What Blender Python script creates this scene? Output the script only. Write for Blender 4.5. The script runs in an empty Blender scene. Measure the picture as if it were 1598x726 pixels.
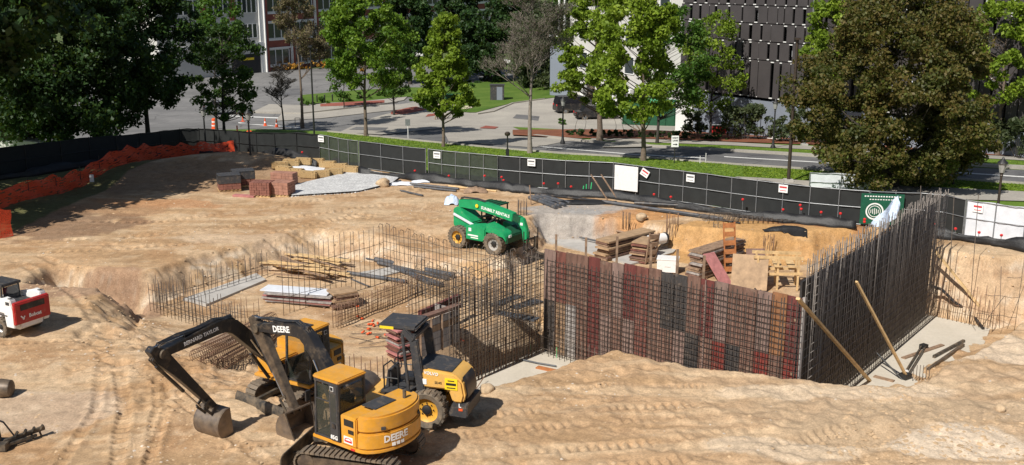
import bpy, bmesh, math, random
import numpy as np
from mathutils import Vector, Matrix
R = math.radians
rng = np.random.default_rng(7)
random.seed(11)
scene = bpy.context.scene
COL = scene.collection

# ------------------------------------------------------------------ camera
H = 12.9; FPX = 1650.0; CX = 799.0; CY = 363.0
TH = math.atan(413.0 / FPX); CT, ST = math.cos(TH), math.sin(TH)
cd = bpy.data.cameras.new('camera'); cam = bpy.data.objects.new('camera', cd); COL.objects.link(cam)
cam.location = (0, 0, H); cam.rotation_euler = (math.pi/2 - TH, 0, 0)
cd.sensor_width = 36; cd.lens = 36*FPX/1598; cd.clip_end = 3000; cd.clip_start = .5
scene.camera = cam

def ray(px, py):
    u = (px-CX)/FPX; v = (CY-py)/FPX
    return (u, CT + v*ST, -ST + v*CT)
def P(px, py, z=0.0):
    r = ray(px, py); t = (z-H)/r[2]
    return Vector((r[0]*t, r[1]*t, z))
Y0, Y1, SL = 70.0, 110.0, .075
def gz(y):
    return -SL*(np.clip(y, Y0, Y1)-Y0)
def G(px, py):
    """point of the street side ground seen at a pixel (the ground falls away gently behind the site)"""
    r = ray(px, py); k = r[2]/r[1]
    y = -H/k
    if y > Y0:
        y = (SL*Y0 - H)/(k+SL) if (k+SL) < 0 else 1e9
        if y > Y1: y = (-SL*(Y1-Y0)-H)/k
    return Vector((r[0]/r[1]*y, y, float(gz(y))))
def zat(y, py):
    v = (CY-py)/FPX
    return H + y*(v*CT-ST)/(CT+v*ST)
def PY(px, py, y):
    r = ray(px, py); t = y/r[1]
    return Vector((r[0]*t, y, H+r[2]*t))

# ------------------------------------------------------------------ noise
_L = rng.random((256, 256))
def vnoise(x, y):
    xi = np.floor(x).astype(int); yi = np.floor(y).astype(int)
    fx = x-xi; fy = y-yi; fx = fx*fx*(3-2*fx); fy = fy*fy*(3-2*fy)
    a = _L[xi & 255, yi & 255]; b = _L[(xi+1) & 255, yi & 255]
    c = _L[xi & 255, (yi+1) & 255]; d = _L[(xi+1) & 255, (yi+1) & 255]
    return (a*(1-fx)+b*fx)*(1-fy)+(c*(1-fx)+d*fx)*fy*1.0
def fbm(x, y, s, o=4, g=.5):
    t = 0; a = 1; n = 0
    for i in range(o):
        t = t+a*(vnoise(x/s+17.3*i, y/s+5.1*i)-.5)*2; n += a; a *= g; s /= 2.03
    return t/n
def sstep(a, b, x):
    t = np.clip((x-a)/(b-a), 0, 1); return t*t*(3-2*t)

# ------------------------------------------------------------------ object helpers
def tag(o, label=None, cat=None, group=None, kind=None):
    if label: o['label'] = label
    if cat: o['category'] = cat
    if group: o['group'] = group
    if kind: o['kind'] = kind
    return o
def thing(name, label, cat, loc=(0, 0, 0), rz=0, group=None):
    o = bpy.data.objects.new(name, None); COL.objects.link(o)
    o.location = loc; o.rotation_euler = (0, 0, rz); o.empty_display_size = .2
    return tag(o, label, cat, group)
def copy_tree(o, parent=None):
    c = o.copy(); COL.objects.link(c); c.parent = parent
    if parent is not None: c.matrix_parent_inverse = o.matrix_parent_inverse.copy()
    for ch in list(o.children): copy_tree(ch, c)
    return c

class MB:
    def __init__(s): s.v = []; s.f = []; s.n = 0
    def add(s, vs, fs):
        b = len(s.v); s.v += [tuple(v) for v in vs]; s.f += [tuple(b+i for i in f) for f in fs]; return s
    def box(s, c, d, rz=0, ry=0, rx=0):
        M = Matrix.Rotation(rz, 3, 'Z') @ Matrix.Rotation(ry, 3, 'Y') @ Matrix.Rotation(rx, 3, 'X')
        c = Vector(c); vs = [c + M @ Vector((x*d[0]/2, y*d[1]/2, z*d[2]/2)) for x in (-1, 1) for y in (-1, 1) for z in (-1, 1)]
        return s.add(vs, [(0, 1, 3, 2), (4, 6, 7, 5), (0, 4, 5, 1), (2, 3, 7, 6), (0, 2, 6, 4), (1, 5, 7, 3)])
    def bar(s, p, q, w, h, up=(0, 0, 1)):
        p = Vector(p); q = Vector(q); d = (q-p).normalized(); u = Vector(up)
        if abs(d.dot(u)) > .99: u = Vector((1, 0, 0))
        r = d.cross(u).normalized(); u = r.cross(d).normalized()
        vs = [e + r*(a*w/2) + u*(b*h/2) for e in (p, q) for a, b in ((-1, -1), (1, -1), (1, 1), (-1, 1))]
        return s.add(vs, [(3, 2, 1, 0), (4, 5, 6, 7), (0, 1, 5, 4), (1, 2, 6, 5), (2, 3, 7, 6), (3, 0, 4, 7)])
    def tube(s, p, q, r, n=6, r2=None, cap=True):
        p = Vector(p); q = Vector(q); d = (q-p)
        if d.length < 1e-6: return s
        d.normalize(); u = Vector((0, 0, 1)) if abs(d.z) < .9 else Vector((1, 0, 0))
        a = d.cross(u).normalized(); b = d.cross(a).normalized(); r2 = r if r2 is None else r2
        vs = []
        for e, rr in ((p, r), (q, r2)):
            for i in range(n):
                t = 2*math.pi*i/n; vs.append(e + a*(math.cos(t)*rr) + b*(math.sin(t)*rr))
        fs = [(i, (i+1) % n, n+(i+1) % n, n+i) for i in range(n)]
        if cap: fs += [tuple(range(n-1, -1, -1)), tuple(range(n, 2*n))]
        return s.add(vs, fs)
    def path(s, pts, r, n=6):
        for i in range(len(pts)-1):
            rr = r[i] if isinstance(r, (list, tuple)) else r
            r2 = r[i+1] if isinstance(r, (list, tuple)) else r
            s.tube(pts[i], pts[i+1], rr, n, r2, cap=(i in (0, len(pts)-2)))
        return s
    def prism(s, poly, y0, y1, axis='y'):
        n = len(poly)
        def mp(a, b, c):
            return (a, c, b) if axis == 'y' else ((a, b, c) if axis == 'z' else (c, a, b))
        vs = [mp(a, b, y0) for a, b in poly]+[mp(a, b, y1) for a, b in poly]
        fs = [tuple(range(n)), tuple(range(2*n-1, n-1, -1))]+[(i, n+i, n+(i+1) % n, (i+1) % n) for i in range(n)]
        return s.add(vs, fs)
    def quad(s, a, b, c, d): return s.add([a, b, c, d], [(0, 1, 2, 3)])
    def lathe(s, prof, c=(0, 0, 0), n=16, axis='z', ring=False):
        c = Vector(c); vs = []
        for r, h in prof:
            for i in range(n):
                t = 2*math.pi*i/n; x, y = math.cos(t)*r, math.sin(t)*r
                p = (x, y, h) if axis == 'z' else ((x, h, y) if axis == 'y' else (h, x, y))
                vs.append(c+Vector(p))
        m = len(prof); fs = [(k*n+i, k*n+(i+1) % n, (k+1)*n+(i+1) % n, (k+1)*n+i) for k in range(m-1) for i in range(n)]
        if ring: fs += [((m-1)*n+i, (m-1)*n+(i+1) % n, (i+1) % n, i) for i in range(n)]
        else: fs += [tuple(range(n-1, -1, -1)), tuple((m-1)*n+i for i in range(n))]
        return s.add(vs, fs)
    def xf(s, M):
        s.v = [tuple(M @ Vector(v)) for v in s.v]; return s
    def build(s, name, mat, parent=None, bevel=0, smooth=38, label=None):
        me = bpy.data.meshes.new(name); me.from_pydata(s.v, [], s.f); 
        bm = bmesh.new(); bm.from_mesh(me); bmesh.ops.recalc_face_normals(bm, faces=bm.faces)
        if bevel:
            es = [e for e in bm.edges if len(e.link_faces) == 2 and e.calc_face_angle(0) > R(35)]
            bmesh.ops.bevel(bm, geom=es, offset=bevel, segments=2, affect='EDGES', clamp_overlap=True)
        bm.to_mesh(me); bm.free()
        if smooth: me.shade_smooth(); me.set_sharp_from_angle(angle=R(smooth))
        me.materials.append(mat)
        o = bpy.data.objects.new(name, me); COL.objects.link(o); o.parent = parent
        if label: o['label'] = label
        return o

def npmesh(name, V, F, mat, parent=None, attrs=None, smooth=False):
    V = np.asarray(V, dtype=np.float32); F = np.asarray(F, dtype=np.int32)
    me = bpy.data.meshes.new(name); n, k = F.shape
    me.vertices.add(len(V)); me.vertices.foreach_set('co', V.ravel())
    me.loops.add(n*k); me.loops.foreach_set('vertex_index', F.ravel())
    me.polygons.add(n); me.polygons.foreach_set('loop_start', np.arange(0, n*k, k, dtype=np.int32))
    try: me.polygons.foreach_set('loop_total', np.full(n, k, dtype=np.int32))
    except Exception: pass
    if smooth: me.polygons.foreach_set('use_smooth', np.ones(n, dtype=bool))
    me.update(calc_edges=True)
    if attrs:
        for an, (dom, typ, dat) in attrs.items():
            a = me.attributes.new(an, typ, dom)
            a.data.foreach_set('value' if typ == 'FLOAT' else ('color' if 'COLOR' in typ else 'vector'), np.asarray(dat, dtype=np.float32).ravel())
    me.materials.append(mat)
    o = bpy.data.objects.new(name, me); COL.objects.link(o); o.parent = parent
    return o

# ------------------------------------------------------------------ materials
def newmat(name):
    m = bpy.data.materials.new(name); m.use_nodes = True
    nt = m.node_tree; b = nt.nodes['Principled BSDF']; return m, nt, b
def N(nt, t, **kw):
    n = nt.nodes.new(t)
    for k, v in kw.items():
        if k in n.inputs: n.inputs[k].default_value = v
        else: setattr(n, k, v)
    return n
def mix(nt, fac, a, b, mode='MIX'):
    n = nt.nodes.new('ShaderNodeMix'); n.data_type = 'RGBA'; n.blend_type = mode
    if isinstance(fac, (int, float)): n.inputs[0].default_value = fac
    else: nt.links.new(fac, n.inputs[0])
    for s, i in ((a, 6), (b, 7)):
        if isinstance(s, tuple): n.inputs[i].default_value = (*s[:3], 1)
        else: nt.links.new(s, n.inputs[i])
    return n.outputs[2]
def ramp(nt, src, pts):
    n = nt.nodes.new('ShaderNodeValToRGB'); e = n.color_ramp.elements
    while len(e) < len(pts): e.new(.5)
    for i, (p, c) in enumerate(pts):
        e[i].position = p; e[i].color = (c, c, c, 1) if isinstance(c, (int, float)) else (*c, 1)
    nt.links.new(src, n.inputs[0]); return n.outputs[0]
def noise(nt, scale, detail=5, rough=.6, vec=None):
    n = N(nt, 'ShaderNodeTexNoise', Scale=scale, Detail=detail, Roughness=rough)
    if vec is None:
        tc = N(nt, 'ShaderNodeTexCoord'); nt.links.new(tc.outputs['Object'], n.inputs['Vector'])
    else: nt.links.new(vec, n.inputs['Vector'])
    return n.outputs['Fac']
def bump(nt, b, h, st=.5, dist=.02):
    n = N(nt, 'ShaderNodeBump', Strength=st, Distance=dist); nt.links.new(h, n.inputs['Height']); nt.links.new(n.outputs[0], b.inputs['Normal'])
def simple(name, col, rough=.6, metal=0, var=.25, scale=6, dirt=0, dirtcol=(.34, .25, .16), bmp=0, spec=.5):
    """base colour with real mottling (wear) and optional dust patches"""
    m, nt, b = newmat(name)
    f = noise(nt, scale, 6, .65)
    c = mix(nt, ramp(nt, f, [(.3, 0.0), (.7, 1.0)]), tuple(x*(1-var) for x in col), tuple(min(1, x*(1+var)) for x in col))
    if dirt:
        g = ramp(nt, noise(nt, scale*.6+1.3, 8, .7), [(.62-dirt*.45, 0.0), (.75, 1.0)])
        mm = N(nt, 'ShaderNodeMath', operation='MULTIPLY'); nt.links.new(g, mm.inputs[0]); mm.inputs[1].default_value = min(.85, .35+dirt*.5)
        c = mix(nt, mm.outputs[0], c, dirtcol)
    nt.links.new(c, b.inputs['Base Color'])
    b.inputs['Roughness'].default_value = rough; b.inputs['Metallic'].default_value = metal
    b.inputs['Specular IOR Level'].default_value = spec
    if bmp: bump(nt, b, noise(nt, scale*6, 4), bmp, .02)
    return m
M = {}
M['yellow'] = simple('yellow_paint', (.66, .31, .03), .42, dirt=.38, var=.14, scale=3)
M['amber'] = simple('pale_yellow_paint', (.70, .40, .10), .45, dirt=.2, var=.1, scale=3)
M['black'] = simple('black_paint', (.022, .022, .024), .38, dirt=.22, var=.3, scale=3)
M['steelblack'] = simple('worn_black_steel', (.035, .033, .03), .5, dirt=.45, var=.3, scale=4)
M['charcoal'] = simple('charcoal_plastic', (.045, .045, .048), .55, dirt=.2, var=.2)
M['brownsteel'] = simple('brown_worn_steel', (.09, .07, .055), .5, .4, dirt=.5, var=.35, scale=5)
M['bucket'] = simple('scoured_bucket_steel', (.16, .13, .11), .45, .5, dirt=.6, var=.4, scale=4)
M['rubber'] = simple('tyre_rubber', (.06, .057, .052), .85, dirt=.75, var=.2, scale=6)
M['trackpad'] = simple('dusty_track_steel', (.10, .09, .08), .7, .2, dirt=.8, var=.3, scale=5)
M['green'] = simple('green_paint', (.012, .30, .11), .42, dirt=.05, var=.15, scale=3)
M['dkgreen'] = simple('dark_green', (.008, .07, .03), .6, var=.3)
M['rimyellow'] = simple('rim_yellow', (.66, .34, .04), .5, dirt=.1)
M['rimgrey'] = simple('rim_grey', (.35, .34, .32), .6, dirt=.5)
M['white'] = simple('white_paint', (.78, .77, .75), .45, dirt=.12, var=.05)
M['offwhite'] = simple('off_white_sheet', (.66, .68, .72), .6, var=.12, scale=2, bmp=.3)
M['red'] = simple('red_paint', (.42, .025, .025), .42, dirt=.15, var=.1)
M['hazardorange'] = simple('safety_orange', (.75, .10, .02), .6, var=.15)
M['chrome'] = simple('hydraulic_rod', (.6, .6, .6), .2, 1, var=.1)
M['decal'] = simple('white_decal', (.85, .85, .83), .5, var=.03)
M['decalyellow'] = simple('yellow_decal', (.85, .62, .02), .5, var=.05)
M['ink'] = simple('black_ink', (.02, .02, .02), .5, var=.05)
M['redink'] = simple('red_ink', (.6, .03, .03), .5, var=.05)
M['rebar'] = simple('dark_reinforcing_steel', (.115, .09, .072), .75, .2, var=.5, scale=3)
M['rebarrust'] = simple('rusty_reinforcing_steel', (.19, .11, .07), .8, .15, var=.5, scale=3)
M['pipe'] = simple('grey_black_pipe', (.07, .075, .085), .5, var=.35, scale=2, dirt=.2)
M['lumber'] = simple('new_lumber', (.58, .40, .20), .75, var=.3, scale=4)
M['oldlumber'] = simple('weathered_lumber', (.26, .17, .11), .8, var=.45, scale=5)
M['plywood'] = simple('plywood', (.36, .24, .14), .7, var=.3, scale=3)
M['cedar'] = simple('orange_brown_timber', (.40, .15, .05), .7, var=.3, scale=5)
M['darkpanel'] = simple('dark_form_face', (.035, .03, .028), .65, var=.6, scale=2.2)
M['screen'] = simple('black_windscreen_fabric', (.016, .018, .018), .8, var=.25, scale=2)
M['silt'] = simple('black_silt_fabric', (.012, .012, .013), .55, var=.4, scale=2, bmp=.8)
M['galv'] = simple('galvanised_steel', (.27, .28, .29), .5, .6, var=.2)
M['blackmetal'] = simple('black_iron', (.02, .02, .02), .5, var=.2)
M['bronze'] = simple('dark_bronze_pole', (.055, .04, .03), .5, .2, var=.2)
M['straw'] = simple('straw', (.44, .30, .14), .9, var=.5, scale=22, bmp=1)
M['rock'] = simple('pale_tan_rock', (.48, .35, .22), .9, var=.3, scale=5, bmp=.8)
M['signred'] = simple('red_sign', (.55, .04, .05), .6, var=.05)
M['flag'] = simple('red_flag', (.65, .03, .03), .6, var=.05)
M['pinkwrap'] = simple('pinkish_form_ply', (.42, .17, .16), .6, var=.25, scale=3)
M['concretegrey'] = simple('grey_concrete', (.42, .40, .37), .85, var=.18, scale=1.3, bmp=.3)
M['sticker'] = simple('neon_green_tape', (.05, .55, .2), .6, var=.05)
M['skin'] = simple('skin', (.35, .2, .14), .6, var=.05)
M['rustshirt'] = simple('rust_shirt', (.35, .06, .03), .8, var=.1)
M['darkcloth'] = simple('dark_cloth', (.04, .05, .05), .8, var=.1)
M['khaki'] = simple('khaki_cloth', (.3, .24, .15), .8, var=.1)
def glass(name, col=(.02, .03, .03), alpha=1):
    m, nt, b = newmat(name); b.inputs['Base Color'].default_value = (*col, 1); b.inputs['Roughness'].default_value = .08
    b.inputs['Specular IOR Level'].default_value = .8; b.inputs['Alpha'].default_value = alpha
    return m
M['glass'] = glass('tinted_glass', (.05, .06, .05), .38)
M['winglass'] = glass('window_glass', (.03, .04, .045))
M['carglass'] = glass('car_glass', (.02, .02, .025))
m, nt, b = newmat('orange_barrier_mesh')
f = noise(nt, 1.2, 5, .7)
nt.links.new(mix(nt, f, (.55, .035, .012), (.85, .11, .03)), b.inputs['Base Color']); b.inputs['Roughness'].default_value = .6
br = N(nt, 'ShaderNodeTexNoise', Scale=30.0); nt.links.new(ramp(nt, br.outputs['Fac'], [(.36, .15), (.44, .97)]), b.inputs['Alpha'])
M['orange_net'] = m
m, nt, b = newmat('clear_wrap'); b.inputs['Base Color'].default_value = (.5, .6, .75, 1); b.inputs['Roughness'].default_value = .25
bump(nt, b, noise(nt, 9, 4), 1, .05); M['wrap'] = m
# form panels
for nm, c in dict(fbrown=(.17, .095, .07), fred=(.16, .06, .045), fmaroon=(.13, .036, .03), fgrey=(.31, .28, .26), ftan=(.28, .18, .11), fblack=(.05, .044, .042), forange=(.26, .12, .055), fbright=(.20, .04, .03), fpale=(.22, .145, .12)).items():
    m, nt, b = newmat('form_ply_'+nm[1:])
    tc = N(nt, 'ShaderNodeTexCoord'); mp = N(nt, 'ShaderNodeMapping'); mp.inputs['Scale'].default_value = (3, 3, .5); nt.links.new(tc.outputs['Object'], mp.inputs[0])
    f = noise(nt, 1.6, 8, .75, mp.outputs[0]); g = noise(nt, 2.6, 6, .7)
    col = mix(nt, ramp(nt, f, [(.35, 0.0), (.68, 1.0)]), tuple(x*.6 for x in c), tuple(min(1, x*1.5) for x in c))
    col = mix(nt, ramp(nt, g, [(.54, 0.0), (.70, .5)]), col, (.30, .22, .16))
    nt.links.new(col, b.inputs['Base Color']); b.inputs['Roughness'].default_value = .6
    M[nm] = m

def leafmat(name, cols, trans=.35):
    m, nt, b = newmat(name)
    at = N(nt, 'ShaderNodeAttribute', attribute_name='tint')
    c = ramp(nt, at.outputs['Fac'], [(i/(len(cols)-1), c) for i, c in enumerate(cols)])
    nt.links.new(c, b.inputs['Base Color']); b.inputs['Roughness'].default_value = .55; b.inputs['Specular IOR Level'].default_value = .3
    tr = N(nt, 'ShaderNodeBsdfTranslucent'); nt.links.new(mix(nt, .5, c, (.25, .35, .03), 'MIX'), tr.inputs['Color'])
    ms = N(nt, 'ShaderNodeMixShader'); ms.inputs[0].default_value = trans
    nt.links.new(b.outputs[0], ms.inputs[1]); nt.links.new(tr.outputs[0], ms.inputs[2])
    nt.links.new(ms.outputs[0], nt.nodes['Material Output'].inputs['Surface'])
    return m
M['leaf_bright'] = leafmat('spring_leaves', [(.085, .14, .012), (.17, .26, .02), (.28, .37, .04)])
M['leaf_spring'] = leafmat('fresh_green_leaves', [(.055, .12, .012), (.11, .205, .018), (.19, .29, .03)])
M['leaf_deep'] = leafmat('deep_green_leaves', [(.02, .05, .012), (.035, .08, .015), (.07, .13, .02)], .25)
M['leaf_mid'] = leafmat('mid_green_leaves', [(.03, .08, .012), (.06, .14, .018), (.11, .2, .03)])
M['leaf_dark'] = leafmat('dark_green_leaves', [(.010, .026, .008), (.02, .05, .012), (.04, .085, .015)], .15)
M['leaf_brown'] = leafmat('bronze_leaves', [(.045, .058, .012), (.08, .082, .02), (.12, .085, .024), (.09, .12, .02)], .22)
M['leaf_olive'] = leafmat('olive_grey_leaves', [(.03, .045, .02), (.055, .075, .03), (.09, .1, .05)], .2)
M['leaf_bud'] = leafmat('tan_buds', [(.12, .09, .05), (.18, .14, .07), (.14, .15, .05)], .2)
M['leaf_gold'] = leafmat('golden_leaves', [(.3, .13, .02), (.45, .22, .03), (.5, .3, .05)], .2)
M['bark'] = simple('grey_brown_bark', (.16, .12, .09), .9, var=.35, scale=5, bmp=1)
M['barkdark'] = simple('dark_bark', (.05, .042, .035), .9, var=.35, scale=5, bmp=1)

M['rebarshade'] = simple('shade_lightened_steel', (.20, .175, .155), .7, .2, var=.4, scale=3)  # rebar copy lightened in colour to offset the shade on the dark wall
M['rebardark'] = simple('blackish_reinforcing_steel', (.055, .042, .034), .75, .2, var=.4, scale=3)

M['barkpale'] = simple('pale_grey_bark', (.25, .21, .18), .9, var=.3, scale=5, bmp=1)
# ------------------------------------------------------------------ site geometry
FA, FB = -3.0, -1.3
fence_px = [(-260, 330), (-60, 292), (0, 283), (100, 268), (200, 252), (300, 237), (368, 243), (430, 251), (500, 258), (560, 264), (660, 277), (777, 289), (870, 297), (958, 304), (1070, 318), (1160, 331), (1262, 345), (1352, 353), (1457, 357), (1501, 368), (1640, 391), (1900, 430)]
fence_w = [G(*p) for p in fence_px]
fwx = np.array([p.x for p in fence_w]); fwy = np.array([p.y for p in fence_w])
C3 = P(1239, 668, FA); L3 = P(848, 548, FA); R3 = P(1446, 494, FA); W3 = P(703, 607, FA)

def seg_d(X, Y, a, b):
    ax, ay = a; bx, by = b; dx, dy = bx-ax, by-ay; L2 = dx*dx+dy*dy+1e-9
    t = np.clip(((X-ax)*dx+(Y-ay)*dy)/L2, 0, 1)
    return np.hypot(X-ax-t*dx, Y-ay-t*dy), t*math.sqrt(L2)
def sdpoly(X, Y, poly):
    n = len(poly); d = np.full(X.shape, 1e9); ins = np.zeros(X.shape, bool)
    for i in range(n):
        a, b = poly[i], poly[(i+1) % n]
        dd, _ = seg_d(X, Y, a, b); d = np.minimum(d, dd)
        c = ((a[1] > Y) != (b[1] > Y)); ins ^= c & (X < (b[0]-a[0])*(Y-a[1])/(b[1]-a[1]+1e-12)+a[0])
    return np.where(ins, -d, d)
w2 = lambda px, z: (P(px[0], px[1], z).x, P(px[0], px[1], z).y)
crest = [P(*p) for p in [(600, 650), (690, 618), (760, 604), (850, 580), (925, 553), (965, 548), (1010, 556), (1100, 573), (1230, 588), (1330, 599), (1410, 598), (1450, 582), (1510, 548), (1598, 497), (1700, 450)]]
cxs = np.array([p.x for p in crest]); cys = np.array([p.y for p in crest])
e3 = lambda p, dx=0, dy=0: (p.x+dx, p.y+dy)
polyA = [e3(L3, -.1, .25), e3(C3, -.15, .3), e3(R3, .1, .5), w2((1545, 512), FA), (24, 46), (26, 20), (-1.2, 20), (-2.9, 33.0), e3(W3, -.3, .2)]
polyB = [w2(p, FB) for p in [(238, 482), (300, 455), (420, 424), (500, 404), (570, 408), (640, 428), (740, 436), (800, 436), (838, 400), (852, 375), (950, 379), (1000, 383), (1060, 392), (1200, 407), (1320, 400), (1400, 398)]] + [e3(R3, -.35, .3), e3(C3, -.35, .25), e3(L3, -.3, .1), e3(W3, -.35, .1), (-3.1, 34), (-3.6, 30), (-7, 30), (-13.5, 34), (-14.6, 39.5)]
nearB = [w2(p, FB) for p in [(238, 486), (350, 530), (540, 574), (700, 618)]]
nbx = np.array([p[0] for p in nearB]); nby = np.array([p[1] for p in nearB])
hole = w2((140, 432), 0)
tele = w2((755, 395), -.6)

# wheel / track runs on the dirt, as pixel polylines (z = 0)
tracks = [([(690, 655), (860, 640), (1100, 632), (1200, 628)], .5, .17), ([(720, 680), (900, 662), (1120, 648), (1260, 632)], .5, .17),
          ([(740, 626), (860, 612), (960, 600), (1180, 606)], .35, .12),
          ([(700, 712), (900, 700), (1040, 690), (1180, 662)], .45, .17), ([(690, 740), (900, 735), (1100, 712), (1250, 680), (1420, 640), (1598, 590)], .5, .17),
          ([(60, 396), (150, 440), (215, 500), (240, 560), (252, 620), (235, 726)], .45, .2), ([(20, 405), (105, 450), (160, 510), (186, 570), (195, 640), (180, 740)], .45, .2),
          ([(0, 540), (120, 530), (200, 560), (300, 640), (420, 726)], .4, .2), ([(90, 726), (150, 640), (160, 560), (130, 470), (60, 430)], .35, .25),
          ([(0, 380), (150, 372), (300, 362), (450, 340), (620, 318), (700, 330)], .5, .25), ([(0, 396), (150, 390), (300, 380), (430, 362), (560, 335), (690, 345)], .5, .25),
          ([(100, 350), (260, 345), (400, 325), (560, 305)], .5, .25), ([(1180, 726), (1300, 690), (1420, 655), (1598, 610)], .5, .2),
          ([(230, 726), (262, 640), (258, 560), (225, 490), (150, 425)], .3, .15), ([(290, 726), (330, 700), (520, 690)], .3, .15),
          ([(1290, 612), (1420, 625), (1520, 600), (1598, 560)], .4, .17), ([(480, 352), (560, 338), (640, 350), (700, 372)], .4, .2)]
tracks_w = [([w2(q, 0) for q in t], w, s) for t, w, s in tracks]

def hfun(X, Y):
    X = np.asarray(X, float); Y = np.asarray(Y, float)
    fy = np.interp(X, fwx, fwy)
    site = sstep(1.2, -.3, Y-fy)*sstep(60, 40, np.abs(X))
    g = gz(Y)
    n = .10*fbm(X, Y, 6, 3)+.03*fbm(X+50, Y, 1.5, 3)+.02*fbm(X, Y+90, .4, 3)+.025*fbm(X*.22+Y*.03, Y*1.3, .8, 4)
    rough = fbm(X+9, Y-30, 3.2, 3)
    n = n+.12*sstep(.2, .55, rough)*fbm(X, Y, .33, 3)
    # berm under the orange net, crest mound, spoil heaps in the right foreground
    def bumpf(px, z, rx, ry, h, rot=0):
        cx, cy = w2(px, z); dx = X-cx; dy = Y-cy
        u = dx*math.cos(rot)+dy*math.sin(rot); v = -dx*math.sin(rot)+dy*math.cos(rot)
        return h*np.exp(-(u/rx)**2-(v/ry)**2)
    n = n+bumpf((190, 275), 0, 9, 3.2, .5, .35)+bumpf((330, 262), 0, 5, 3, .35)+bumpf((20, 330), 0, 5, 4, .5)+bumpf((400, 258), 0, 4, 2, .5)
    n = n+bumpf((965, 565), 0, 2.2, 1.3, .35)+bumpf((760, 612), 0, 1.3, .7, .25)
    lump = 1+.35*fbm(X, Y, .6, 4)
    n = n+(bumpf((1240, 640), 0, 3.2, .55, .38, .22)+bumpf((1400, 618), 0, 3.6, .7, .35, .3)+bumpf((1490, 672), 0, 1.3, .8, .75, .1)+bumpf((1350, 712), 0, 2.6, .6, .3, .1)+bumpf((1140, 700), 0, 1.2, .8, .28)+bumpf((1590, 650), 0, 2, 2, .5)+bumpf((1560, 560), 0, 2.4, 1.1, .5, .5))*lump
    n = n-bumpf((1350, 676), 0, 2.2, .6, .35, .2)+bumpf((1620, 530), 0, 3.0, 1.6, .5, .5)
    n = n-.22*sstep(-8, -16, X)*sstep(34, 24, Y)
    # tracks
    tr = 0
    for pts, w, stp in tracks_w:
        best = np.full(X.shape, 9.0); s = np.zeros(X.shape); acc = 0
        bb = (X > min(p[0] for p in pts)-2) & (X < max(p[0] for p in pts)+2) & (Y > min(p[1] for p in pts)-2) & (Y < max(p[1] for p in pts)+2)
        if not bb.any(): continue
        xs, ys = X[bb], Y[bb]; bd = np.full(xs.shape, 9.0); bs = np.zeros(xs.shape)
        for i in range(len(pts)-1):
            d, t = seg_d(xs, ys, pts[i], pts[i+1]); mm = d < bd; bd = np.where(mm, d, bd); bs = np.where(mm, t+acc, bs)
            acc += math.hypot(pts[i+1][0]-pts[i][0], pts[i+1][1]-pts[i][1])
        wob = w/2*(1+.2*fbm(xs, ys, .9, 2))
        band = sstep(wob, wob*.75, bd); rim = np.exp(-((bd-wob*1.15)/(.09))**2)
        keep = sstep(-.5, -.05, fbm(xs+33, ys, 2.2, 2))
        dz = (-.045*band+.03*rim+.04*band*np.tanh(3*np.sin(bs*2*math.pi/(stp*1.7)+1.2*np.abs(bd/max(w, .1)))))*keep
        best2 = np.zeros(X.shape); best2[bb] = dz; tr = tr+best2
    n = n+tr
    # ground around the telehandler is lower
    g = g+n*site
    g = g-.6*np.exp(-((X-tele[0])/5.5)**2-((Y-tele[1])/3.2)**4)*site
    j = .34*fbm(X, Y, 2.2, 3)+.05*fbm(X, Y+7, .35, 3)
    sdA = sdpoly(X, Y, polyA)+j*.6; sdB = sdpoly(X, Y, polyB)+j
    yc = np.interp(X, cxs, cys); wA = 1.6+4.4*sstep(10.2, 13.5, X)
    tA = (Y-yc)/wA+.25*j+.05
    hA = np.maximum(FA+2.6*np.maximum(0, sdA), FA*(1-(1-np.clip(tA, 0, 1))**(1+1.5*sstep(10.2, 13.5, X))))
    ybf = np.interp(X, nbx, nby); tB = (Y-(ybf-7))/7
    slB = 2.4-1.35*sstep(4, -2, X)-.3*sstep(-12, -16, X)*sstep(46, 40, Y)
    hB = np.maximum(FB+slB*np.maximum(0, sdB), np.where(X > 1, FB, FB*sstep(0, 1, tB)))
    bk = sstep(0, .3, hB-FB)*sstep(.5, 0, hB)
    hB = hB+.05*n+.05*fbm(X, Y, .9, 3)+bk*(.30*fbm(X*.6, Y*1.6, .8, 4)+.10*fbm(X, Y, .22, 3)); hB = hB-.22*sstep(.04, .12, sdB)*sstep(.6, .3, sdB)*sstep(-.2, .2, fbm(X-9, Y, 2.5, 3))*sstep(2, -1, X)
    # second, lower bench line in the back left bank
    flA = (hA <= FA+.01); hA = np.where(flA, FA-.02, hA+.12*fbm(X, Y, .5, 3))
    h = np.minimum(g, np.minimum(hA, hB))
    dx = (X-hole[0]); dy = (Y-hole[1])
    h = h-1.7*np.exp(-((dx/2.3)**8+((dy+.25*dx)/1.25)**8)) - .4*np.exp(-(((dx-1.6)/.5)**6+((dy+.6)/1.5)**6))
    return h
def ground(x, y): return float(hfun(np.array([x]), np.array([y]))[0])
def S(px, py, it=8):
    """point of the modelled dirt seen at a pixel"""
    r = ray(px, py); z = 0.0
    for i in range(it):
        t = (z-H)/r[2]; x, y = r[0]*t, r[1]*t; z = .5*z+.5*ground(x, y)
    t = (z-H)/r[2]; return Vector((r[0]*t, r[1]*t, ground(r[0]*t, r[1]*t)))

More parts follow.
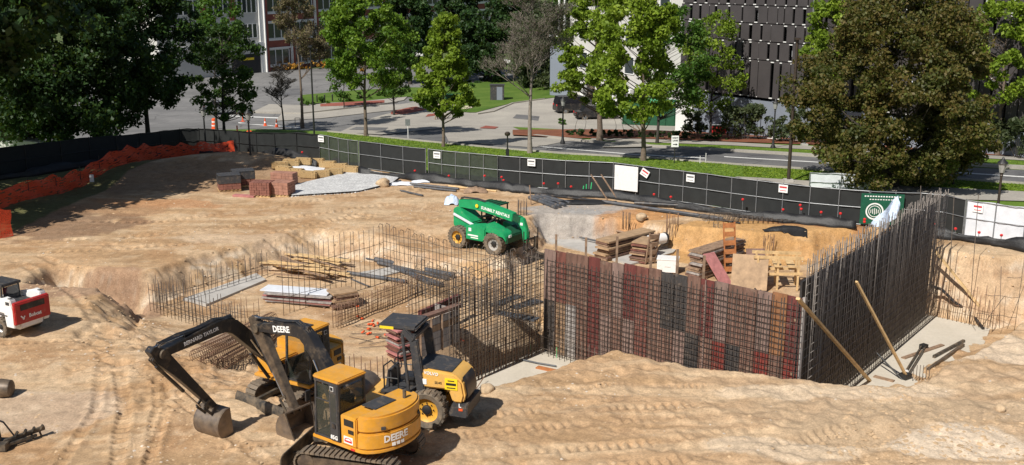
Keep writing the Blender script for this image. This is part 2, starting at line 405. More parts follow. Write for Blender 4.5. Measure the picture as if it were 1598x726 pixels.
def axis_pts(segs):
    out = []
    for a, b, st in segs: out += list(np.arange(a, b, st))
    return np.array(out)
ysamp = axis_pts([(-60, 18, 4), (18, 23, .12), (23, 36, .055), (36, 56, .1), (56, 76, .22), (76, 125, 1.0), (125, 300, 8), (300, 1500, 60)])
xh = axis_pts([(0, 13, .06), (13, 22, .09), (22, 34, .2), (34, 70, 1.0), (70, 200, 8), (200, 1200, 60)])
xsamp = np.concatenate([-xh[:0:-1], xh])
XX, YY = np.meshgrid(xsamp, ysamp)
ZZ = hfun(XX, YY)
V = np.stack([XX.ravel(), YY.ravel(), ZZ.ravel()], 1)
ny, nx = XX.shape
ii = (np.arange(ny-1)[:, None]*nx+np.arange(nx-1)[None, :]).ravel()
F = np.stack([ii, ii+1, ii+nx+1, ii+nx], 1)
# soil colours: clay, sand, gravel, damp soil, turf, and shade painted on slope and hole
def blob(px, z, rx, ry, k=1.0, rot=0):
    cx, cy = w2(px, z); dx = XX-cx; dy = YY-cy
    u = dx*math.cos(rot)+dy*math.sin(rot); v = -dx*math.sin(rot)+dy*math.cos(rot)
    e = (u/rx)**2+(v/ry)**2+.9*fbm(XX, YY, 1.1, 4)
    return k*sstep(1.25, .75, e)
def lerp(c, t, col): return c*(1-t[..., None])+np.array(col)*t[..., None]
tan = np.array((.46, .30, .17)); c = np.ones(XX.shape+(3,))*tan
nz = fbm(XX, YY, 4, 4); nz2 = fbm(XX+40, YY, .8, 4)
c = lerp(c, sstep(-.15, .35, nz)*.7, (.40, .26, .145))
c = lerp(c, sstep(0, .4, fbm(XX-70, YY, 2.2, 4))*.65, (.51, .375, .24))
c = lerp(c, sstep(2, 12, XX)*sstep(40, 30, YY)*.55, (.54, .41, .28))
c = lerp(c, sstep(.12, .5, nz2)*.45, (.30, .19, .11))
stk = fbm(XX*.16+YY*.02, YY*1.5, .9, 4)
c = lerp(c, sstep(.02, .35, stk)*.6, (.35, .225, .12)); c = lerp(c, sstep(.0, .35, -stk)*.5, (.56, .42, .27))
tb = np.zeros(XX.shape)
for pts, w_, s_ in tracks_w:
    bd = np.full(XX.shape, 9.)
    for i in range(len(pts)-1): bd = np.minimum(bd, seg_d(XX, YY, pts[i], pts[i+1])[0])
    tb = np.maximum(tb, sstep(w_*.65, w_*.4, bd))
c = lerp(c, tb*.35*(.5+.5*sstep(-.3, .3, nz2)), (.36, .235, .135))
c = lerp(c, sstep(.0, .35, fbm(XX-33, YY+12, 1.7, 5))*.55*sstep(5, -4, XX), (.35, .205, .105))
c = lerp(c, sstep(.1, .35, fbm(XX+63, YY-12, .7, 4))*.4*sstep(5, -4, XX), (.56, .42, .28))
slope = np.hypot(*np.gradient(ZZ, ysamp, xsamp))
bank = sstep(.5, 1.2, slope)*sstep(-.1, -.4, ZZ)
c = lerp(c, bank*.7, (.52, .38, .25))
c = lerp(c, bank*sstep(.0, .4, fbm(XX, YY, 1.6, 3))*.8, (.48, .30, .14))
c = lerp(c, bank*sstep(.0, .25, fbm(XX-20, YY+ZZ*2, .9, 3))*.8, (.60, .50, .38))
c = lerp(c, bank*sstep(.05, .4, fbm(XX*.5, ZZ*3+YY*.3, .6, 3))*.6, (.34, .20, .11))
for b_, col in [(blob((908, 332), 0, 2.9, 2.0, .85), (.33, .31, .29)), (blob((955, 350), 0, 2.0, 1.2, .5), (.40, .33, .27)), (blob((1180, 358), 0, 6, 2.0, .8), (.48, .27, .10)), (blob((1000, 372), FB, 2.5, 1.2, .8), (.45, .22, .08)),
                (blob((1290, 345), 0, 3, 1.5, .8), (.30, .14, .07)), (blob((250, 285), 0, 11, 3.5, .75, .2), (.27, .17, .10)), (blob((60, 350), 0, 5, 3.2, .75), (.20, .12, .075)), (blob((235, 320), 0, 4, 1.2, .6), (.42, .2, .09)),  # broad dark patches on the left slope paint tree shade into the soil
                (blob((170, 330), 0, 3, 1.3, .6), (.34, .2, .11)), (blob((160, 430), 0, 1.8, 1.4, .7), (.28, .17, .11)), (blob((420, 372), 0, 4.5, 1.0, .5), (.53, .4, .28)), (blob((1300, 640), 0, 3, .8, .5), (.38, .27, .17)), (blob((1370, 668), 0, 3.2, .9, .75), (.40, .29, .185)), (blob((1480, 640), 0, 3.5, .8, .6), (.42, .31, .2)), (blob((1490, 690), 0, 2.0, 1.2, .85), (.64, .52, .39)), (blob((1230, 700), 0, 2.4, .8, .7), (.58, .46, .33)), (blob((1280, 612), 0, 4, .6, .6), (.58, .46, .33)), (blob((1560, 545), 0, 3, 1.5, .7), (.62, .5, .37)), (blob((150, 445), 0, 2.6, 1.6, .75), (.30, .19, .125)),  # dark patches at the hole paint its shadow into the soil
                (blob((60, 640), 0, 2.4, 1.5, .4), (.5, .42, .34)), (blob((250, 590), 0, .8, 2.6, .4), (.33, .2, .1)), (blob((320, 478), 0, 1.6, .6, .4), (.42, .38, .34)), (blob((920, 330), 0, 1.5, .6, .5), (.3, .3, .3))]:
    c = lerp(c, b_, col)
fyy = np.interp(XX, fwx, fwy)
turf = sstep(-.2, .6, YY-fyy)
c = lerp(c, turf, (.09, .12, .04))
netx = np.array([G(*p) for p in [(-200, 420), (0, 372), (100, 335), (190, 285), (260, 262), (368, 246)]])
ny_ = np.interp(XX, netx[:, 0], netx[:, 1])
shoulder = sstep(.2, 1.0, YY-ny_)*(XX < netx[-1, 0]+1)*(1-turf)
c = lerp(c, shoulder*.8, (.08, .10, .035))
c = lerp(c, blob((425, 247), 0, 2.4, 1.0, .8), (.12, .2, .04))
c = lerp(c, sstep(112, 118, YY), (.10, .13, .05))
c = np.clip(c*(1+.10*fbm(XX, YY, .3, 2)[..., None]), .005, .8)
m, nt, b = newmat('sandy_clay_soil')
at = N(nt, 'ShaderNodeAttribute', attribute_name='soil')
f1 = noise(nt, 3.2, 10, .72); f2 = noise(nt, 16, 6, .7)
cc = mix(nt, 1.0, at.outputs['Color'], ramp(nt, f1, [(.28, .70), (.5, 1.0), (.72, 1.22)]), 'MULTIPLY')
cc = mix(nt, 1.0, cc, ramp(nt, f2, [(.3, .72), (.5, 1.0), (.7, 1.25)]), 'MULTIPLY')
vo = N(nt, 'ShaderNodeTexVoronoi', Scale=5.0); tc = N(nt, 'ShaderNodeTexCoord'); nt.links.new(tc.outputs['Object'], vo.inputs['Vector'])
st = ramp(nt, vo.outputs['Distance'], [(.05, 1.0), (.13, 0.0)])
gate = ramp(nt, noise(nt, .9, 4, .6), [(.5, 0.0), (.6, 1.0)])
mm = N(nt, 'ShaderNodeMath', operation='MULTIPLY'); nt.links.new(st, mm.inputs[0]); nt.links.new(gate, mm.inputs[1])
cc = mix(nt, mm.outputs[0], cc, (.62, .52, .42))
nt.links.new(cc, b.inputs['Base Color']); b.inputs['Roughness'].default_value = .95; b.inputs['Specular IOR Level'].default_value = .15
ad = N(nt, 'ShaderNodeMath', operation='ADD'); nt.links.new(noise(nt, 9, 12, .8), ad.inputs[0]); nt.links.new(mm.outputs[0], ad.inputs[1])
bump(nt, b, ad.outputs[0], .8, .03)
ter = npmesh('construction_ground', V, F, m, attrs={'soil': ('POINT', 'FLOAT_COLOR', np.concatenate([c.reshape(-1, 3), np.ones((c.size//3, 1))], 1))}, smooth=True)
ter['kind'] = 'structure'

# stones and clods scattered over the dirt (uncountable)
def stones(name, n, box, rmin, rmax, mat, label, cat, cond=None, hsc=.6):
    x = rng.uniform(box[0], box[1], n*3); y = rng.uniform(box[2], box[3], n*3)
    if cond is not None: k = cond(x, y); x, y = x[k], y[k]
    x, y = x[:n], y[:n]; z = hfun(x, y); r = rmin+(rmax-rmin)*rng.random(len(x))**3.5
    base = np.array([(1, 0, 0), (.3, .95, 0), (-.8, .6, 0), (-.8, -.6, 0), (.3, -.95, 0), (.15, .1, hsc)])
    Fb = np.array([(0, 1, 5), (1, 2, 5), (2, 3, 5), (3, 4, 5), (4, 0, 5)])
    a = rng.uniform(0, 6.28, len(x)); ca, sa = np.cos(a), np.sin(a)
    jit = 1+.5*(rng.random((len(x), 6, 3))-.5)
    B = base[None]*jit*r[:, None, None]
    Vv = np.stack([B[..., 0]*ca[:, None]-B[..., 1]*sa[:, None]+x[:, None], B[..., 0]*sa[:, None]+B[..., 1]*ca[:, None]+y[:, None], B[..., 2]+z[:, None]-.01], -1).reshape(-1, 3)
    Ff = (Fb[None]+6*np.arange(len(x))[:, None, None]).reshape(-1, 3)
    o = npmesh(name, Vv, Ff, mat); tag(o, label, cat, kind='stuff'); return o
def in_site(x, y):
    return (rng.random(len(x)) < .12+.9*sstep(-.05, .35, fbm(x, y, 2.4, 3))) & (y < np.interp(x, fwx, fwy)-.5) & (np.abs(x) < y*.55)
M['clod'] = simple('clay_clods', (.46, .32, .19), .95, var=.35, scale=1.5)
M['palestone'] = simple('pale_stones', (.55, .47, .38), .9, var=.25, scale=1.5)
stones('clods', 16000, (-22, 24, 22, 60), .012, .085, M['clod'], 'small tan clay clods scattered over the dirt', 'clods', in_site)
stones('stones', 3500, (-22, 24, 22, 58), .015, .07, M['palestone'], 'small pale stones lying scattered on the dirt', 'stones', in_site)
cr = [w2(p, 0) for p in [(1330, 726), (1360, 660), (1440, 640), (1560, 660), (1598, 726)]]
stones('clay_lumps', 1500, (6, 16, 24, 33), .03, .12, M['clod'], 'rough tan clay lumps heaped in the right foreground', 'clods', lambda x, y: (sdpoly(x, y, cr) < .5+.8*fbm(x, y, 1, 2)) & (rng.random(len(x)) < .8))

# ------------------------------------------------------------------ street side
def sheet(name, near, far, mat, dz, nu=60, nv=10, kind='structure', fn=G):
    """ribbon between two pixel polylines lying on the street ground"""
    a = [fn(*p) for p in near]; b_ = [fn(*p) for p in far]
    def res(pts, n):
        d = [0]
        for i in range(len(pts)-1): d.append(d[-1]+(pts[i+1]-pts[i]).length)
        t = np.linspace(0, d[-1], n); return np.stack([np.interp(t, d, [p[k] for p in pts]) for k in range(2)], 1)
    A, B = res(a, nu), res(b_, nu)
    t = np.linspace(0, 1, nv)[:, None, None]; Q = A[None]*(1-t)+B[None]*t
    Vv = np.concatenate([Q, (gz(Q[..., 1])+dz)[..., None]], -1).reshape(-1, 3)
    i = (np.arange(nv-1)[:, None]*nu+np.arange(nu-1)[None]).ravel()
    o = npmesh(name, Vv, np.stack([i, i+1, i+nu+1, i+nu], 1), mat, smooth=True); o['kind'] = kind; return o
def groundmat(name, c1, c2, sc=.5, rough=.9, fine=.2, cracks=False):
    m, nt, b = newmat(name)
    cc = mix(nt, ramp(nt, noise(nt, sc, 8, .6), [(.35, 0.0), (.65, 1.0)]), c1, c2)
    cc = mix(nt, 1.0, cc, ramp(nt, noise(nt, 8, 5, .7), [(.25, 1-fine), (.75, 1+fine)]), 'MULTIPLY')
    if cracks:
        vo = N(nt, 'ShaderNodeTexVoronoi', Scale=.25, feature='DISTANCE_TO_EDGE'); tc = N(nt, 'ShaderNodeTexCoord'); nt.links.new(tc.outputs['Object'], vo.inputs['Vector'])
        cc = mix(nt, ramp(nt, vo.outputs['Distance'], [(0, .5), (.02, 0.0)]), cc, (.03, .03, .03))
    nt.links.new(cc, b.inputs['Base Color']); b.inputs['Roughness'].default_value = rough; b.inputs['Specular IOR Level'].default_value = .2
    return m
M['asphalt'] = groundmat('worn_asphalt', (.11, .11, .115), (.17, .168, .165), .25, cracks=True)
M['lot'] = groundmat('pale_worn_asphalt', (.15, .148, .146), (.22, .215, .21), .2, cracks=True)
M['pave'] = groundmat('pale_concrete_paving', (.30, .28, .25), (.38, .355, .31), .3)
M['turf'] = groundmat('mown_grass', (.085, .15, .018), (.13, .21, .03), .5, fine=.3)
M['turf2'] = groundmat('lawn', (.06, .12, .015), (.11, .17, .03), .3, fine=.3)
M['mulch'] = groundmat('red_brown_mulch', (.16, .06, .035), (.24, .095, .05), .8, fine=.4)
M['brickpave'] = groundmat('red_brick_paving', (.24, .075, .055), (.30, .10, .075), .8)
M['paint'] = groundmat('road_paint', (.6, .6, .58), (.7, .7, .68), 2)
M['paintyellow'] = groundmat('yellow_road_paint', (.6, .36, .06), (.65, .42, .1), 2)
M['gravel'] = groundmat('grey_gravel', (.42, .42, .42), (.56, .56, .55), 2, fine=.5)
M['slab'] = groundmat('pit_slab_concrete', (.50, .45, .37), (.56, .51, .43), .5, fine=.08)
FN = [(p[0], p[1]) for p in fence_px]
# asphalt: big left area and the road to the right
sheet('parking_lot', [(-60, 240), (300, 205), (512, 209), (669, 226), (834, 240)], [(-60, 150), (300, 118), (512, 106), (669, 98), (900, 120)], M['lot'], .03, 60, 30)
sheet('road', [(640, 224), (760, 236), (884, 245), (1008, 251), (1160, 262), (1262, 269), (1400, 279), (1598, 291), (1800, 303)], [(640, 190), (760, 200), (834, 214), (987, 229), (1140, 238), (1262, 246), (1396, 258), (1598, 267), (1800, 280)], M['asphalt'], .06, 80, 12)
sheet('lane_line', [(1130, 246.8), (1260, 254.5), (1396, 265), (1598, 278.8), (1800, 291)], [(1130, 245.6), (1260, 253.2), (1396, 263.6), (1598, 277.2), (1800, 289)], M['paint'], .075, 60, 3)
sheet('edge_marking', [(834, 230), (987, 243), (1100, 249)], [(834, 229), (987, 241.8), (1100, 247.5)], M['paint'], .075, 40, 3)
sheet('driveway', [(700, 222), (834, 232), (884, 222), (1000, 214), (1120, 216)], [(680, 168), (760, 160), (860, 150), (1000, 160), (1120, 175)], M['pave'], .09, 50, 16)
sheet('concrete_apron', [(530, 208), (600, 212), (655, 205), (745, 196)], [(560, 192), (600, 180), (652, 168), (722, 184)], M['pave'], .10, 30, 10)
sheet('asphalt_patch', [(545, 204), (600, 206)], [(556, 200), (606, 201)], M['asphalt'], .115, 8, 4)
sheet('asphalt_patch', [(430, 150), (470, 148)], [(436, 140), (474, 139)], M['asphalt'], .05, 8, 4)
sheet('asphalt_patch', [(800, 186), (840, 190)], [(806, 180), (842, 183)], M['asphalt'], .105, 8, 4)
sheet('left_pavement', [(395, 176), (470, 178), (560, 168), (630, 158)], [(420, 164), (480, 166), (560, 156), (640, 148)], M['pave'], .12, 40, 6)
sheet('plaza', [(430, 190), (500, 186), (570, 178), (625, 172), (655, 168)], [(440, 178), (500, 174), (560, 166), (625, 164), (650, 160)], M['pave'], .09, 40, 6)
sheet('brick_paving_strip', [(610, 180), (630, 180), (665, 173)], [(610, 176), (640, 169), (650, 168)], M['brickpave'], .13, 10, 4)
sheet('brick_crossing', [(664, 184), (690, 181)], [(668, 180), (688, 178)], M['brickpave'], .13, 6, 3)
sheet('brick_inlay', [(748, 202), (772, 203)], [(758, 198), (778, 200)], M['brickpave'], .13, 6, 3)
sheet('brick_inlay', [(500, 168), (560, 166), (600, 163)], [(500, 164), (555, 160), (600, 158)], M['brickpave'], .13, 20, 3)
sheet('lawn', [(470, 164), (560, 160), (640, 152), (668, 172), (740, 178), (800, 162), (880, 152)], [(470, 150), (560, 142), (640, 138), (680, 138), (760, 128), (820, 122), (900, 118)], M['turf2'], .14, 60, 14)
for k, (a, c_) in enumerate([((392, 200), (412, 198)), ((432, 172), (450, 176)), ((350, 185), (420, 190)), ((330, 196), (400, 203))]):
    pass
sheet('crosswalk_marking', [(372, 193), (470, 201)], [(372, 191.6), (470, 199)], M['paint'], .05, 12, 3)
sheet('crosswalk_marking', [(352, 182), (440, 186)], [(352, 180.8), (440, 184.4)], M['paint'], .05, 12, 3)
sheet('yellow_marking', [(410, 172), (428, 177)], [(418, 169), (436, 174)], M['paintyellow'], .05, 6, 3)
sheet('grass_verge', FN[0:], [(-260, 240), (-60, 238), (300, 205), (420, 203), (512, 207), (669, 223), (780, 233.5), (884, 242), (1008, 248.5), (1160, 260), (1262, 266.5), (1400, 276), (1598, 289), (1900, 306)], M['turf'], .10, 120, 12)
sheet('pavement', [(1120, 284), (1173, 288), (1262, 296), (1370, 308), (1480, 315), (1598, 318), (1700, 322)], [(1150, 279.5), (1180, 281), (1262, 286), (1370, 292), (1480, 297), (1598, 303), (1700, 306)], M['pave'], .16, 50, 5)
sheet('far_verge', [(834, 213), (987, 228), (1140, 236), (1262, 243), (1396, 252), (1598, 262), (1800, 272)], [(800, 200), (987, 210), (1140, 222), (1262, 228), (1396, 234), (1598, 243), (1800, 254)], M['turf'], .13, 60, 6)
sheet('far_pavement', [(920, 221), (1010, 225), (1140, 230), (1210, 234), (1396, 243), (1598, 254), (1800, 264)], [(930, 216), (1010, 219), (1140, 225), (1210, 229), (1396, 236), (1598, 247), (1800, 257)], M['pave'], .17, 60, 4)
sheet('traffic_island', [(940, 233), (975, 233), (1015, 232), (1018, 231)], [(945, 227), (965, 223), (990, 223), (1010, 228)], M['pave'], .17, 12, 5)
sheet('mulch_bed', [(800, 214), (900, 219), (1010, 220), (1140, 225), (1260, 229), (1396, 238), (1598, 249), (1800, 258)], [(800, 206), (900, 205), (1010, 206), (1140, 212), (1260, 216), (1396, 222), (1598, 234), (1800, 244)], M['mulch'], .21, 70, 5)
# kerbs: real steps following the road
def kerb(name, px, w=.18, h=.14):
    pts = [G(*p) for p in px]; mb = MB()
    for i in range(len(pts)-1):
        a = pts[i]+Vector((0, 0, .03+h/2)); b_ = pts[i+1]+Vector((0, 0, .03+h/2)); mb.bar(a, b_, w, h+.1)
    o = mb.build(name, M['pave']); o['kind'] = 'structure'; return o
kerb('kerb', [(512, 207.5), (669, 223.8), (780, 234.3), (884, 242.8), (1008, 249.3), (1160, 260.8), (1262, 267.4), (1400, 277), (1598, 290), (1800, 301)])
kerb('kerb', [(834, 213.8), (900, 221), (987, 229.3), (1060, 233), (1140, 237.3), (1262, 244.5), (1396, 254), (1598, 264), (1800, 275)], .5)
kerb('kerb', [(395, 177), (470, 179), (560, 169), (620, 161)])
kerb('kerb', [(745, 180), (770, 176), (800, 163), (850, 156)])
# grass blades over the verges
def tufts(name, near, far, n, hh, label, mat):
    a = np.array([tuple(G(*p)) for p in near]); b_ = np.array([tuple(G(*p)) for p in far])
    u = rng.random(n); v = rng.random(n)
    ia = np.linspace(0, 1, len(a)); ib = np.linspace(0, 1, len(b_))
    pa = np.stack([np.interp(u, ia, a[:, k]) for k in (0, 1)], 1); pb = np.stack([np.interp(u, ib, b_[:, k]) for k in (0, 1)], 1)
    p = pa*(1-v[:, None])+pb*v[:, None]; z = gz(p[:, 1])+.1
    ang = rng.uniform(0, 6.28, n); w = rng.uniform(.03, .08, n); h_ = rng.uniform(.4, 1, n)*hh
    dx, dy = np.cos(ang)*w, np.sin(ang)*w
    Vv = np.stack([np.stack([p[:, 0]-dx, p[:, 1]-dy, z], 1), np.stack([p[:, 0]+dx, p[:, 1]+dy, z], 1), np.stack([p[:, 0]+rng.normal(0, .05, n), p[:, 1]+rng.normal(0, .05, n), z+h_], 1)], 1).reshape(-1, 3)
    o = npmesh(name, Vv, np.arange(3*n).reshape(-1, 3), mat, attrs={'tint': ('FACE', 'FLOAT', rng.random(n))}); tag(o, label, 'grass', kind='stuff')
tufts('grass', [(480, 252), (560, 260), (660, 273), (777, 285), (958, 300), (1160, 320)], [(512, 208), (600, 216), (700, 227), (780, 234), (1008, 249), (1160, 261)], 26000, .06, 'bright green grass of the verge between the site fence and the road', M['leaf_bright'])
tufts('grass', [(1160, 280), (1262, 286), (1400, 294), (1598, 303)], [(1160, 261), (1262, 267), (1400, 277), (1598, 290)], 9000, .06, 'bright green grass between the road and the near pavement on the right', M['leaf_bright'])
tufts('grass', [(834, 214), (987, 227), (1140, 235), (1262, 242), (1396, 250), (1598, 260)], [(834, 210), (987, 222), (1140, 230), (1262, 236), (1396, 244), (1598, 255)], 7000, .07, 'green grass strip along the far kerb of the road', M['leaf_bright'])

# pit slabs (cast concrete)
def flat(name, pts, z, th, mat, kind='structure'):
    q = [P(x, y, z) for x, y in pts]; mb = MB(); mb.prism([(p.x, p.y) for p in q], z-th, z, 'z'); o = mb.build(name, mat); 
    if kind: o['kind'] = kind
    return o
wl = (L3-C3).normalized(); wr = (R3-C3).normalized()
nA = Vector((-wl.y, wl.x, 0)); nA = nA if nA.y < 0 else -nA          # formwork outward (towards the camera)
nB = Vector((wr.y, -wr.x, 0))                                        # dark wall outward (right, near)
s1 = [L3+Vector((-.3, .3, 0)), C3+Vector((-.3, .3, 0)), R3+Vector((-.1, .3, 0)), P(1545, 514, FA), P(1490, 560, FA)+Vector((1, 0, 0)), P(1405, 620, FA)+Vector((.5, 0, 0)), Vector((12, 36, FA)), Vector((9.8, 31.5, FA)), Vector((2, 34, FA)), Vector((-1.6, 33.5, FA)), W3+Vector((-.3, 0, 0))]
mb = MB(); mb.prism([(p.x, p.y) for p in s1], FA-.3, FA+.04, 'z'); o = mb.build('concrete_slab', M['slab']); o['kind'] = 'structure'
for pts in ([(285, 466), (400, 426), (415, 436), (322, 475)], [(845, 362), (878, 360), (990, 398), (1012, 384), (1065, 380), (1050, 394), (985, 412), (860, 378)], [(560, 425), (600, 418), (655, 412), (640, 420), (590, 432)]):
    flat('concrete_footing', pts, FB+.09, .4, M['concretegrey'])
# gravel pads
sheet('gravel_pad', [(455, 308), (560, 301), (612, 288), (622, 280)], [(462, 290), (520, 277), (560, 266), (608, 274)], M['gravel'], .12, 30, 10)
stones('gravel', 9000, (-18, -6, 58, 69), .03, .075, simple('grey_stone', (.5, .5, .5), .9, var=.35, scale=3), 'pale grey gravel spread on the pad by the straw bales', 'gravel', lambda x, y: sdpoly(x, y, [tuple(G(*p))[:2] for p in [(455, 308), (560, 301), (612, 288), (608, 272), (560, 266), (520, 277), (462, 290)]]) < 0, .9)
# ------------------------------------------------------------------ fast bars (reinforcing steel)
def bars(name, segs, mat, parent=None, n=4):
    A = np.array([s[0] for s in segs], float); B = np.array([s[1] for s in segs], float); r = np.array([s[2] for s in segs], float)
    d = B-A; d /= np.linalg.norm(d, axis=1)[:, None]+1e-9
    up = np.where(np.abs(d[:, 2:3]) < .9, np.array([[0, 0, 1.]]), np.array([[1., 0, 0]]))
    a = np.cross(d, up); a /= np.linalg.norm(a, axis=1)[:, None]; b_ = np.cross(d, a)
    t = np.arange(n)*2*math.pi/n
    ring = a[:, None]*np.cos(t)[None, :, None]+b_[:, None]*np.sin(t)[None, :, None]
    V = np.concatenate([A[:, None]+ring*r[:, None, None], B[:, None]+ring*r[:, None, None]], 1).reshape(-1, 3)
    i = np.arange(n); F0 = np.stack([i, (i+1) % n, n+(i+1) % n, n+i], 1)
    F = (F0[None]+2*n*np.arange(len(A))[:, None, None]).reshape(-1, 4)
    if n == 4:
        c = np.array([[3, 2, 1, 0], [4, 5, 6, 7]]); F = np.concatenate([F, (c[None]+8*np.arange(len(A))[:, None, None]).reshape(-1, 4)])
    return npmesh(name, V, F, mat, parent)
def mat_wall(name, label, a, b_, zb, zt, sv=.25, sh=.3, offs=(0,), r=.014, zh=None, jit=.1, cat='rebar mat', mat='rebar', lean=.02, hooks=False, zb2=None):
    """upright curtain of bars from a to b; zb/zt give base and top height at a fraction t"""
    a = Vector(a); b_ = Vector(b_); d = Vector((b_.x-a.x, b_.y-a.y, 0)); Lg = d.length; d.normalize(); nrm = Vector((d.y, -d.x, 0))
    fz = zb if callable(zb) else (lambda t: zb); ft = zt if callable(zt) else (lambda t: zt); fh = zh or ft
    t_ = thing(name, label, cat, (a.x, a.y, fz(0)))
    o0 = Vector((a.x, a.y, fz(0)))
    vs, hs = [], []; n = int(Lg/sv)
    for k, of in enumerate(offs):
        for i in range(n+1):
            t = min(1, (i+random.uniform(-.15, .15)*(0 < i < n))/n); p = a+d*Lg*t+nrm*of
            z1 = ft(t)+random.uniform(-jit, jit); q = Vector((p.x+random.gauss(0, lean), p.y+random.gauss(0, lean), z1))
            p0 = Vector((p.x, p.y, fz(t)-.05)); vs.append((p0-o0, q-o0, r))
            if hooks and k == 0 and i % 2 == 0:
                e = q+nrm*.18+Vector((0, 0, .09)); vs.append((q-o0, e-o0, r)); e2 = e+nrm*.12-Vector((0, 0, .16)); vs.append((e-o0, e2-o0, r))
        hmax = max(fh(0)-fz(0), fh(1)-fz(1)); m_ = int(hmax/sh)
        for j in range(m_):
            f0 = (j+.6)*sh; seg = 6
            for s_ in range(seg):
                t0, t1 = s_/seg, (s_+1)/seg
                if fz(t1)+f0 > fh(t1) or fz(t0)+f0 > fh(t0): continue
                p = a+d*Lg*t0+nrm*(of+.02); q = a+d*Lg*t1+nrm*(of+.02)
                g0 = f0+.03*math.sin(j*7+s_*2.1); g1 = f0+.03*math.sin(j*7+(s_+1)*2.1)
                hs.append((Vector((p.x, p.y, fz(t0)+g0))-o0, Vector((q.x, q.y, fz(t1)+g1))-o0, r*.9))
    bars('vertical_bars', vs, M[mat], t_)
    if hs: bars('horizontal_bars', hs, M[mat], t_)
    return t_
lin = lambda u, v: (lambda t: u+(v-u)*t)

# ------------------------------------------------------------------ board formwork wall and the dark wall
def wallhit(px, py, o, nrm, off=0):
    r = Vector(ray(px, py)); o = Vector((o.x, o.y, 0))+nrm*off; cpos = Vector((0, 0, H))
    t = (o-cpos).dot(nrm)/r.dot(nrm); return cpos+r*t
zL = zat(L3.y, 389); zC = zat(C3.y, 466); Lw = (C3-L3).length
dF = (C3-L3).normalized()
t_ = thing('formwork_wall', 'red brown and grey board formwork wall standing behind a rebar curtain in the pit', 'formwork', L3)
up = 'fpale fred fbrown fbrown fmaroon fbrown fpale fmaroon fred fbrown fblack fblack fbrown fmaroon fpale fbrown fbrown fpale forange fmaroon'.split()
lo = 'fblack ftan fgrey fbrown fmaroon fpale fbrown fpale fred fbrown fbrown fpale fblack fbrown fbright fblack fbrown fbright fbrown fbright'.split()
NPN = 20
for i in range(NPN):
    t0, t1 = i/NPN, (i+1)/NPN; tm = (t0+t1)/2; zt = zL+(zC-zL)*tm; zm = FA+(zt-FA)*.52+random.uniform(-.03, .03)
    for (z0, z1, nm) in ((FA+.05, zm-.006, lo[i]), (zm+.006, zt+random.uniform(-.04, .05), up[i])):
        c = dF*(Lw*tm)-nA*(.04+random.uniform(-.012, .012)); mb = MB()
        w_ = Lw/NPN-.018
        mb.bar(Vector((c.x, c.y, z0-FA)), Vector((c.x, c.y, z1-FA)), w_, .05, up=nA)
        # steel edge ribs of the panel
        for s in (-1, 1):
            e = c+dF*(s*(w_/2-.012))+nA*.028; mb.bar(Vector((e.x, e.y, z0-FA)), Vector((e.x, e.y, z1-FA)), .02, .014, up=nA)
        for k in range(1, 5):
            zz = z0-FA+(z1-z0)*k/5; e = c+nA*.028; mb.bar(e+dF*(-w_/2+.02)+Vector((0, 0, zz)), e+dF*(w_/2-.02)+Vector((0, 0, zz)), .012, .012, up=nA)
        mb.build('form_panel', M[nm], t_)
mb = MB()
for k, zz in enumerate((.7, 1.9, 3.0, 3.9)):
    p = -nA*.14+Vector((0, 0, zz)); mb.bar(p, dF*Lw+p, .12, .1)
mb.build('waler', M['oldlumber'], t_)
mb = MB(); e = dF*(Lw+.06); mb.bar(Vector((e.x, e.y, 0.05)), Vector((e.x, e.y, zC-FA+.05)), .1, .1, up=nA); mb.build('end_stop', M['fgrey'], t_)
mb = MB()
for f in (.055, .67):
    e = dF*(Lw*f)+nA*.03; mb.bar(Vector((e.x, e.y, .05)), Vector((e.x, e.y, zL-FA+(zC-zL)*f)), .05, .03, up=nA)
mb.build('pale_strip', M['fpale'], t_)
o_ = nA*.22
mat_wall('rebar_mat', 'close grid of dark rebar standing in front of the red brown formwork boards', L3+dF*.4+o_, C3+dF*.1+o_, FA+.04, lin(zL-.35, zC+.02), .21, .22, (0,), .0175, jit=.05, mat='rebardark')
mat_wall('rebar_dowels', 'row of short dark starter bars along the foot of the formwork wall', L3+nA*.45, C3+nA*.45, FA+.04, FA+1.1, .3, .5, (0,), .014, jit=.25, cat='rebar')
# timber posts rising behind the formwork
for i, (px, py) in enumerate([(868, 366), (915, 371), (963, 369), (1018, 382), (1057, 389), (1098, 399)]):
    q = wallhit(px, py, L3, nA, -.3); mb = MB(); mb.bar((0, 0, 0), (random.uniform(-.05, .05), 0, q.z-FB+.3), .09, .09)
    o = mb.build('timber_post', M['oldlumber'], None, .005)
    o.location = (q.x, q.y, FB-.3)
    tag(o, ['short weathered timber post behind the far left end of the formwork wall', 'second timber post from the left behind the formwork wall', 'timber post beside the left lumber stack behind the formwork', 'timber post just right of the left lumber stack and left of the white box', 'timber post just right of the white box behind the formwork', 'rightmost timber post behind the formwork beside the right lumber stack'][i], 'post', 'timber posts behind the formwork')
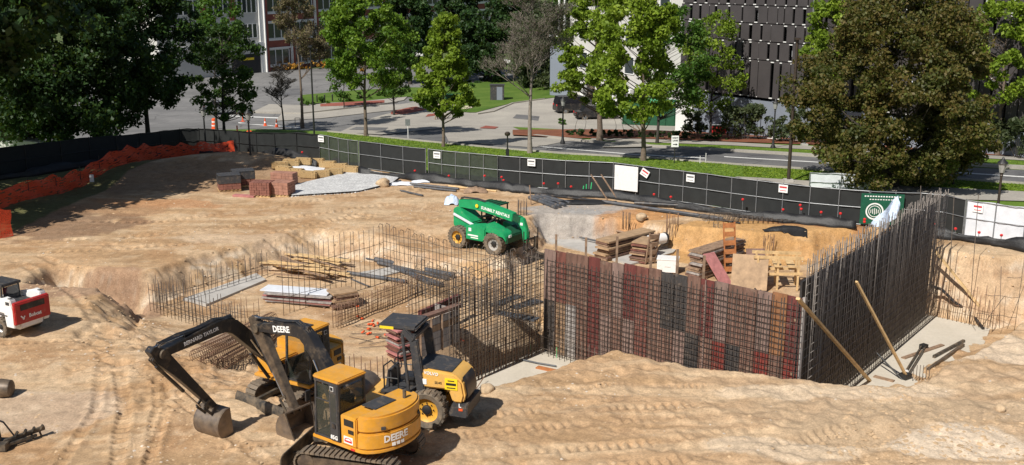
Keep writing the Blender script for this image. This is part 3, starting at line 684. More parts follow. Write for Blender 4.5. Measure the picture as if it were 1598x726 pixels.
# dark wall
zD0 = zat(C3.y, 441); zD1 = zat(R3.y, 321); dD = (R3-C3).normalized(); LD = (R3-C3).length
t_ = thing('dark_formwork_wall', 'tall dark formwork wall behind dense rebar above the empty concrete slab', 'formwork', C3)
n = 12
for i in range(n):
    t0, t1 = (i+.5)/n, 0; c = dD*(LD*t0)-nB*.1; mb = MB(); zt = zD0+(zD1-zD0)*t0-FA
    mb.bar(Vector((c.x, c.y, .05)), Vector((c.x, c.y, zt)), LD/n-.02, .08, up=nB)
    for k in range(1, 9):
        e = c+nB*.045; mb.bar(e+dD*(-LD/n/2+.03)+Vector((0, 0, zt*k/9)), e+dD*(LD/n/2-.03)+Vector((0, 0, zt*k/9)), .03, .03, up=nB)
    mb.build('form_panel', M['darkpanel'], t_)
mb = MB(); mb.bar(-nB*.22+Vector((0, 0, 4)), dD*LD-nB*.22+Vector((0, 0, zD1-FA-.6)), .1, .12); mb.bar(-nB*.22+Vector((0, 0, 2)), dD*LD-nB*.22+Vector((0, 0, 2)), .1, .12); mb.build('waler', M['oldlumber'], t_)
ztop0 = zat(C3.y, 402); ztop1 = zat(R3.y, 293)
mat_wall('rebar_mat', 'tall dense dark rebar curtain running along the dark wall from the corner', C3+nB*.08, R3+nB*.08, FA+.04, lin(ztop0, ztop1), .22, .3, (0, .3), .017, jit=.12, zh=lin(ztop0-.1, ztop1-.2), mat='rebarshade')
for f, lb in ((.06, 'thin white vertical strip on the dark rebar curtain right by the wall corner'), (.5, 'thin white vertical strip halfway along the dark rebar curtain')):
    mb = MB(); e = C3+dD*(LD*f)+nB*.40; mb.tube((e.x, e.y, FA+1.2), (e.x, e.y, zD0+.1), .013, 6); tag(mb.build('spacer_strip', M['galv']), lb, 'strip')

# ------------------------------------------------------------------ open rebar walls on the left
zw = lin(zat(L3.y, 388), zat(W3.y, 462))
mat_wall('rebar_mat', 'tall open double rebar curtain running left from the formwork wall', L3+Vector((-.25, -.1, 0)), W3, FA, zw, .18, .30, (0, -.32), .014, jit=.1, hooks=True)
mat_wall('rebar_dowels', 'thick short starter bars along the foot of the open rebar curtain', L3+Vector((-.2, -.4, 0)), W3+Vector((.1, -.35, 0)), FA, FA+1.3, .24, .4, (0,), .02, jit=.2, cat='rebar', mat='rebarrust')
pw = lambda px, z=FB: P(px[0], px[1], z)
M1a, M1b, M2b = pw((443, 492)), pw((600, 441)), pw((815, 497))
mat_wall('rebar_mat', 'tall thin sparse rebar curtain on the back left edge of the pit by the lumber', M1a, M1b, FB, lin(FB+2.9, zat(M1b.y, 351)), .30, 1.2, (0,), .012, jit=.1)
mat_wall('rebar_mat', 'tall thin rebar curtain in front of the green telehandler', M1b, M2b, FB, lin(zat(M1b.y, 350), zat(M2b.y, 402)), .22, .36, (0,), .012, jit=.1, hooks=True)
mat_wall('rebar_mat', 'low double rebar grid on the pit floor left of the roller canopy', pw((520, 512)), pw((652, 458)), FB, FB+1.0, .17, .3, (0, .25), .013, jit=.1, mat='rebarrust')
mat_wall('rebar_mat', 'mid height rebar curtain behind the grey form box', pw((640, 548)), pw((800, 478)), FB, FB+2.5, .2, .4, (0,), .014, jit=.1, hooks=True)
mat_wall('rebar_mat', 'rebar curtain crossing the pit from the form box towards the formwork corner', pw((652, 462)), pw((842, 515)), FB, FB+1.7, .24, .35, (0,), .014, jit=.15, hooks=True)
mat_wall('rebar_mat', 'row of thin starter bars along the far edge of the pale footing', pw((250, 480)), pw((410, 430)), FB, FB+1.2, .33, .8, (0, .35), .012, jit=.15)
mat_wall('rebar_mat', 'row of thin starter bars from the left end of the pit towards the black boom', pw((246, 482)), pw((385, 528)), FB, FB+1.35, .25, .6, (0, .35), .013, jit=.2)
mat_wall('rebar_dowels', 'short starter bars on the pit floor behind the excavator with the raised boom', pw((330, 500)), pw((405, 496)), FB, FB+.8, .22, .5, (0,), .012, jit=.15, cat='rebar', mat='rebarrust')
mat_wall('rebar_dowels', 'short starter bars sticking up between the excavator cab and the roller', pw((520, 592)), pw((690, 622)), FB-.1, FB+1.0, .22, .6, (0,), .015, jit=.2, cat='rebar', mat='rebarrust')
mat_wall('rebar_dowels', 'row of rusty starter bars along the right back edge of the slab', P(1452, 494, FA), P(1548, 517, FA), FA, FA+1.6, .2, 1.4, (0,), .015, jit=.5, cat='rebar', mat='rebarrust')
mat_wall('rebar_mat', 'loose fan of thin bars where the slab meets the right bank', P(1520, 520, FA), P(1585, 500, -2.2), -2.6, lin(-1.2, .6), .3, .9, (0,), .012, jit=.4, cat='rebar', lean=.35)
t_ = thing('tall_bars', 'four very tall thin bars standing by the right end of the dark wall', 'rebar', P(1485, 500, FA)); sg = []
for px, b0, tpx, t0 in ((1456, 495, 1458, 300), (1478, 500, 1489, 305), (1512, 506, 1527, 303), (1430, 500, 1437, 290)):
    a = P(px, b0, FA); sg.append((a-t_.location, PY(tpx, t0, a.y+.1)-t_.location, .016))
bars('vertical_bars', sg, M['rebar'], t_)
# clusters of column starter bars
for i, (px, py, hh, nb, wd, lab) in enumerate([(877, 366, 1.3, 8, .4, 'cluster of upright column bars by the grey gravel slope left of the pit corner'), (1048, 388, 1.9, 12, .6, 'round cluster of upright column bars near the white culvert pipe'), (1119, 392, 1.6, 8, .5, 'cluster of upright column bars just left of the ladder'), (1198, 405, 1.4, 8, .55, 'cluster of rusty column bars behind the timber trestle'), (977, 355, .9, 8, .4, 'short cluster of column bars above the orange clay bank'), (815, 345, 1.2, 10, .5, 'cluster of column bars just right of the telehandler boom'), (965, 395, .9, 10, 1.6, 'low row of starter bars on the pale footing')]):
    c = pw((px, py), FB if py > 357 else -.3); sg = []
    for k in range(nb):
        a = 2*math.pi*k/nb; p = Vector((math.cos(a)*wd/2, math.sin(a)*wd*.35, -.1)); sg.append((p, p+Vector((random.uniform(-.03, .03), 0, hh+random.uniform(-.15, .15))), .014))
    t_ = thing('column_bars', lab, 'rebar', c, group='column starter bars'); bars('vertical_bars', sg, M['rebarrust' if i in (3, 1) else 'rebar'], t_)
    if i in (0, 1, 5):
        hs = []
        for z in (.2, .5):
            for k in range(12):
                a, b2 = 2*math.pi*k/12, 2*math.pi*(k+1)/12; hs.append(((math.cos(a)*wd/2, math.sin(a)*wd*.35, z), (math.cos(b2)*wd/2, math.sin(b2)*wd*.35, z), .01))
        bars('tie_hoops', hs, M['rebar'], t_)
# rebar cages lying on the ground behind the front buckets
a, b_ = S(322, 572), S(424, 520); d = (b_-a); Lc = d.length; d.normalize()
for i in range(4):
    off = (-.45+.42*i) if i < 3 else -.05; zz = .05 if i < 3 else .5
    p0 = Vector((a.x, a.y, 0))+Vector((-d.y, d.x, 0))*off; p0.z = ground(p0.x, p0.y)+zz-.1
    t_ = thing('rebar_cage', ['rusty rebar cage lying nearest in the cage pile', 'rusty rebar cage lying in the middle of the cage pile', 'rusty rebar cage lying farthest in the cage pile', 'rusty rebar cage resting on top of the cage pile'][i], 'rebar cage', p0, math.atan2(d.y, d.x), 'rebar cages piled on the ground')
    ls, hs = [], []; zt = ground(p0.x+d.x*Lc, p0.y+d.y*Lc)+zz-p0.z-.1
    R_ = lambda x: Vector((x, 0, zt*x/Lc))
    for k in range(8):
        an = 2*math.pi*k/8; q = Vector((0, .2*math.cos(an), .24+.22*math.sin(an))); ls.append((R_(0)+q, R_(Lc)+q, .011))
    x = .05
    while x < Lc:
        for k in range(10):
            a1, a2 = 2*math.pi*k/10, 2*math.pi*(k+1)/10
            hs.append((R_(x)+Vector((0, .22*math.cos(a1), .24+.24*math.sin(a1))), R_(x+.04)+Vector((0, .22*math.cos(a2), .24+.24*math.sin(a2))), .010))
        x += .17
    bars('long_bars', ls, M['rebarrust'], t_); bars('tie_hoops', hs, M['rebarrust'], t_)

# ------------------------------------------------------------------ lumber, panels, pipes
def beam(name, p, q, w, h, mat, label, cat, group=None, lift=.0):
    p = Vector(p); q = Vector(q); mb = MB(); mb.bar((0, 0, 0), q-p, w, h); o = mb.build(name, M[mat], None, .004); o.location = p+Vector((0, 0, h/2+lift)); return tag(o, label, cat, group)
def bar_round(name, p, q, r, mat, label, cat, group=None, n=10):
    p = Vector(p); q = Vector(q); mb = MB(); mb.tube((0, 0, 0), q-p, r, n); o = mb.build(name, M[mat]); o.location = p+Vector((0, 0, r)); return tag(o, label, cat, group)
# fan of loose planks
for i in range(34):
    cx = random.uniform(-34, 34); cy = random.uniform(-12, 14); c = pw((478+cx, 424+cy)); an = R(random.gauss(-24, 9)); L_ = random.uniform(1.6, 3.6)
    dv = Vector((math.cos(an), math.sin(an), 0))*L_/2; z = FB+.05+.014*i+random.uniform(0, .05)
    mb = MB(); mb.bar(-dv+Vector((0, 0, random.uniform(-.08, .08))), dv, random.choice((.1, .15, .2)), .045)
    o = mb.build('plank', M[random.choice(['lumber', 'lumber', 'lumber', 'oldlumber'])], None, .004); o.location = (c.x, c.y, z)
    tag(o, 'tan plank in the loose fan of new lumber on the left pit floor', 'plank', 'loose planks on the left pit floor')
beam('board', pw((438, 402), FB+.5), pw((480, 419), FB+.1), .3, .06, 'oldlumber', 'weathered board leaning on the left pit bank above the plank pile', 'board')
# red and white formwork stack
def stack(name, label, c, L_, W_, n, ang, mats, cat='stack', th=.07, gap=.02, jit=.06, part='panel', z0=FB):
    t = thing(name, label, cat, (c[0], c[1], z0), ang)
    for i in range(n):
        mb = MB(); mb.box((random.uniform(-jit, jit)*2, random.uniform(-jit, jit), .03+th/2+i*(th+gap)), (L_*random.uniform(.9, 1), W_*random.uniform(.85, 1), th), rz=R(random.uniform(-2, 2)))
        mb.build(part, M[mats[i % len(mats)]], t, .004)
    for s in (-.35, .35):
        mb = MB(); mb.box((s*L_, 0, .0), (.1, W_*.95, .06)); mb.build('bearer', M['oldlumber'], t)
    return t
c = pw((472, 474)); stack('form_panel_stack', 'stack of white and red edged form panels on the left pit floor', c, 3.4, .9, 8, R(-14), ['fgrey', 'offwhite', 'pinkwrap', 'fgrey', 'pinkwrap', 'offwhite'], th=.055, jit=.14, part='form_panel')
c = pw((535, 478)); stack('form_panel_stack', 'low square stack of brown form panels beside the orange flagging in the left pit', c, 1.1, 1.0, 7, R(30), ['plywood', 'fbrown', 'oldlumber'], th=.08, part='form_panel')
stack('form_panel_stack', 'stack of red brown panels behind the roller seat', pw((628, 556)), .8, .9, 15, R(40), ['fred', 'fbrown', 'pinkwrap', 'fgrey'], th=.06, part='form_panel')
c0, c1 = pw((650, 562)), pw((716, 534)); t_ = thing('form_box', 'grey boarded form box with brown top beams behind the roller', 'formwork', c0)
d = c1-c0; nn = Vector((d.y, -d.x, 0)).normalized()
for k in range(5):
    mb = MB(); mb.bar(Vector((0, 0, .15+.27*k)), d+Vector((0, 0, .15+.27*k)), .05, .25); mb.build('side_board', M['fgrey' if k != 3 else 'ftan'], t_)
for k in range(4):
    mb = MB(); p = d*((k+.3)/4)+nn*.06; mb.bar(p, p+Vector((0, 0, 1.45)), .09, .07); mb.build('stud', M['oldlumber'], t_)
mb = MB(); mb.bar(Vector((-.2, 0, 1.5)), d*1.05+Vector((0, 0, 1.5)), .3, .12); mb.build('top_beam', M['fbrown'], t_)
mb = MB(); mb.bar(d, d-nn*1.2, .05, 1.3); o = mb.build('end_board', M['fgrey'], t_); o.location = (0, 0, .7)
beam('red_beam', pw((655, 497), FB+.9), pw((716, 470), FB+.9), .18, .3, 'fmaroon', 'dark red beam lying on supports above the grey form box', 'beam')
# grey pipes
for i, (p, q, r, lb) in enumerate([((548, 400), (632, 418), .05, 'thin grey pipe at the far left of the pipe group by the cloth strip'), ((586, 409), (708, 434), .13, 'thickest grey pipe of the pit floor, the farthest one on the right'), ((590, 413), (700, 438), .09, 'grey pipe lying against the thickest pipe on its near side'), ((612, 421), (690, 449), .12, 'grey pipe crossing down towards the near right of the pipe group'), ((625, 424), (672, 446), .09, 'short grey pipe beside the crossing pipe'), ((542, 429), (634, 443), .1, 'grey pipe alone on the left of the pit floor in front of the others'), ((548, 437), (577, 449), .04, 'short thin dark pipe near the planks')]):
    bar_round('pipe', pw(p), pw(q), r, 'pipe', lb, 'pipe', 'pipes on the left pit floor')
sheet_q = [pw((508, 414)), pw((520, 417)), pw((552, 402)), pw((540, 399))]
mb = MB(); mb.prism([(p.x, p.y) for p in sheet_q], FB+.02, FB+.07, 'z'); tag(mb.build('cloth_strip', M['pipe']), 'grey cloth strip lying flat on the pit floor', 'cloth')
for i, (p, q) in enumerate([((770, 478), (812, 462)), ((800, 482), (842, 470)), ((772, 488), (838, 500))]):
    beam('grey_board', pw(p, FB), pw(q, FB), .5, .06, 'pipe', ['left grey sheet lying behind the open rebar curtain', 'right grey sheet lying behind the open rebar curtain', 'near grey board lying behind the open rebar curtain'][i], 'sheet')
# thin loose bars and red litter on the floor left of the roller
sg = []
for i in range(26):
    p = pw((random.uniform(545, 640), random.uniform(505, 545))); an = R(random.uniform(-40, 50)); sg.append((p+Vector((0, 0, .04)), p+Vector((math.cos(an)*1.2, math.sin(an)*1.2, .05)), .012))
tag(bars('loose_bars', sg, M['rebar']), 'loose thin bars strewn on the pit floor left of the roller', 'rebar', kind='stuff')
sg = []
for bx in ((548, 640, 495, 530), (690, 725, 520, 535), (515, 560, 462, 482)):
    for i in range(16):
        p = pw((random.uniform(*bx[:2]), random.uniform(*bx[2:]))); sg.append((p+Vector((0, 0, .05)), p+Vector((random.uniform(-.15, .15), random.uniform(-.15, .15), .09)), .045))
tag(bars('orange_flagging', sg, M['hazardorange']), 'scraps of orange red flagging littered on the pit floor', 'litter', kind='stuff')
# behind the formwork: stacks, ladder, plywood, trestle
stack('lumber_stack', 'long stack of brown boards behind the left half of the formwork', pw((975, 396)), 3.6, .9, 9, R(43), ['oldlumber', 'fbrown', 'plywood'], part='board', th=.09)
stack('lumber_stack', 'stack of dark boards under a white sheet near the ladder', pw((1118, 424)), 3.8, .8, 12, R(45), ['oldlumber', 'fbrown', 'fgrey', 'oldlumber'], part='board', th=.09)
stack('form_panel_stack', 'pile of red brown panels beside the left lumber stack', pw((1004, 405)), 1.5, .9, 11, R(60), ['fred', 'plywood', 'fbrown'], part='form_panel')
def leaning(name, label, base, w_, L_, ang, lean, mat, rungs=0, cat='panel'):
    t = thing(name, label, cat, base, ang)
    up_ = Vector((0, math.sin(lean), math.cos(lean)))
    if rungs:
        for s in (-1, 1):
            mb = MB(); mb.bar(Vector((s*w_/2, 0, 0)), Vector((s*w_/2, 0, 0))+up_*L_, .05, .1, up=(0, 1, 0)); mb.build('rail', M[mat], t)
        for k in range(rungs):
            mb = MB(); p = up_*(L_*(k+.6)/rungs); mb.bar(Vector((-w_/2, 0, 0))+p, Vector((w_/2, 0, 0))+p, .12, L_/rungs*.55, up=up_); mb.build('rung', M[mat], t)
    else:
        mb = MB(); mb.bar(Vector((0, 0, 0)), up_*L_, w_, .04, up=(0, 1, 0)); mb.build('sheet', M[mat], t)
    return t
leaning('ladder', 'orange brown wooden rung ladder leaning up against the pit bank', pw((1140, 428)), .55, 2.5, R(10), R(12), 'cedar', 6, 'ladder')
leaning('ladder', 'short brown wooden ladder leaning behind the pile of red brown panels', pw((1014, 412)), .5, 1.7, R(20), R(-14), 'oldlumber', 4, 'ladder')
leaning('plywood_sheet', 'dark brown plywood sheet tilted behind the ladder foot', pw((1182, 428), FB), .9, 1.3, R(0), R(35), 'fbrown')
leaning('plywood_sheet', 'large grey brown plywood sheet propped behind the formwork right of the ladder', pw((1168, 452), FB+.1), 1.6, 1.6, R(-15), R(25), 'plywood')
leaning('plywood_sheet', 'pinkish form sheet leaning to the left of the large plywood sheet', pw((1135, 446), FB), .7, 1.8, R(35), R(45), 'pinkwrap')
mb = MB(); mb.box((0, 0, .35), (1.0, .7, .6)); mb.box((0, 0, .68), (1.05, .74, .06)); mb.box((0, -.36, .35), (.3, .02, .05)); o = mb.build('white_box', M['white'], None, .03); p = pw((1042, 424)); o.location = p; o.rotation_euler = (0, 0, R(-12)); tag(o, 'white lidded box standing behind the middle of the formwork', 'box')
t_ = thing('timber_trestle', 'new tan timber frame platform behind the corner of the two walls', 'platform', pw((1212, 452)), R(-8))
for x in (-.9, 0, .9):
    for y in (0, .9):
        mb = MB(); mb.bar((x, y, 0), (x, y, 1.55), .09, .09); mb.build('leg', M['lumber'], t_)
for y in (0, .9):
    mb = MB(); mb.bar((-1.1, y, 1.5), (1.1, y, 1.5), .06, .14); mb.build('top_rail', M['lumber'], t_)
    mb = MB(); mb.bar((-1.1, y-.05, .7), (1.1, y-.05, .8), .05, .12); mb.build('brace', M['lumber'], t_)
for k in range(3):
    mb = MB(); mb.box((-.6+.6*k, .5, 1.1), (.35, 1.2, .05)); mb.build('deck_board', M['lumber'], t_)
# tools heap
t_ = thing('steel_clamp_heap', 'dark heap of steel form clamps left of the timber platform', 'clamps', wallhit(1190, 468, L3, nA, -1.0)); sg = []
for k in range(26):
    p = Vector((random.gauss(0, .4), random.gauss(0, .2), random.uniform(-.5, .25))); sg.append((p, p+Vector((random.uniform(-.3, .3), random.uniform(-.2, .2), random.uniform(-.1, .4))), .03))
bars('clamp', sg, M['blackmetal'], t_)
# ---------------- braces and steel on the slab
mk = lambda px, py: wallhit(px, py, C3, nB, .45)
beam('timber_brace', mk(1245, 468), P(1357, 596, FA), .14, .09, 'lumber', 'left long tan timber brace leaning on the rebar nearest the wall corner', 'brace', 'timber braces')
beam('timber_brace', mk(1336, 441), P(1416, 592, FA), .12, .08, 'lumber', 'middle long tan timber brace leaning on the dark rebar curtain', 'brace', 'timber braces')
beam('timber_brace', PY(1452, 384, R3.y+.2), P(1547, 503, FA+.1), .14, .1, 'lumber', 'right long tan timber brace by the far bank of the slab', 'brace', 'timber braces')
p, q = mk(1368, 552), P(1408, 594, FA); bar_round('steel_brace', p, q, .035, 'blackmetal', 'thin black steel rod brace between the two long timber braces', 'brace')
pts = [PY(1452, 446, R3.y), PY(1470, 452, R3.y-.1), PY(1490, 472, R3.y-.4), PY(1515, 488, R3.y-.5), P(1534, 516, FA)+Vector((0, 0, .1))]
mb = MB(); mb.path([p-pts[0] for p in pts], .07, 8); o = mb.build('black_hose', M['black']); o.location = pts[0]; tag(o, 'thick black hose sagging across the starter bars of the right bank', 'hose')
t_ = thing('adjustable_prop', 'black steel adjustable prop lying on the slab', 'prop', P(1412, 592, FA)+Vector((0, 0, .12)))
e = P(1441, 545, FA)-P(1412, 592, FA)
for s in (-1, 1):
    mb = MB(); o_ = Vector((s*.09, 0, 0)); mb.bar(o_, o_+e, .06, .12); mb.build('channel', M['steelblack'], t_)
mb = MB(); mb.box(e, (.3, .25, .2), rz=.6); mb.build('end_plate', M['blackmetal'], t_); mb = MB(); mb.box((0, 0, 0), (.4, .35, .25), rz=.6); mb.build('end_plate', M['blackmetal'], t_)
mb = MB(); mb.box((.1, .25, .05), (.18, .14, .22)); mb.build('tag', M['white'], t_)
beam('steel_beam', P(1457, 559, FA+.04), P(1504, 534, FA+.04), .12, .12, 'steelblack', 'short dark steel beam on the slab, the farther of two', 'beam')
beam('steel_beam', P(1448, 580, FA+.04), P(1503, 541, FA+.04), .12, .14, 'brownsteel', 'long dark steel beam against the right bank, the nearer of two', 'beam')
beam('timber_plank', P(1409, 560, FA+.04), P(1471, 539, FA+.04), .2, .05, 'oldlumber', 'brown plank lying flat across the slab', 'plank')
beam('timber_plank', P(1364, 588, FA+.04), P(1395, 596, FA+.04), .2, .05, 'oldlumber', 'short brown plank lying at the near edge of the slab', 'plank')
sg = [((P(x, 596, FA)), P(x, 596, FA)+Vector((0, 0, .7)), .014) for x in range(1424, 1450, 5)]; tag(bars('rebar_dowels', sg, M['rebar']), 'five short starter bars at the near right corner of the slab', 'rebar')
pts = [P(800, 566, FA), P(815, 565, FA), P(838, 570, FA), P(868, 575, FA)]; mb = MB(); mb.path([p+Vector((0, 0, .1)) for p in pts], .035, 6); tag(mb.build('hose', M['pipe']), 'grey hose lying on the pale slab at the left', 'hose')
beam('timber_plank', P(838, 574, FA+.04), P(866, 580, FA+.04), .25, .06, 'cedar', 'orange brown board scrap lying by the hose on the slab', 'board')
beam('rusty_bar', P(742, 609, FA+.05), P(756, 588, FA+.3), .03, .03, 'rebarrust', 'rusty bar leaning on the near left slab edge', 'bar')
for i, (px, py) in enumerate([(797, 556), (838, 548), (878, 556), (929, 572)]):
    p = P(px, py, FA); mb = MB(); mb.bar((0, 0, 0), (0, 0, .5), .035, .02); o = mb.build('green_stake', M['sticker']); o.location = p+nA*.4; tag(o, ['leftmost bright green tape mark on the rebar foot', 'bright green tape mark at the inner wall corner', 'bright green tape mark on the pale board foot', 'rightmost bright green tape mark by the dirt mound'][i], 'marker', 'green tape marks')

# ------------------------------------------------------------------ fences
def resample(pts, step):
    d = [0]
    for i in range(len(pts)-1): d.append(d[-1]+math.hypot(pts[i+1][0]-pts[i][0], pts[i+1][1]-pts[i][1]))
    n = max(1, round(d[-1]/step)); t = np.linspace(0, d[-1], n+1)
    return [(float(np.interp(a, d, [p[0] for p in pts])), float(np.interp(a, d, [p[1] for p in pts]))) for a in t]
def fence(name, label, px, hgt=1.83, step=1.45, screen='screen', cat='fence', alpha=None, posts='galv'):
    pts = resample([tuple(G(*p))[:2] for p in px], step); base = Vector((pts[0][0], pts[0][1], 0)); base.z = ground(*pts[0])
    t = thing(name, label, cat, base); zs = [max(ground(*p), float(gz(p[1])))-base.z for p in pts]
    Q = [Vector((p[0]-base.x, p[1]-base.y, z)) for p, z in zip(pts, zs)]
    fine = 6; Vv = []; 
    for i in range(len(Q)-1):
        for k in range(fine):
            a = k/fine; p = Q[i].lerp(Q[i+1], a); s = .05*math.sin(math.pi*a)*math.sin(i*2.3)
            Vv.append(p+Vector((0, s, 0)))
    Vv.append(Q[-1]); m_ = len(Vv); nz_ = 5; VV = []
    for j in range(nz_):
        for i, p in enumerate(Vv): VV.append((p.x, p.y+.03*math.sin(i*1.7+j), p.z+.08+(hgt-.08)*j/(nz_-1)-(.03*math.sin(i*.9) if j == nz_-1 else 0)))
    Ff = [(j*m_+i, j*m_+i+1, (j+1)*m_+i+1, (j+1)*m_+i) for j in range(nz_-1) for i in range(m_-1)]
    if screen: npmesh('screen', VV, Ff, M[screen], t, smooth=True)
    for i, p in enumerate(Q):
        mb = MB(); mb.tube(p+Vector((0, -.05, -.1)), p+Vector((0, -.05, hgt+.03)), .028, 6); mb.build('post', M[posts], t)
    for k, f in enumerate((.04, .52, .99)):
        mb = MB()
        for i in range(len(Q)-1): mb.tube(Q[i]+Vector((0, -.055, hgt*f)), Q[i+1]+Vector((0, -.055, hgt*f)), .02, 5, cap=False)
        mb.build('rail', M[posts], t)
    return t
i500 = [i for i, p in enumerate(fence_px) if p[0] == 500][0]
M['screen_open'] = (lambda: (lambda m_: m_)(simple('open_mesh_screen', (.03, .035, .033), .8, var=.3, scale=3)))()
b = M['screen_open'].node_tree.nodes['Principled BSDF']; b.inputs['Alpha'].default_value = .88
fence('screened_fence', 'long black screened fence in the tree shade along the left side of the site', fence_px[:i500+1], 1.85, 2.4, posts='blackmetal')
fence('screened_fence', 'grey framed fence section with a see through screen beside the straw bales', [(500, 258), (560, 264)], 1.85, .9, 'screen_open')
fence('screened_fence', 'black screened fence section between the two see through sections', [(562, 264.3), (665, 277.5)], 1.85, 2.0)
fence('screened_fence', 'grey framed fence section with a see through screen behind the telehandler', [(669, 278), (777, 289)], 1.85, .9, 'screen_open')
fence('screened_fence', 'long black screened fence with grey posts along the road side of the pit', [(777, 289), (870, 297), (958, 304), (1070, 318), (1160, 331), (1262, 345), (1352, 353)], 1.85, 1.45)
fence('screened_fence', 'black screened fence section behind the top of the dark wall', [(1354, 353.4), (1457, 357), (1501, 368)], 1.85, 1.3)
fence('screened_fence', 'right fence section wrapped in a white sheet', [(1503, 368.6), (1640, 391), (1800, 416)], 1.85, 1.4, 'offwhite')
fence('sheeted_fence', 'pale sheeted fence under the bronze leaved tree', [(1262, 299), (1360, 303)], 1.15, 1.5, 'offwhite')
# low silt fence
def silt(px, hh, label, mat='silt'):
    pts = resample([tuple(G(*p))[:2] for p in px], .25); n_ = len(pts); VV = []
    for j in range(4):
        for i, p in enumerate(pts):
            z = ground(*p); a = fbm(np.array([i*.25]), np.array([0.]), 1.5, 3)[0]
            VV.append((p[0], p[1]-.5*(1-j/3)*(.5+.6*a)+.04*math.sin(i*1.3+j*2), z+(hh*(1+.5*a))*j/3+.01))
    Ff = [(j*n_+i, j*n_+i+1, (j+1)*n_+i+1, (j+1)*n_+i) for j in range(3) for i in range(n_-1)]
    o = npmesh('silt_fence', VV, Ff, M[mat], smooth=True)
    md = o.modifiers.new('thick', 'SOLIDIFY'); md.thickness = .01
    return tag(o, label, 'silt fence')
silt([(560, 272), (640, 281), (700, 287), (790, 297), (870, 305), (960, 312), (1070, 327), (1160, 340), (1262, 350), (1335, 356)], .42, 'low crumpled black silt fabric along the foot of the road side fence')
silt([(1450, 370), (1505, 378), (1640, 399), (1800, 425)], .55, 'low black silt fabric below the white wrapped fence')
silt([(-60, 296), (60, 282), (200, 260), (300, 244), (368, 250), (495, 265)], .45, 'low black silt fabric at the foot of the shaded left fence')
# orange barrier net
def net(px, hh, label):
    pts = resample([tuple(G(*p))[:2] for p in px], .3); base = Vector((pts[0][0], pts[0][1], ground(*pts[0])))
    t = thing('barrier_net', label, 'barrier net', base); n_ = len(pts); VV = []
    for j in range(5):
        for i, p in enumerate(pts):
            z = ground(*p); sag = .22*abs(math.sin(i*.3/2.2*math.pi))*(j/4)+.05*math.sin(i*1.1)
            VV.append((p[0]-base.x+.05*math.sin(i*.8+j*1.9), p[1]-base.y-.2*(1-j/4)+.06*math.sin(i*.7+j), z-base.z+(hh-sag)*j/4+.02))
    Ff = [(j*n_+i, j*n_+i+1, (j+1)*n_+i+1, (j+1)*n_+i) for j in range(4) for i in range(n_-1)]
    npmesh('net', VV, Ff, M['orange_net'], t, smooth=True)
    for i in range(0, n_, 8):
        p = pts[i]; mb = MB(); mb.tube((p[0]-base.x, p[1]-base.y+.04, ground(*p)-base.z-.1), (p[0]-base.x, p[1]-base.y+.04, ground(*p)-base.z+hh+.1), .025, 6); mb.build('stake', M['blackmetal'], t)
netpx = [(0, 345), (60, 326), (120, 306), (172, 285), (215, 270), (262, 258), (310, 251), (368, 249)]
net([(p[0], p[1]-6) for p in netpx], 1.15, 'long orange plastic barrier net crossing the shaded slope')
net([(2, 372), (22, 368)], 1.5, 'short orange net end hanging in front of the long net at the left edge')
for i, (px, py) in enumerate([(148, 282), (2, 336), (346, 225)]):
    mb = MB(); mb.box((0, 0, 0), (.25, .02, .45)); o = mb.build('paper_notice', M['white']); o.location = G(px, py+14)+Vector((0, -.3, .75)); tag(o, ['small white notice on the middle of the orange net', 'small white notice on the orange net at the left edge of the picture', 'small white notice on the right end of the orange net'][i], 'notice', 'white notices on the barrier net')
# red and white notices on the fence
def onfence(px, frac=.8, dy=-.12):
    x = None
    for k in range(2000):
        y = 40+k*.02; p = PY(px, 300, y)
        if y >= np.interp(p.x, fwx, fwy): break
    return Vector((p.x, y+dy, max(float(gz(y)), ground(p.x, y))+1.85*frac))
def fdir(p):
    return math.atan2(np.interp(p.x+.5, fwx, fwy)-np.interp(p.x-.5, fwx, fwy), 1)
for i, (px, fr, col) in enumerate([(683, .82, 'decal'), (829, .85, 'decal'), (1005, .8, 'signred'), (1076, .8, 'decal'), (1221, .85, 'signred'), (1527, .82, 'signred'), (505, .85, 'decal')]):
    p = onfence(px, fr); t = thing('notice_board', ['small white notice near the left post of the see through section behind the telehandler', 'small white notice on the black fence just left of the green vest stakes', 'tilted red and white notice just right of the white board on the fence', 'small white and red notice on the fence in line with the traffic sign', 'red and white notice on the fence below the tall lamp post', 'red and white notice on the white wrapped fence', 'small white notice on the fence by the straw bales'][i], 'notice', p, fdir(p), 'small notices on the fence')
    if i == 2: t.rotation_euler = (0, R(28), fdir(p))
    mb = MB(); mb.box((0, 0, 0), (.5, .02, .42)); mb.build('board', M['decal'], t)
    mb = MB(); mb.box((0, -.014, .08), (.4, .01, .09)); mb.box((0, -.014, -.1), (.34, .01, .03)); mb.build('lettering', M['signred' if col == 'signred' else 'galv'], t)
p = onfence(976, .55); mb = MB(); mb.box((0, 0, 0), (1.5, .04, 1.45)); o = mb.build('white_board', M['white'], None, .01); o.location = p+Vector((0, -.08, .0)); o.rotation_euler = (0, 0, fdir(p)); tag(o, 'large blank white board fixed to the black fence', 'board')
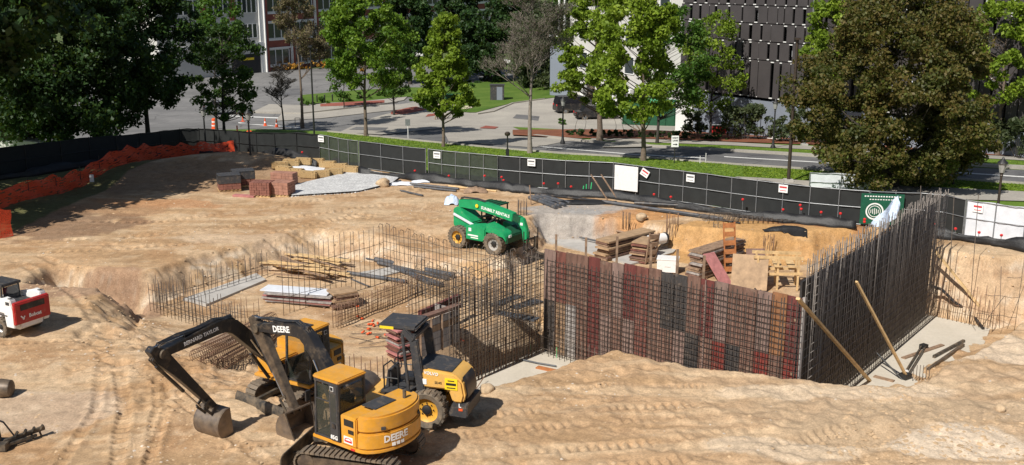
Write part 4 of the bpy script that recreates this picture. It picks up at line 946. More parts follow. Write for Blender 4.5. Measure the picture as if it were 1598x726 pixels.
# green banner with round emblem
p = onfence(1376, .52); t = thing('green_banner', 'dark green banner with a round white emblem on the fence behind the dark wall', 'banner', p+Vector((0, -.1, 0)), fdir(p))
mb = MB(); mb.box((0, 0, 0), (2.1, .03, 1.6)); mb.build('sheet', M['green'] if False else simple('banner_green', (.008, .09, .05), .5, var=.15), t)
mb = MB()
for k in range(28):
    a0, a1 = 2*math.pi*k/28, 2*math.pi*(k+1)/28
    for r0, r1 in ((.37, .44), (.27, .30)):
        mb.quad((-.35+math.cos(a0)*r0, -.02, -.12+math.sin(a0)*r0), (-.35+math.cos(a1)*r0, -.02, -.12+math.sin(a1)*r0), (-.35+math.cos(a1)*r1, -.02, -.12+math.sin(a1)*r1), (-.35+math.cos(a0)*r1, -.02, -.12+math.sin(a0)*r1))
for k in range(5): mb.box((-.35+.09*(k-2), -.02, -.12), (.03, .006, .34-.08*abs(k-2)))
mb.build('emblem', M['decal'], t)
mb = MB()
for k in range(14): mb.box((-.85+k*.13, -.02, .66), (.08, .006, .06))
for k in range(9): mb.box((-.6+k*.13, -.02, .5), (.08, .006, .045))
mb.build('lettering', M['decal'], t)
# clear plastic sheet draped in front of banner
mb = MB(); q = onfence(1385, .1); 
a, b_, c_, d_ = PY(1357, 352, q.y-1.2), PY(1402, 306, q.y-.9), PY(1405, 333, q.y-1.1), PY(1380, 356, q.y-1.3)
grid = []; nn = 12
for i in range(nn+1):
    for j in range(nn+1):
        u, v = i/nn, j/nn; pt = a.lerp(b_, u).lerp(d_.lerp(c_, u), v); grid.append(pt+Vector((0, .12*math.sin(u*9+v*5), .05*math.sin(v*11+u*3))))
mb.add(grid, [(i*(nn+1)+j, i*(nn+1)+j+1, (i+1)*(nn+1)+j+1, (i+1)*(nn+1)+j) for i in range(nn) for j in range(nn)]); tag(mb.build('plastic_sheet', M['wrap']), 'crumpled clear plastic sheet hanging in front of the green banner', 'plastic sheet')
# red capped stakes along the fence foot
capx = [(650, 268), (702, 276), (757, 276), (783, 278), (786, 283), (848, 288), (870, 288), (1018, 305), (1044, 310), (1155, 313), (1244, 322), (1246, 328), (1277, 333), (1307, 335), (1345, 348), (1345, 344), (1453, 355), (1487, 361), (1524, 365), (1559, 369), (430, 243), (455, 246), (478, 250), (890, 303), (1218, 329)]
for i, (px, py) in enumerate(capx):
    yy = None; p = onfence(px, .1, -.75); z = zat(p.y, py); mb = MB(); g_ = ground(p.x, p.y)
    t = thing('capped_stake', 'thin steel stake with a red cap standing in front of the site fence', 'stake', (p.x, p.y, g_), group='red capped stakes along the fence')
    mb.tube((0, 0, -.1), (0, 0, max(.35, z-g_)), .016, 5); mb.build('rod', M['galv'], t)
    mb = MB(); mb.lathe([(.05, 0), (.075, .03), (.075, .09), (.03, .12)], (0, 0, max(.35, z-g_)), 8); mb.build('cap', M['flag'], t)
# yard clutter behind the pit
yd = lambda x, y: S(x, y)
for i, (a, b_, r, mt, lb) in enumerate([((826, 311), (868, 327), .10, 'pipe', 'nearest black pipe of the pipe bundle on the gravel slope'), ((830, 309), (874, 325), .10, 'pipe', 'second black pipe of the pipe bundle on the gravel slope'), ((836, 308), (882, 323), .10, 'pipe', 'third black pipe of the pipe bundle on the gravel slope'), ((845, 308), (890, 320), .10, 'pipe', 'farthest black pipe of the pipe bundle on the gravel slope'), ((838, 305), (940, 316), .07, 'black', 'black pipe lying from the pipe bundle towards the fence'), ((800, 300), (1000, 322), .05, 'black', 'long thin black pipe running along the yard in front of the fence'), ((940, 317), (1128, 344), .09, 'pipe', 'long dark pipe running right behind the orange clay bank'), ((990, 321), (1060, 325), .14, 'black', 'short thick black pipe by the silt fabric'), ((1000, 327), (1155, 350), .06, 'black', 'thin black pipe ending near the rebar mats'), ((640, 289), (716, 297), .08, 'pipe', 'grey pipe left of the telehandler boom, the farther one'), ((646, 293), (712, 300), .07, 'pipe', 'grey pipe left of the telehandler boom, the nearer one'), ((625, 299), (660, 307), .06, 'pipe', 'short grey pipe with a white end lying nearest the dirt road'), ((700, 292), (775, 300), .06, 'lumber', 'thin tan pole lying behind the telehandler'), ((606, 290), (625, 284), .07, 'pipe', 'dark pipe end beside the boulder')]):
    bar_round('pipe', yd(*a), yd(*b_), r, mt, lb, 'pipe', 'pipes lying in the back yard of the site')
for i, (px, py, s, lb) in enumerate([(598, 291, .42, 'tan boulder at the right end of the gravel pad'), (524, 256, .38, 'pale boulder beside the grey fence frame'), (1000, 352, .3, 'small tan boulder on the clay bank edge'), (760, 611, .22, 'tan clay boulder on the near rim of the pit by the roller'), (1560, 640, .16, 'small tan boulder on the smooth dirt in the right foreground')]):
    bm = bmesh.new(); bmesh.ops.create_icosphere(bm, subdivisions=3, radius=s); p = yd(px, py)
    for v in bm.verts:
        k = 1+.35*float(fbm(np.array([v.co.x*3+i*9]), np.array([v.co.y*3+v.co.z*4]), 1, 3)[0]); v.co = v.co*k; v.co.z *= .8
    me = bpy.data.meshes.new('boulder'); bm.to_mesh(me); bm.free(); me.materials.append(M['rock']); me.shade_smooth(); o = bpy.data.objects.new('boulder', me); COL.objects.link(o); o.location = p+Vector((0, 0, s*.4)); tag(o, lb, 'boulder')
def crumple(name, px, sx, sy, hh, mat, label, cat):
    p = yd(*px); n_ = 14; g_ = []; 
    for i in range(n_):
        for j in range(n_):
            x, y = (i/(n_-1)-.5)*sx, (j/(n_-1)-.5)*sy; e = max(0, 1-((2*x/sx)**2+(2*y/sy)**2)*.9)
            z = ground(p.x+x, p.y+y)+.03+hh*e**.6*(1+.5*float(fbm(np.array([x*2+p.x]), np.array([y*2+p.y]), .5, 3)[0])); g_.append((x, y, z-p.z))
    mb = MB(); mb.add(g_, [(i*n_+j, (i+1)*n_+j, (i+1)*n_+j+1, i*n_+j+1) for i in range(n_-1) for j in range(n_-1)]); o = mb.build(name, M[mat]); o.location = p; return tag(o, label, cat)
crumple('wrapped_bundle', (706, 318), .9, .7, .45, 'wrap', 'bluish plastic wrapped bundle just left of the telehandler tail', 'bundle')
crumple('white_sheeting', (628, 288), 1.8, .8, .12, 'offwhite', 'crumpled white sheeting beside the boulder', 'sheeting')
crumple('white_sheeting', (665, 284), 1.8, .7, .1, 'offwhite', 'strip of white sheeting along the silt fabric left of the telehandler', 'sheeting')
crumple('white_sheeting', (755, 291), 2.0, .5, .16, 'offwhite', 'rolled white sheeting behind the telehandler boom', 'sheeting')
crumple('white_sheeting', (478, 266), 2.2, 1.6, .1, 'offwhite', 'white sheet in the middle of the ring of straw bales', 'sheeting')
crumple('black_sheeting', (905, 318), 4.2, .8, .16, 'silt', 'black sheeting lying along the yard behind the gravel slope', 'sheeting')
crumple('debris_heap', (742, 300), 1.4, .7, .3, 'oldlumber', 'small brown heap of debris behind the telehandler boom', 'heap')
beam('wood_stake', yd(829, 320), yd(829, 320)+Vector((-.1, 0, 1.1)), .06, .06, 'oldlumber', 'upright wooden stake beside the black pipe bundle', 'stake')
for i in range(3):
    p = yd(910+i*6, 308); mb = MB(); mb.tube((0, 0, 0), (random.uniform(-.1, .1), 0, .55+.1*i), .03, 6); o = mb.build('green_stake', M['sticker']); o.location = p+Vector((0, .6, 0)); tag(o, ['left bright green painted stake at the fence foot', 'middle bright green painted stake at the fence foot', 'right bright green painted stake at the fence foot'][i], 'stake', 'green stakes at the fence foot')
for i in range(2):
    p = yd(948+i*16, 312); mb = MB(); mb.bar((0, 0, 0), (-.9, .9, 1.3), .07, .05); o = mb.build('timber_strut', M['oldlumber']); o.location = p; tag(o, ['left timber strut propping the black fence', 'right timber strut propping the black fence below the white board'][i], 'strut')
bar_round('culvert_pipe', P(1012, 384, -.9), P(1036, 380, -.9), .28, 'white', 'short white culvert pipe with a dark open end near the column bars', 'pipe')
mb = MB(); p, q = P(1012, 384, -.9), P(1036, 380, -.9); mb.tube(q+Vector((0, 0, .28)), q+(q-p)*.12+Vector((0, 0, .28)), .30, 14); tag(mb.build('pipe_collar', M['black']), 'black collar on the end of the white culvert pipe', 'collar')
# flat stack of rebar mats
for k in range(2):
    sg = []; c = yd(1160+k*30, 346)
    for i in range(16): sg.append(((-2+i*.26, -.9, .05+.03*k), (-2+i*.26+.5, .9, .05+.03*k), .014))
    for j in range(7): sg.append(((-2.2, -.9+j*.3, .07), (2.4, -.9+j*.3, .07), .014))
    o = bars('rebar_mat', sg, M['rebar']); o.location = c+Vector((0, .4, .1)); tag(o, ['left flat rebar mat lying on the bank top behind the ladder', 'right flat rebar mat lying on the bank top behind the ladder'][k], 'rebar mat')
crumple('rubble_heap', (1225, 360), 2.2, .5, .2, 'silt', 'low black fabric roll lying before the fence', 'fabric roll')
p0, p1 = pw((975, 385)), pw((1008, 387)); 
bar_round('dark_pipe', P(905, 372, FB+.2), P(962, 384, FB+.2), .05, 'pipe', 'dark bent rod lying on the pale footing', 'rod')
bar_round('dark_pipe', P(962, 362, FB+.6), P(1004, 372, FB+.4), .06, 'oldlumber', 'brown pole leaning over the clay toe near the white culvert pipe', 'pole')
net([(948, 357), (970, 345), (985, 352)], .5, 'small crumpled orange net on the clay bank above the footing')
# straw bales
bl = [(437, 263, 20), (455, 259, 5), (474, 257, 0), (494, 258, -8), (512, 262, -12), (530, 266, -10), (548, 270, -15), (462, 274, -15), (482, 278, -5), (502, 277, 8), (522, 274, 10), (444, 270, -25)]
for i, (px, py, an) in enumerate(bl):
    p = yd(px, py); mb = MB(); mb.box((0, 0, 0), (1.1, .55, .45)); o = mb.build('straw_bale', M['straw'], None, .06)
    mb = MB()
    for s in (-.28, .28): mb.box((s, 0, 0), (.02, .565, .465))
    mb.build('twine', M['lumber'], o); o.location = p+Vector((0, 0, .22)); o.rotation_euler = (0, R(random.uniform(-3, 3)), R(an))
    tag(o, 'tan straw bale in the ring of bales around the white sheet', 'straw bale', 'straw bales ringed around a white sheet')
# brick and block pallets
def pallet(px, L_, W_, n, ang, mat, label, wrap=None, cols=5, rows=3, layer=.2):
    n -= 1; p = yd(*px); t = thing('brick_pallet', label, 'brick pallet', p, R(ang), 'pallets of brick near the straw bales')
    mb = MB()
    for s in (-.4, 0, .4): mb.box((0, s*W_, .05), (L_, .1, .1))
    for k in range(6): mb.box((-L_/2+.08+k*(L_-.16)/5, 0, .115), (.1, W_, .02))
    mb.build('pallet_base', M['lumber'], t)
    for k in range(n):
        mb = MB()
        for i in range(cols):
            for j in range(rows): mb.box((-L_/2+(i+.5)*L_/cols+random.uniform(-.01, .01), -W_/2+(j+.5)*W_/rows, .13+(k+.5)*layer), (L_/cols-.012, W_/rows-.012, layer-.012))
        mb.build('brick_layer', M[mat if (k % 3) else mat], t)
    if wrap:
        mb = MB(); mb.box((0, 0, .16+n*layer), (L_+.06, W_+.06, .06)); mb.box((0, 0, .16+n*layer*.7), (L_+.04, W_+.04, n*layer*.6)); mb.build('plastic_cover', M[wrap], t, .04)
M['brick'] = simple('red_brown_brick', (.22, .09, .065), .85, var=.3, scale=3); M['brickpale'] = simple('pale_red_brick', (.34, .17, .12), .85, var=.3, scale=3)
pallet((358, 297), 1.3, 1.1, 5, 20, 'brick', 'brick pallet under a dark blue cover, the left of two covered ones', 'charcoal')
pallet((380, 290), 1.3, 1.1, 5, 20, 'brick', 'brick pallet under a dark blue cover, the right of two covered ones', 'charcoal')
pallet((410, 306), 1.2, 1.0, 6, -8, 'brick', 'uncovered red brown brick pallet, nearest of the group', None, 8, 4, .15)
pallet((441, 305), 1.2, 1.0, 5, -15, 'brickpale', 'uncovered pale red brick pallet at the right of the group', None, 4, 4, .18)
pallet((444, 290), 1.5, .7, 5, -15, 'brickpale', 'pale brick pallet with a plank top behind the others', None, 6, 3, .18)
beam('timber_plank', yd(365, 306), yd(398, 308), .4, .1, 'pinkwrap', 'reddish board lying before the covered brick pallets', 'board')
# ------------------------------------------------------------------ lettering
def text_geo(s, size, depth=.004, bold=False):
    cu = bpy.data.curves.new('t', 'FONT'); cu.body = s; cu.size = size; cu.align_x = 'CENTER'; cu.align_y = 'CENTER'; cu.extrude = depth
    if bold: cu.offset = size*.025
    cu.resolution_u = 2; o = bpy.data.objects.new('t', cu); COL.objects.link(o)
    bpy.context.view_layer.update(); dg = bpy.context.evaluated_depsgraph_get(); me = bpy.data.meshes.new_from_object(o.evaluated_get(dg))
    vs = [v.co.copy() for v in me.vertices]; fs = [tuple(p.vertices) for p in me.polygons]
    bpy.data.objects.remove(o); bpy.data.meshes.remove(me); bpy.data.curves.remove(cu); return vs, fs
def lettering(s, size, Mx, mat, parent, fn=None, bold=True, stretch=1.0, name='lettering'):
    vs, fs = text_geo(s, size, bold=bold); mb = MB()
    mb.add([(fn(v.x*stretch, v.y, v.z) if fn else Mx @ Vector((v.x*stretch, v.y, v.z))) for v in vs], fs)
    return mb.build(name, M[mat], parent, smooth=0)
def facing(origin, xdir, zdir):
    x = Vector(xdir).normalized(); z = Vector(zdir); z = (z-x*z.dot(x)).normalized(); n_ = x.cross(z)
    return Matrix(((x.x, z.x, n_.x, origin[0]), (x.y, z.y, n_.y, origin[1]), (x.z, z.z, n_.z, origin[2]), (0, 0, 0, 1)))

# ------------------------------------------------------------------ excavator
def thick_line(pts, ws):
    """side outline around a centre line (list of (x, z)) with half widths"""
    L_, R_ = [], []
    for i, p in enumerate(pts):
        a = Vector(pts[max(0, i-1)]); b_ = Vector(pts[min(len(pts)-1, i+1)]); d = (b_-a).normalized(); n_ = Vector((-d.y, d.x))
        q = Vector(p); L_.append(tuple(q+n_*ws[i])); R_.append(tuple(q-n_*ws[i]))
    return L_+R_[::-1]
def crawler(t, yaw, tl=2.9, tg=1.75, tw=.45, th=.66, off=(0, 0, 0)):
    rot = Matrix.Translation(Vector(off)) @ Matrix.Rotation(yaw, 4, 'Z')
    r = th/2; hl = tl/2-r
    def loop(n, rr, off=0):
        per = 4*hl+2*math.pi*rr; out = []
        for k in range(n):
            s = (k/n*per+off) % per
            if s < 2*hl: out.append(((-hl+s, r+rr), 0))
            elif s < 2*hl+math.pi*rr: a = (s-2*hl)/rr; out.append(((hl+math.sin(a)*rr, r+math.cos(a)*rr), -a))
            elif s < 4*hl+math.pi*rr: q = s-2*hl-math.pi*rr; out.append(((hl-q, r-rr), math.pi))
            else: a = (s-4*hl-math.pi*rr)/rr; out.append(((-hl-math.sin(a)*rr, r-math.cos(a)*rr), math.pi-a))
        return out
    for sd in (-1, 1):
        y = sd*tg/2; mb = MB()
        for (x, z), a in loop(44, r-.035):
            mb.box((x, y, z), (.125, tw, .045), ry=-a)
            mb.box((x+math.sin(a)*-.0-.045*math.cos(a), y, z+.03*math.cos(a)), (.025, tw, .05), ry=-a)
        mb.xf(rot); tr = mb.build('track', M['trackpad'], t)
        mb = MB(); 
        pr = [(-hl-.12, r-.16), (hl+.12, r-.16), (hl+.12, r+.1), (hl*.6, r+.17), (-hl*.6, r+.17), (-hl-.12, r+.1)]
        mb.prism(pr, y-tw*.36, y+tw*.36); mb.xf(rot); mb.build('track_frame', M['brownsteel'], tr, .01)
        for x, rr, nm in ((-hl, r-.09, 'sprocket'), (hl, r-.09, 'idler')):
            mb = MB(); mb.lathe([(rr*.6, -tw*.42), (rr, -tw*.38), (rr, tw*.38), (rr*.6, tw*.42)], (x, y, r), 18, 'y'); mb.xf(rot); mb.build(nm, M['brownsteel'], tr)
    mb = MB(); mb.box((0, 0, .5), (1.2, tg-tw*.6, .34)); mb.lathe([(.52, .6), (.52, .86)], (0, 0, 0), 20); mb.xf(rot); mb.build('undercarriage', M['steelblack'], t, .01)
    mb = MB(); prof = [(0, 0), (.06, .0), (.1, .15), (.06, .34), (.0, .46), (-.04, .46), (.03, .33), (.05, .16)]
    mb.prism([(hl+.62+x, z+.06) for x, z in prof], -tg/2-tw/2-.02, tg/2+tw/2+.02)
    for s in (-1, 1): mb.bar((hl*.3, s*.45, .42), (hl+.62, s*.5, .24), .12, .14)
    mb.xf(rot); mb.build('dozer_blade', M['steelblack'], t, .008)

def excavator(name, label, loc, hdir, tdir, boom, tip, bpiv, bucket_rot, words, cabside=1, zoff=.9, boomtext=None, stick_mat='black', hatch=False, tailr=.85, toff=(0, 0), Rb=.5, wdt=1.0):
    """boom: list of (reach, height) with half depths, local to the house; cab on the left (+y)"""
    ya = math.atan2(hdir[1], hdir[0]); t = thing(name, label, 'excavator', loc, ya)
    crawler(t, math.atan2(tdir[1], tdir[0])-ya, off=Matrix.Rotation(-ya, 3, 'Z') @ Vector((toff[0], toff[1], 0)))
    # house: rounded tail body
    W_ = 1.1; n = 16; TX = .60; TR = tailr; tail = [(-TX+TR*math.cos(math.pi/2+math.pi*k/n), W_*math.sin(math.pi/2+math.pi*k/n)) for k in range(n+1)]
    plan = [(.95, -W_), (.95, .10), (.0, .10), (.0, W_)]+[p for p in tail]
    plan_low = [(1.05, -W_), (1.05, W_)]+tail
    mb = MB(); mb.prism(plan_low, .88, .98, 'z'); mb.build('deck', M['yellow'], t, .02)
    mb = MB(); mb.prism(tail, .99, 1.42, 'z'); cw = mb.build('counterweight', M['yellow'], t, .035)
    mb = MB(); mb.prism([(p[0]*.98, p[1]*.98) for p in tail], 1.435, 1.88, 'z'); hood = mb.build('engine_hood', M['yellow'], t, .05)
    mb = MB(); mb.prism([(-TX+.012, W_), (-.02, W_), (-.02, -W_), (-TX+.012, -W_)], .99, 1.80, 'z'); sp = mb.build('side_panel', M['yellow'], t, .03)
    mb = MB(); mb.prism([(-.0, -.2), (.92, -.2), (.92, -W_*.98), (-.0, -W_*.98)], .99, 1.5, 'z'); mb.build('tank_cover', M['yellow'], t, .04)
    # vents and latches on side panel (left side)
    for (x0, x1, z0, z1) in ((-.50, -.16, 1.54, 1.72), (-.50, -.30, 1.34, 1.45)):
        for sd in (1, -1):
            mb = MB(); mb.box(((x0+x1)/2, sd*(W_+.004), (z0+z1)/2), (x1-x0, .02, z1-z0)); mb.build('vent', M['blackmetal'], sp, .006)
    mb = MB(); mb.box((-.30, W_+.006, 1.15), (.32, .012, .19)); st = mb.build('sticker', M['decal'], sp)
    mb = MB(); mb.box((-.30, W_+.014, 1.12), (.27, .004, .05)); 
    for k in range(9): a = math.pi*k/8; mb.box((-.30+.11*math.cos(a), W_+.014, 1.16+.05*math.sin(a)), (.03, .004, .025))
    mb.build('sticker_print', M['redink'], st)
    mb = MB(); mb.box((-.45, .1, 1.89), (.5, .8, .03)); mb.build('hood_cover', M['charcoal'], hood, .01); mb = MB(); mb.lathe([(.05, 1.84), (.05, 2.1)], (-.75, -.55, 0), 10); mb.build('exhaust_pipe', M['steelblack'], hood)
    for k in range(-3, 4):
        a = math.pi+k*.33; 
        if k in (-2, 2): mb = MB(); mb.box((-TX+math.cos(a)*TR*.985, math.sin(a)*W_*.985, 1.55), (.05, .12, .08), rz=a); mb.build('latch_recess', M['charcoal'], hood, .005)
    # lettering on the tail
    if words:
        def fn(x, y, z, z0=1.24, a0=math.pi-.30):
            a = a0+x/1.0; return Vector((-TX+math.cos(a)*(TR+.012+z), math.sin(a)*(W_+.012+z), z0+y))
        lettering(words, .25, None, 'decal', cw, fn)
        mb = MB()
        for k in (-1, 0, 1): a = math.pi-.25+k*.13; mb.box((-TX+math.cos(a)*(TR+.004), math.sin(a)*(W_+.004), 1.06), (.012, .1, .09), rz=a)
        mb.build('small_plates', M['decal'], cw)
        mb = MB(); mb.box((-.45, W_+.004, .93), (.14, .02, .05)); mb.build('reflector', M['redink'], cw)
    # cab
    cx0, cx1, cy0, cy1, cz0, cz1 = .02, .98, .12, W_*1.0, .99, 2.58
    fr = MB(); pw_ = .07
    for x, y in ((cx0, cy0), (cx0, cy1), (cx1-.02, cy0), (cx1-.02, cy1)):
        fr.bar((x+(.03 if x < .5 else -.03), y+(.03 if y == cy0 else -.03), cz0), (x+(.03 if x < .5 else -.12), y+(.03 if y == cy0 else -.03), cz1), pw_, pw_)
    fr.box(((cx0+cx1)/2, (cy0+cy1)/2, cz0+.03), (cx1-cx0, cy1-cy0, .06)); fr.box(((cx0+cx1)/2-.04, (cy0+cy1)/2, cz1-.03), (cx1-cx0-.06, cy1-cy0, .08))
    fr.box((cx0+.03, (cy0+cy1)/2, cz0+.45), (.05, cy1-cy0, .85)); fr.box(((cx0+cx1)/2, cy0+.03, cz0+.3), (cx1-cx0, .05, .6))
    cab = fr.build('cab', M['charcoal'], t, .01)
    mb = MB(); mb.prism([(cx0-.05, cy0-.03), (cx1-.08, cy0-.03), (cx1-.0, cy0+.05), (cx1-.0, cy1-.05), (cx1-.08, cy1+.03), (cx0-.05, cy1+.03)], cz1+.012, cz1+.09, 'z'); rf = mb.build('cab_roof', M['yellow'], cab, .03)
    if hatch: mb = MB(); mb.box((cx1-.35, (cy0+cy1)/2, cz1+.11), (.42, .5, .03)); mb.build('roof_hatch', M['charcoal'], rf, .01)
    # door on the left: dark pillar panel with two panes
    mb = MB(); y = cy1+.006; mb.box((.19, y, (cz0+cz1)/2-.02), (.30, .035, cz1-cz0-.06)); dr = mb.build('door_panel', M['charcoal'], cab, .01)
    mb = MB(); mb.box((.19, y+.02, 1.92), (.19, .01, .78)); mb.build('door_window', M['glass'], dr)
    mb = MB(); mb.box((.6, cy1-.01, 1.55), (.50, .015, .95)); mb.box((.55, cy1-.01, 2.27), (.48, .015, .42)); dg = mb.build('door_glass', M['glass'], dr)
    mb = MB(); mb.box((.6, cy1+.0, 2.05), (.52, .03, .03)); mb.build('door_bar', M['charcoal'], dr)
    mb = MB(); mb.box((.19, y+.03, 1.42), (.13, .02, .13)); mb.build('door_handle', M['black'], dr, .01)
    lettering('85G', .15, facing((.19, y+.025, 1.10), (-1, 0, 0), (0, 0, 1)), 'decal', dr)
    mb = MB(); mb.box((.22, y+.023, 2.44), (.12, .006, .12)); mb.build('emblem_plate', M['decal'], dr)
    mb = MB(); mb.box((.22, y+.028, 2.44), (.095, .006, .095)); mb.bar((.19, y+.034, 2.41), (.25, y+.034, 2.47), .015, .012); mb.build('emblem_field', M['ink'], dr)
    mb = MB(); mb.box((cx0+.0, (cy0+cy1)/2, 2.14), (.014, cy1-cy0-.16, .62)); mb.build('rear_window', M['glass'], cab)
    mb = MB(); mb.add([(cx1-.02, cy0+.07, cz0+.07), (cx1-.02, cy1-.07, cz0+.07), (cx1-.11, cy1-.07, cz1-.08), (cx1-.11, cy0+.07, cz1-.08)], [(0, 1, 2, 3)]); mb.build('windscreen', M['glass'], cab)
    mb = MB(); mb.box((.48, .58, 1.35), (.5, .5, .14)); mb.box((.27, .58, 1.72), (.13, .48, .72), ry=R(-8)); mb.box((.26, .58, 2.15), (.1, .26, .18)); mb.build('seat', M['black'], cab, .03)
    mb = MB()
    for s in (-.28, .28): mb.tube((.72, .58+s, 1.1), (.76, .58+s, 1.62), .02, 6)
    mb.build('control_lever', M['black'], cab)
    mb = MB(); mb.tube((cx1-.05, cy1, 1.35), (cx1+.0, cy1+.12, 2.1), .018, 6); mb.box((cx1+.0, cy1+.16, 2.12), (.05, .16, .28)); mb.build('mirror', M['black'], cab)
    # boom, stick, bucket (in the x-z plane, boom foot at the right of the cab)
    yb = -.14
    pts = [(0.9, 1.3)]+boom+[tip]
    L = [Vector(p) for p in pts]
    # interpolate for a smooth bend
    prof = []; ws = []; N_ = 16
    l1, l2 = (L[1]-L[0]).length, (L[2]-L[1]).length
    def lp(u):
        return L[0].lerp(L[1], min(1, u/l1)) if u < l1 else L[1].lerp(L[2], min(1, (u-l1)/l2))
    def bez(s):
        u = s*(l1+l2); h_ = min(.32, u, l1+l2-u); return (lp(u-h_)+lp(u)*2+lp(u+h_))/4
    for k in range(N_+1):
        s = k/N_; prof.append(tuple(bez(s))); ws.append(.11+.095*math.sin(math.pi*min(1, s*1.05)) if s < .98 else .12)
    mb = MB(); mb.prism(thick_line(prof, ws), yb-.15, yb+.15); bo = mb.build('boom', M['black'], t, .015)
    for k in (0, N_):
        mb = MB(); c_ = prof[k]; mb.lathe([(.13, -.2), (.13, .2)], (c_[0], yb, c_[1]), 14, 'y'); mb.build('pivot_pin', M['steelblack'], bo)
    if boomtext:
        txt, sz, s0 = boomtext; i0 = s0; a = Vector(prof[i0]); b_ = Vector(prof[i0+1]); d = (b_-a).normalized()
        if txt != 'DEERE' or True:
            dd = Vector((-d.x, 0, -d.y)); lettering(txt, sz, facing((a.x, yb+.158, a.y), dd, (0, 0, 1) if abs(d.x) > .3 else (1, 0, 0)), 'decal', bo)
    def cyl(p, q, r, par, y=yb):
        p = Vector((p[0], y, p[1])); q = Vector((q[0], y, q[1])); d = q-p
        mb = MB(); mb.tube(p, p+d*.6, r, 12); c_ = mb.build('hydraulic_cylinder', M['black'], par)
        mb = MB(); mb.tube(p+d*.6, q, r*.5, 10); mb.build('rod', M['chrome'], c_)
    mid = prof[int(N_*.42)]
    for s in (-.24, .24): cyl((1.15, 1.0), (mid[0], mid[1]-.05), .055, bo, yb+s)
    # stick
    T = Vector(tip); B = Vector(bpiv); d = (B-T).normalized(); n_ = Vector((d.y, -d.x))
    if n_.x < 0: n_ = -n_                                     # outward side (away from the machine)
    top = T-d*.38+n_*.12
    out = [tuple(top+n_*.09), tuple(T+n_*.26+d*.1), tuple(T+d*((B-T).length*.35)+n_*.17), tuple(B+n_*.08+d*.06), tuple(B-n_*.08+d*.06), tuple(T+d*((B-T).length*.35)-n_*.13), tuple(T-n_*.16), tuple(top-n_*.09)]
    mb = MB(); mb.prism(out, yb-.12, yb+.12); stk = mb.build('stick', M[stick_mat], t, .015)
    mid2 = prof[int(N_*.55)]; cyl((mid2[0], mid2[1]+.30), tuple(top), .06, bo)
    bl = B-d*.42; cyl(tuple(T+n_*.32+d*.15), tuple(bl+n_*.26), .05, stk)
    # linkage
    mb = MB()
    for s in (-.14, .14):
        mb.bar((bl.x, yb+s, bl.y), ((bl+n_*.28).x, yb+s, (bl+n_*.28).y), .04, .08)
        e = B+n_*.22+d*.12; mb.bar(((bl+n_*.28).x, yb+s, (bl+n_*.28).y), (e.x, yb+s, e.y), .04, .07)
    mb.build('linkage', M['steelblack'], stk)
    # hoses over the bend and down the stick
    for k, s in enumerate((-.07, .0, .07)):
        mb = MB(); hp = []
        for q in range(4, N_+1, 2):
            c_ = Vector(prof[q]); hp.append(Vector((c_.x, yb+s, c_.y+ws[q]+.05+(.1 if q > N_-3 else 0))))
        hp.append(Vector((T.x+n_.x*.4, yb+s, T.y+n_.y*.4+.15))); hp.append(Vector(((T+d*.5+n_*.3).x, yb+s, (T+d*.5+n_*.3).y)))
        mb.path(hp, .02, 6); mb.build('hose', M['black'], bo)
    # bucket
    prof_b = []
    for k in range(11):
        a = bucket_rot-R(205)*k/10; rr = Rb*(1+.16*(k > 8)+.06*(k < 2)); prof_b.append((math.cos(a)*rr, math.sin(a)*rr))
    cB = Vector((B.x, B.y))-Vector(((prof_b[1][0])*1.0, (prof_b[1][1])*1.0))
    P_ = [(cB.x+p[0], cB.y+p[1]) for p in prof_b]
    inner = [(cB.x+p[0]*.93, cB.y+p[1]*.93) for p in prof_b]
    mb = MB(); mb.prism(P_+inner[::-1], yb-wdt/2, yb+wdt/2); bk = mb.build('bucket', M['bucket'], stk, 0)
    for s in (-1, 1):
        mb = MB(); mb.prism(P_, yb+s*wdt/2-.018, yb+s*wdt/2+.018); mb.build('bucket_side', M['bucket'], bk)
    lip = Vector(P_[-1]); prv = Vector(P_[-2]); dl = (lip-prv).normalized()
    for k in range(5):
        yy = yb-wdt/2+.06+k*(wdt-.12)/4; mb = MB(); a = Vector((lip.x, yy, lip.y)); e = a+Vector((dl.x, 0, dl.y))*.17
        mb.bar(a-Vector((dl.x, 0, dl.y))*.05, e, .075, .045); mb.build('tooth', M['bucket'], bk, .008)
    mb = MB()
    for s in (-.13, .13): mb.prism([(B.x-.09, B.y+.05), (B.x+.12, B.y+.05), (B.x+.2, B.y-.12), (B.x-.12, B.y-.1)], yb+s-.02, yb+s+.02)
    mb.build('bucket_ears', M['bucket'], bk)
    return t
def reach(c, d, px):
    """distance along direction d from c where the image column is px"""
    lo, hi = .5, 8
    def col(t): x, y = c[0]+d[0]*t, c[1]+d[1]*t; return CX+FPX*x/(y*CT+ (H-1.5)*ST*1.0)
    f = lambda t: col(t)-px
    for _ in range(50):
        m_ = (lo+hi)/2
        if (f(lo) > 0) == (f(m_) > 0): lo = m_
        else: hi = m_
    return lo
def hz(c, d, t, py, gz0): return zat(c[1]+d[1]*t, py)-gz0
def nrm2(x, y): l = math.hypot(x, y); return (x/l, y/l)
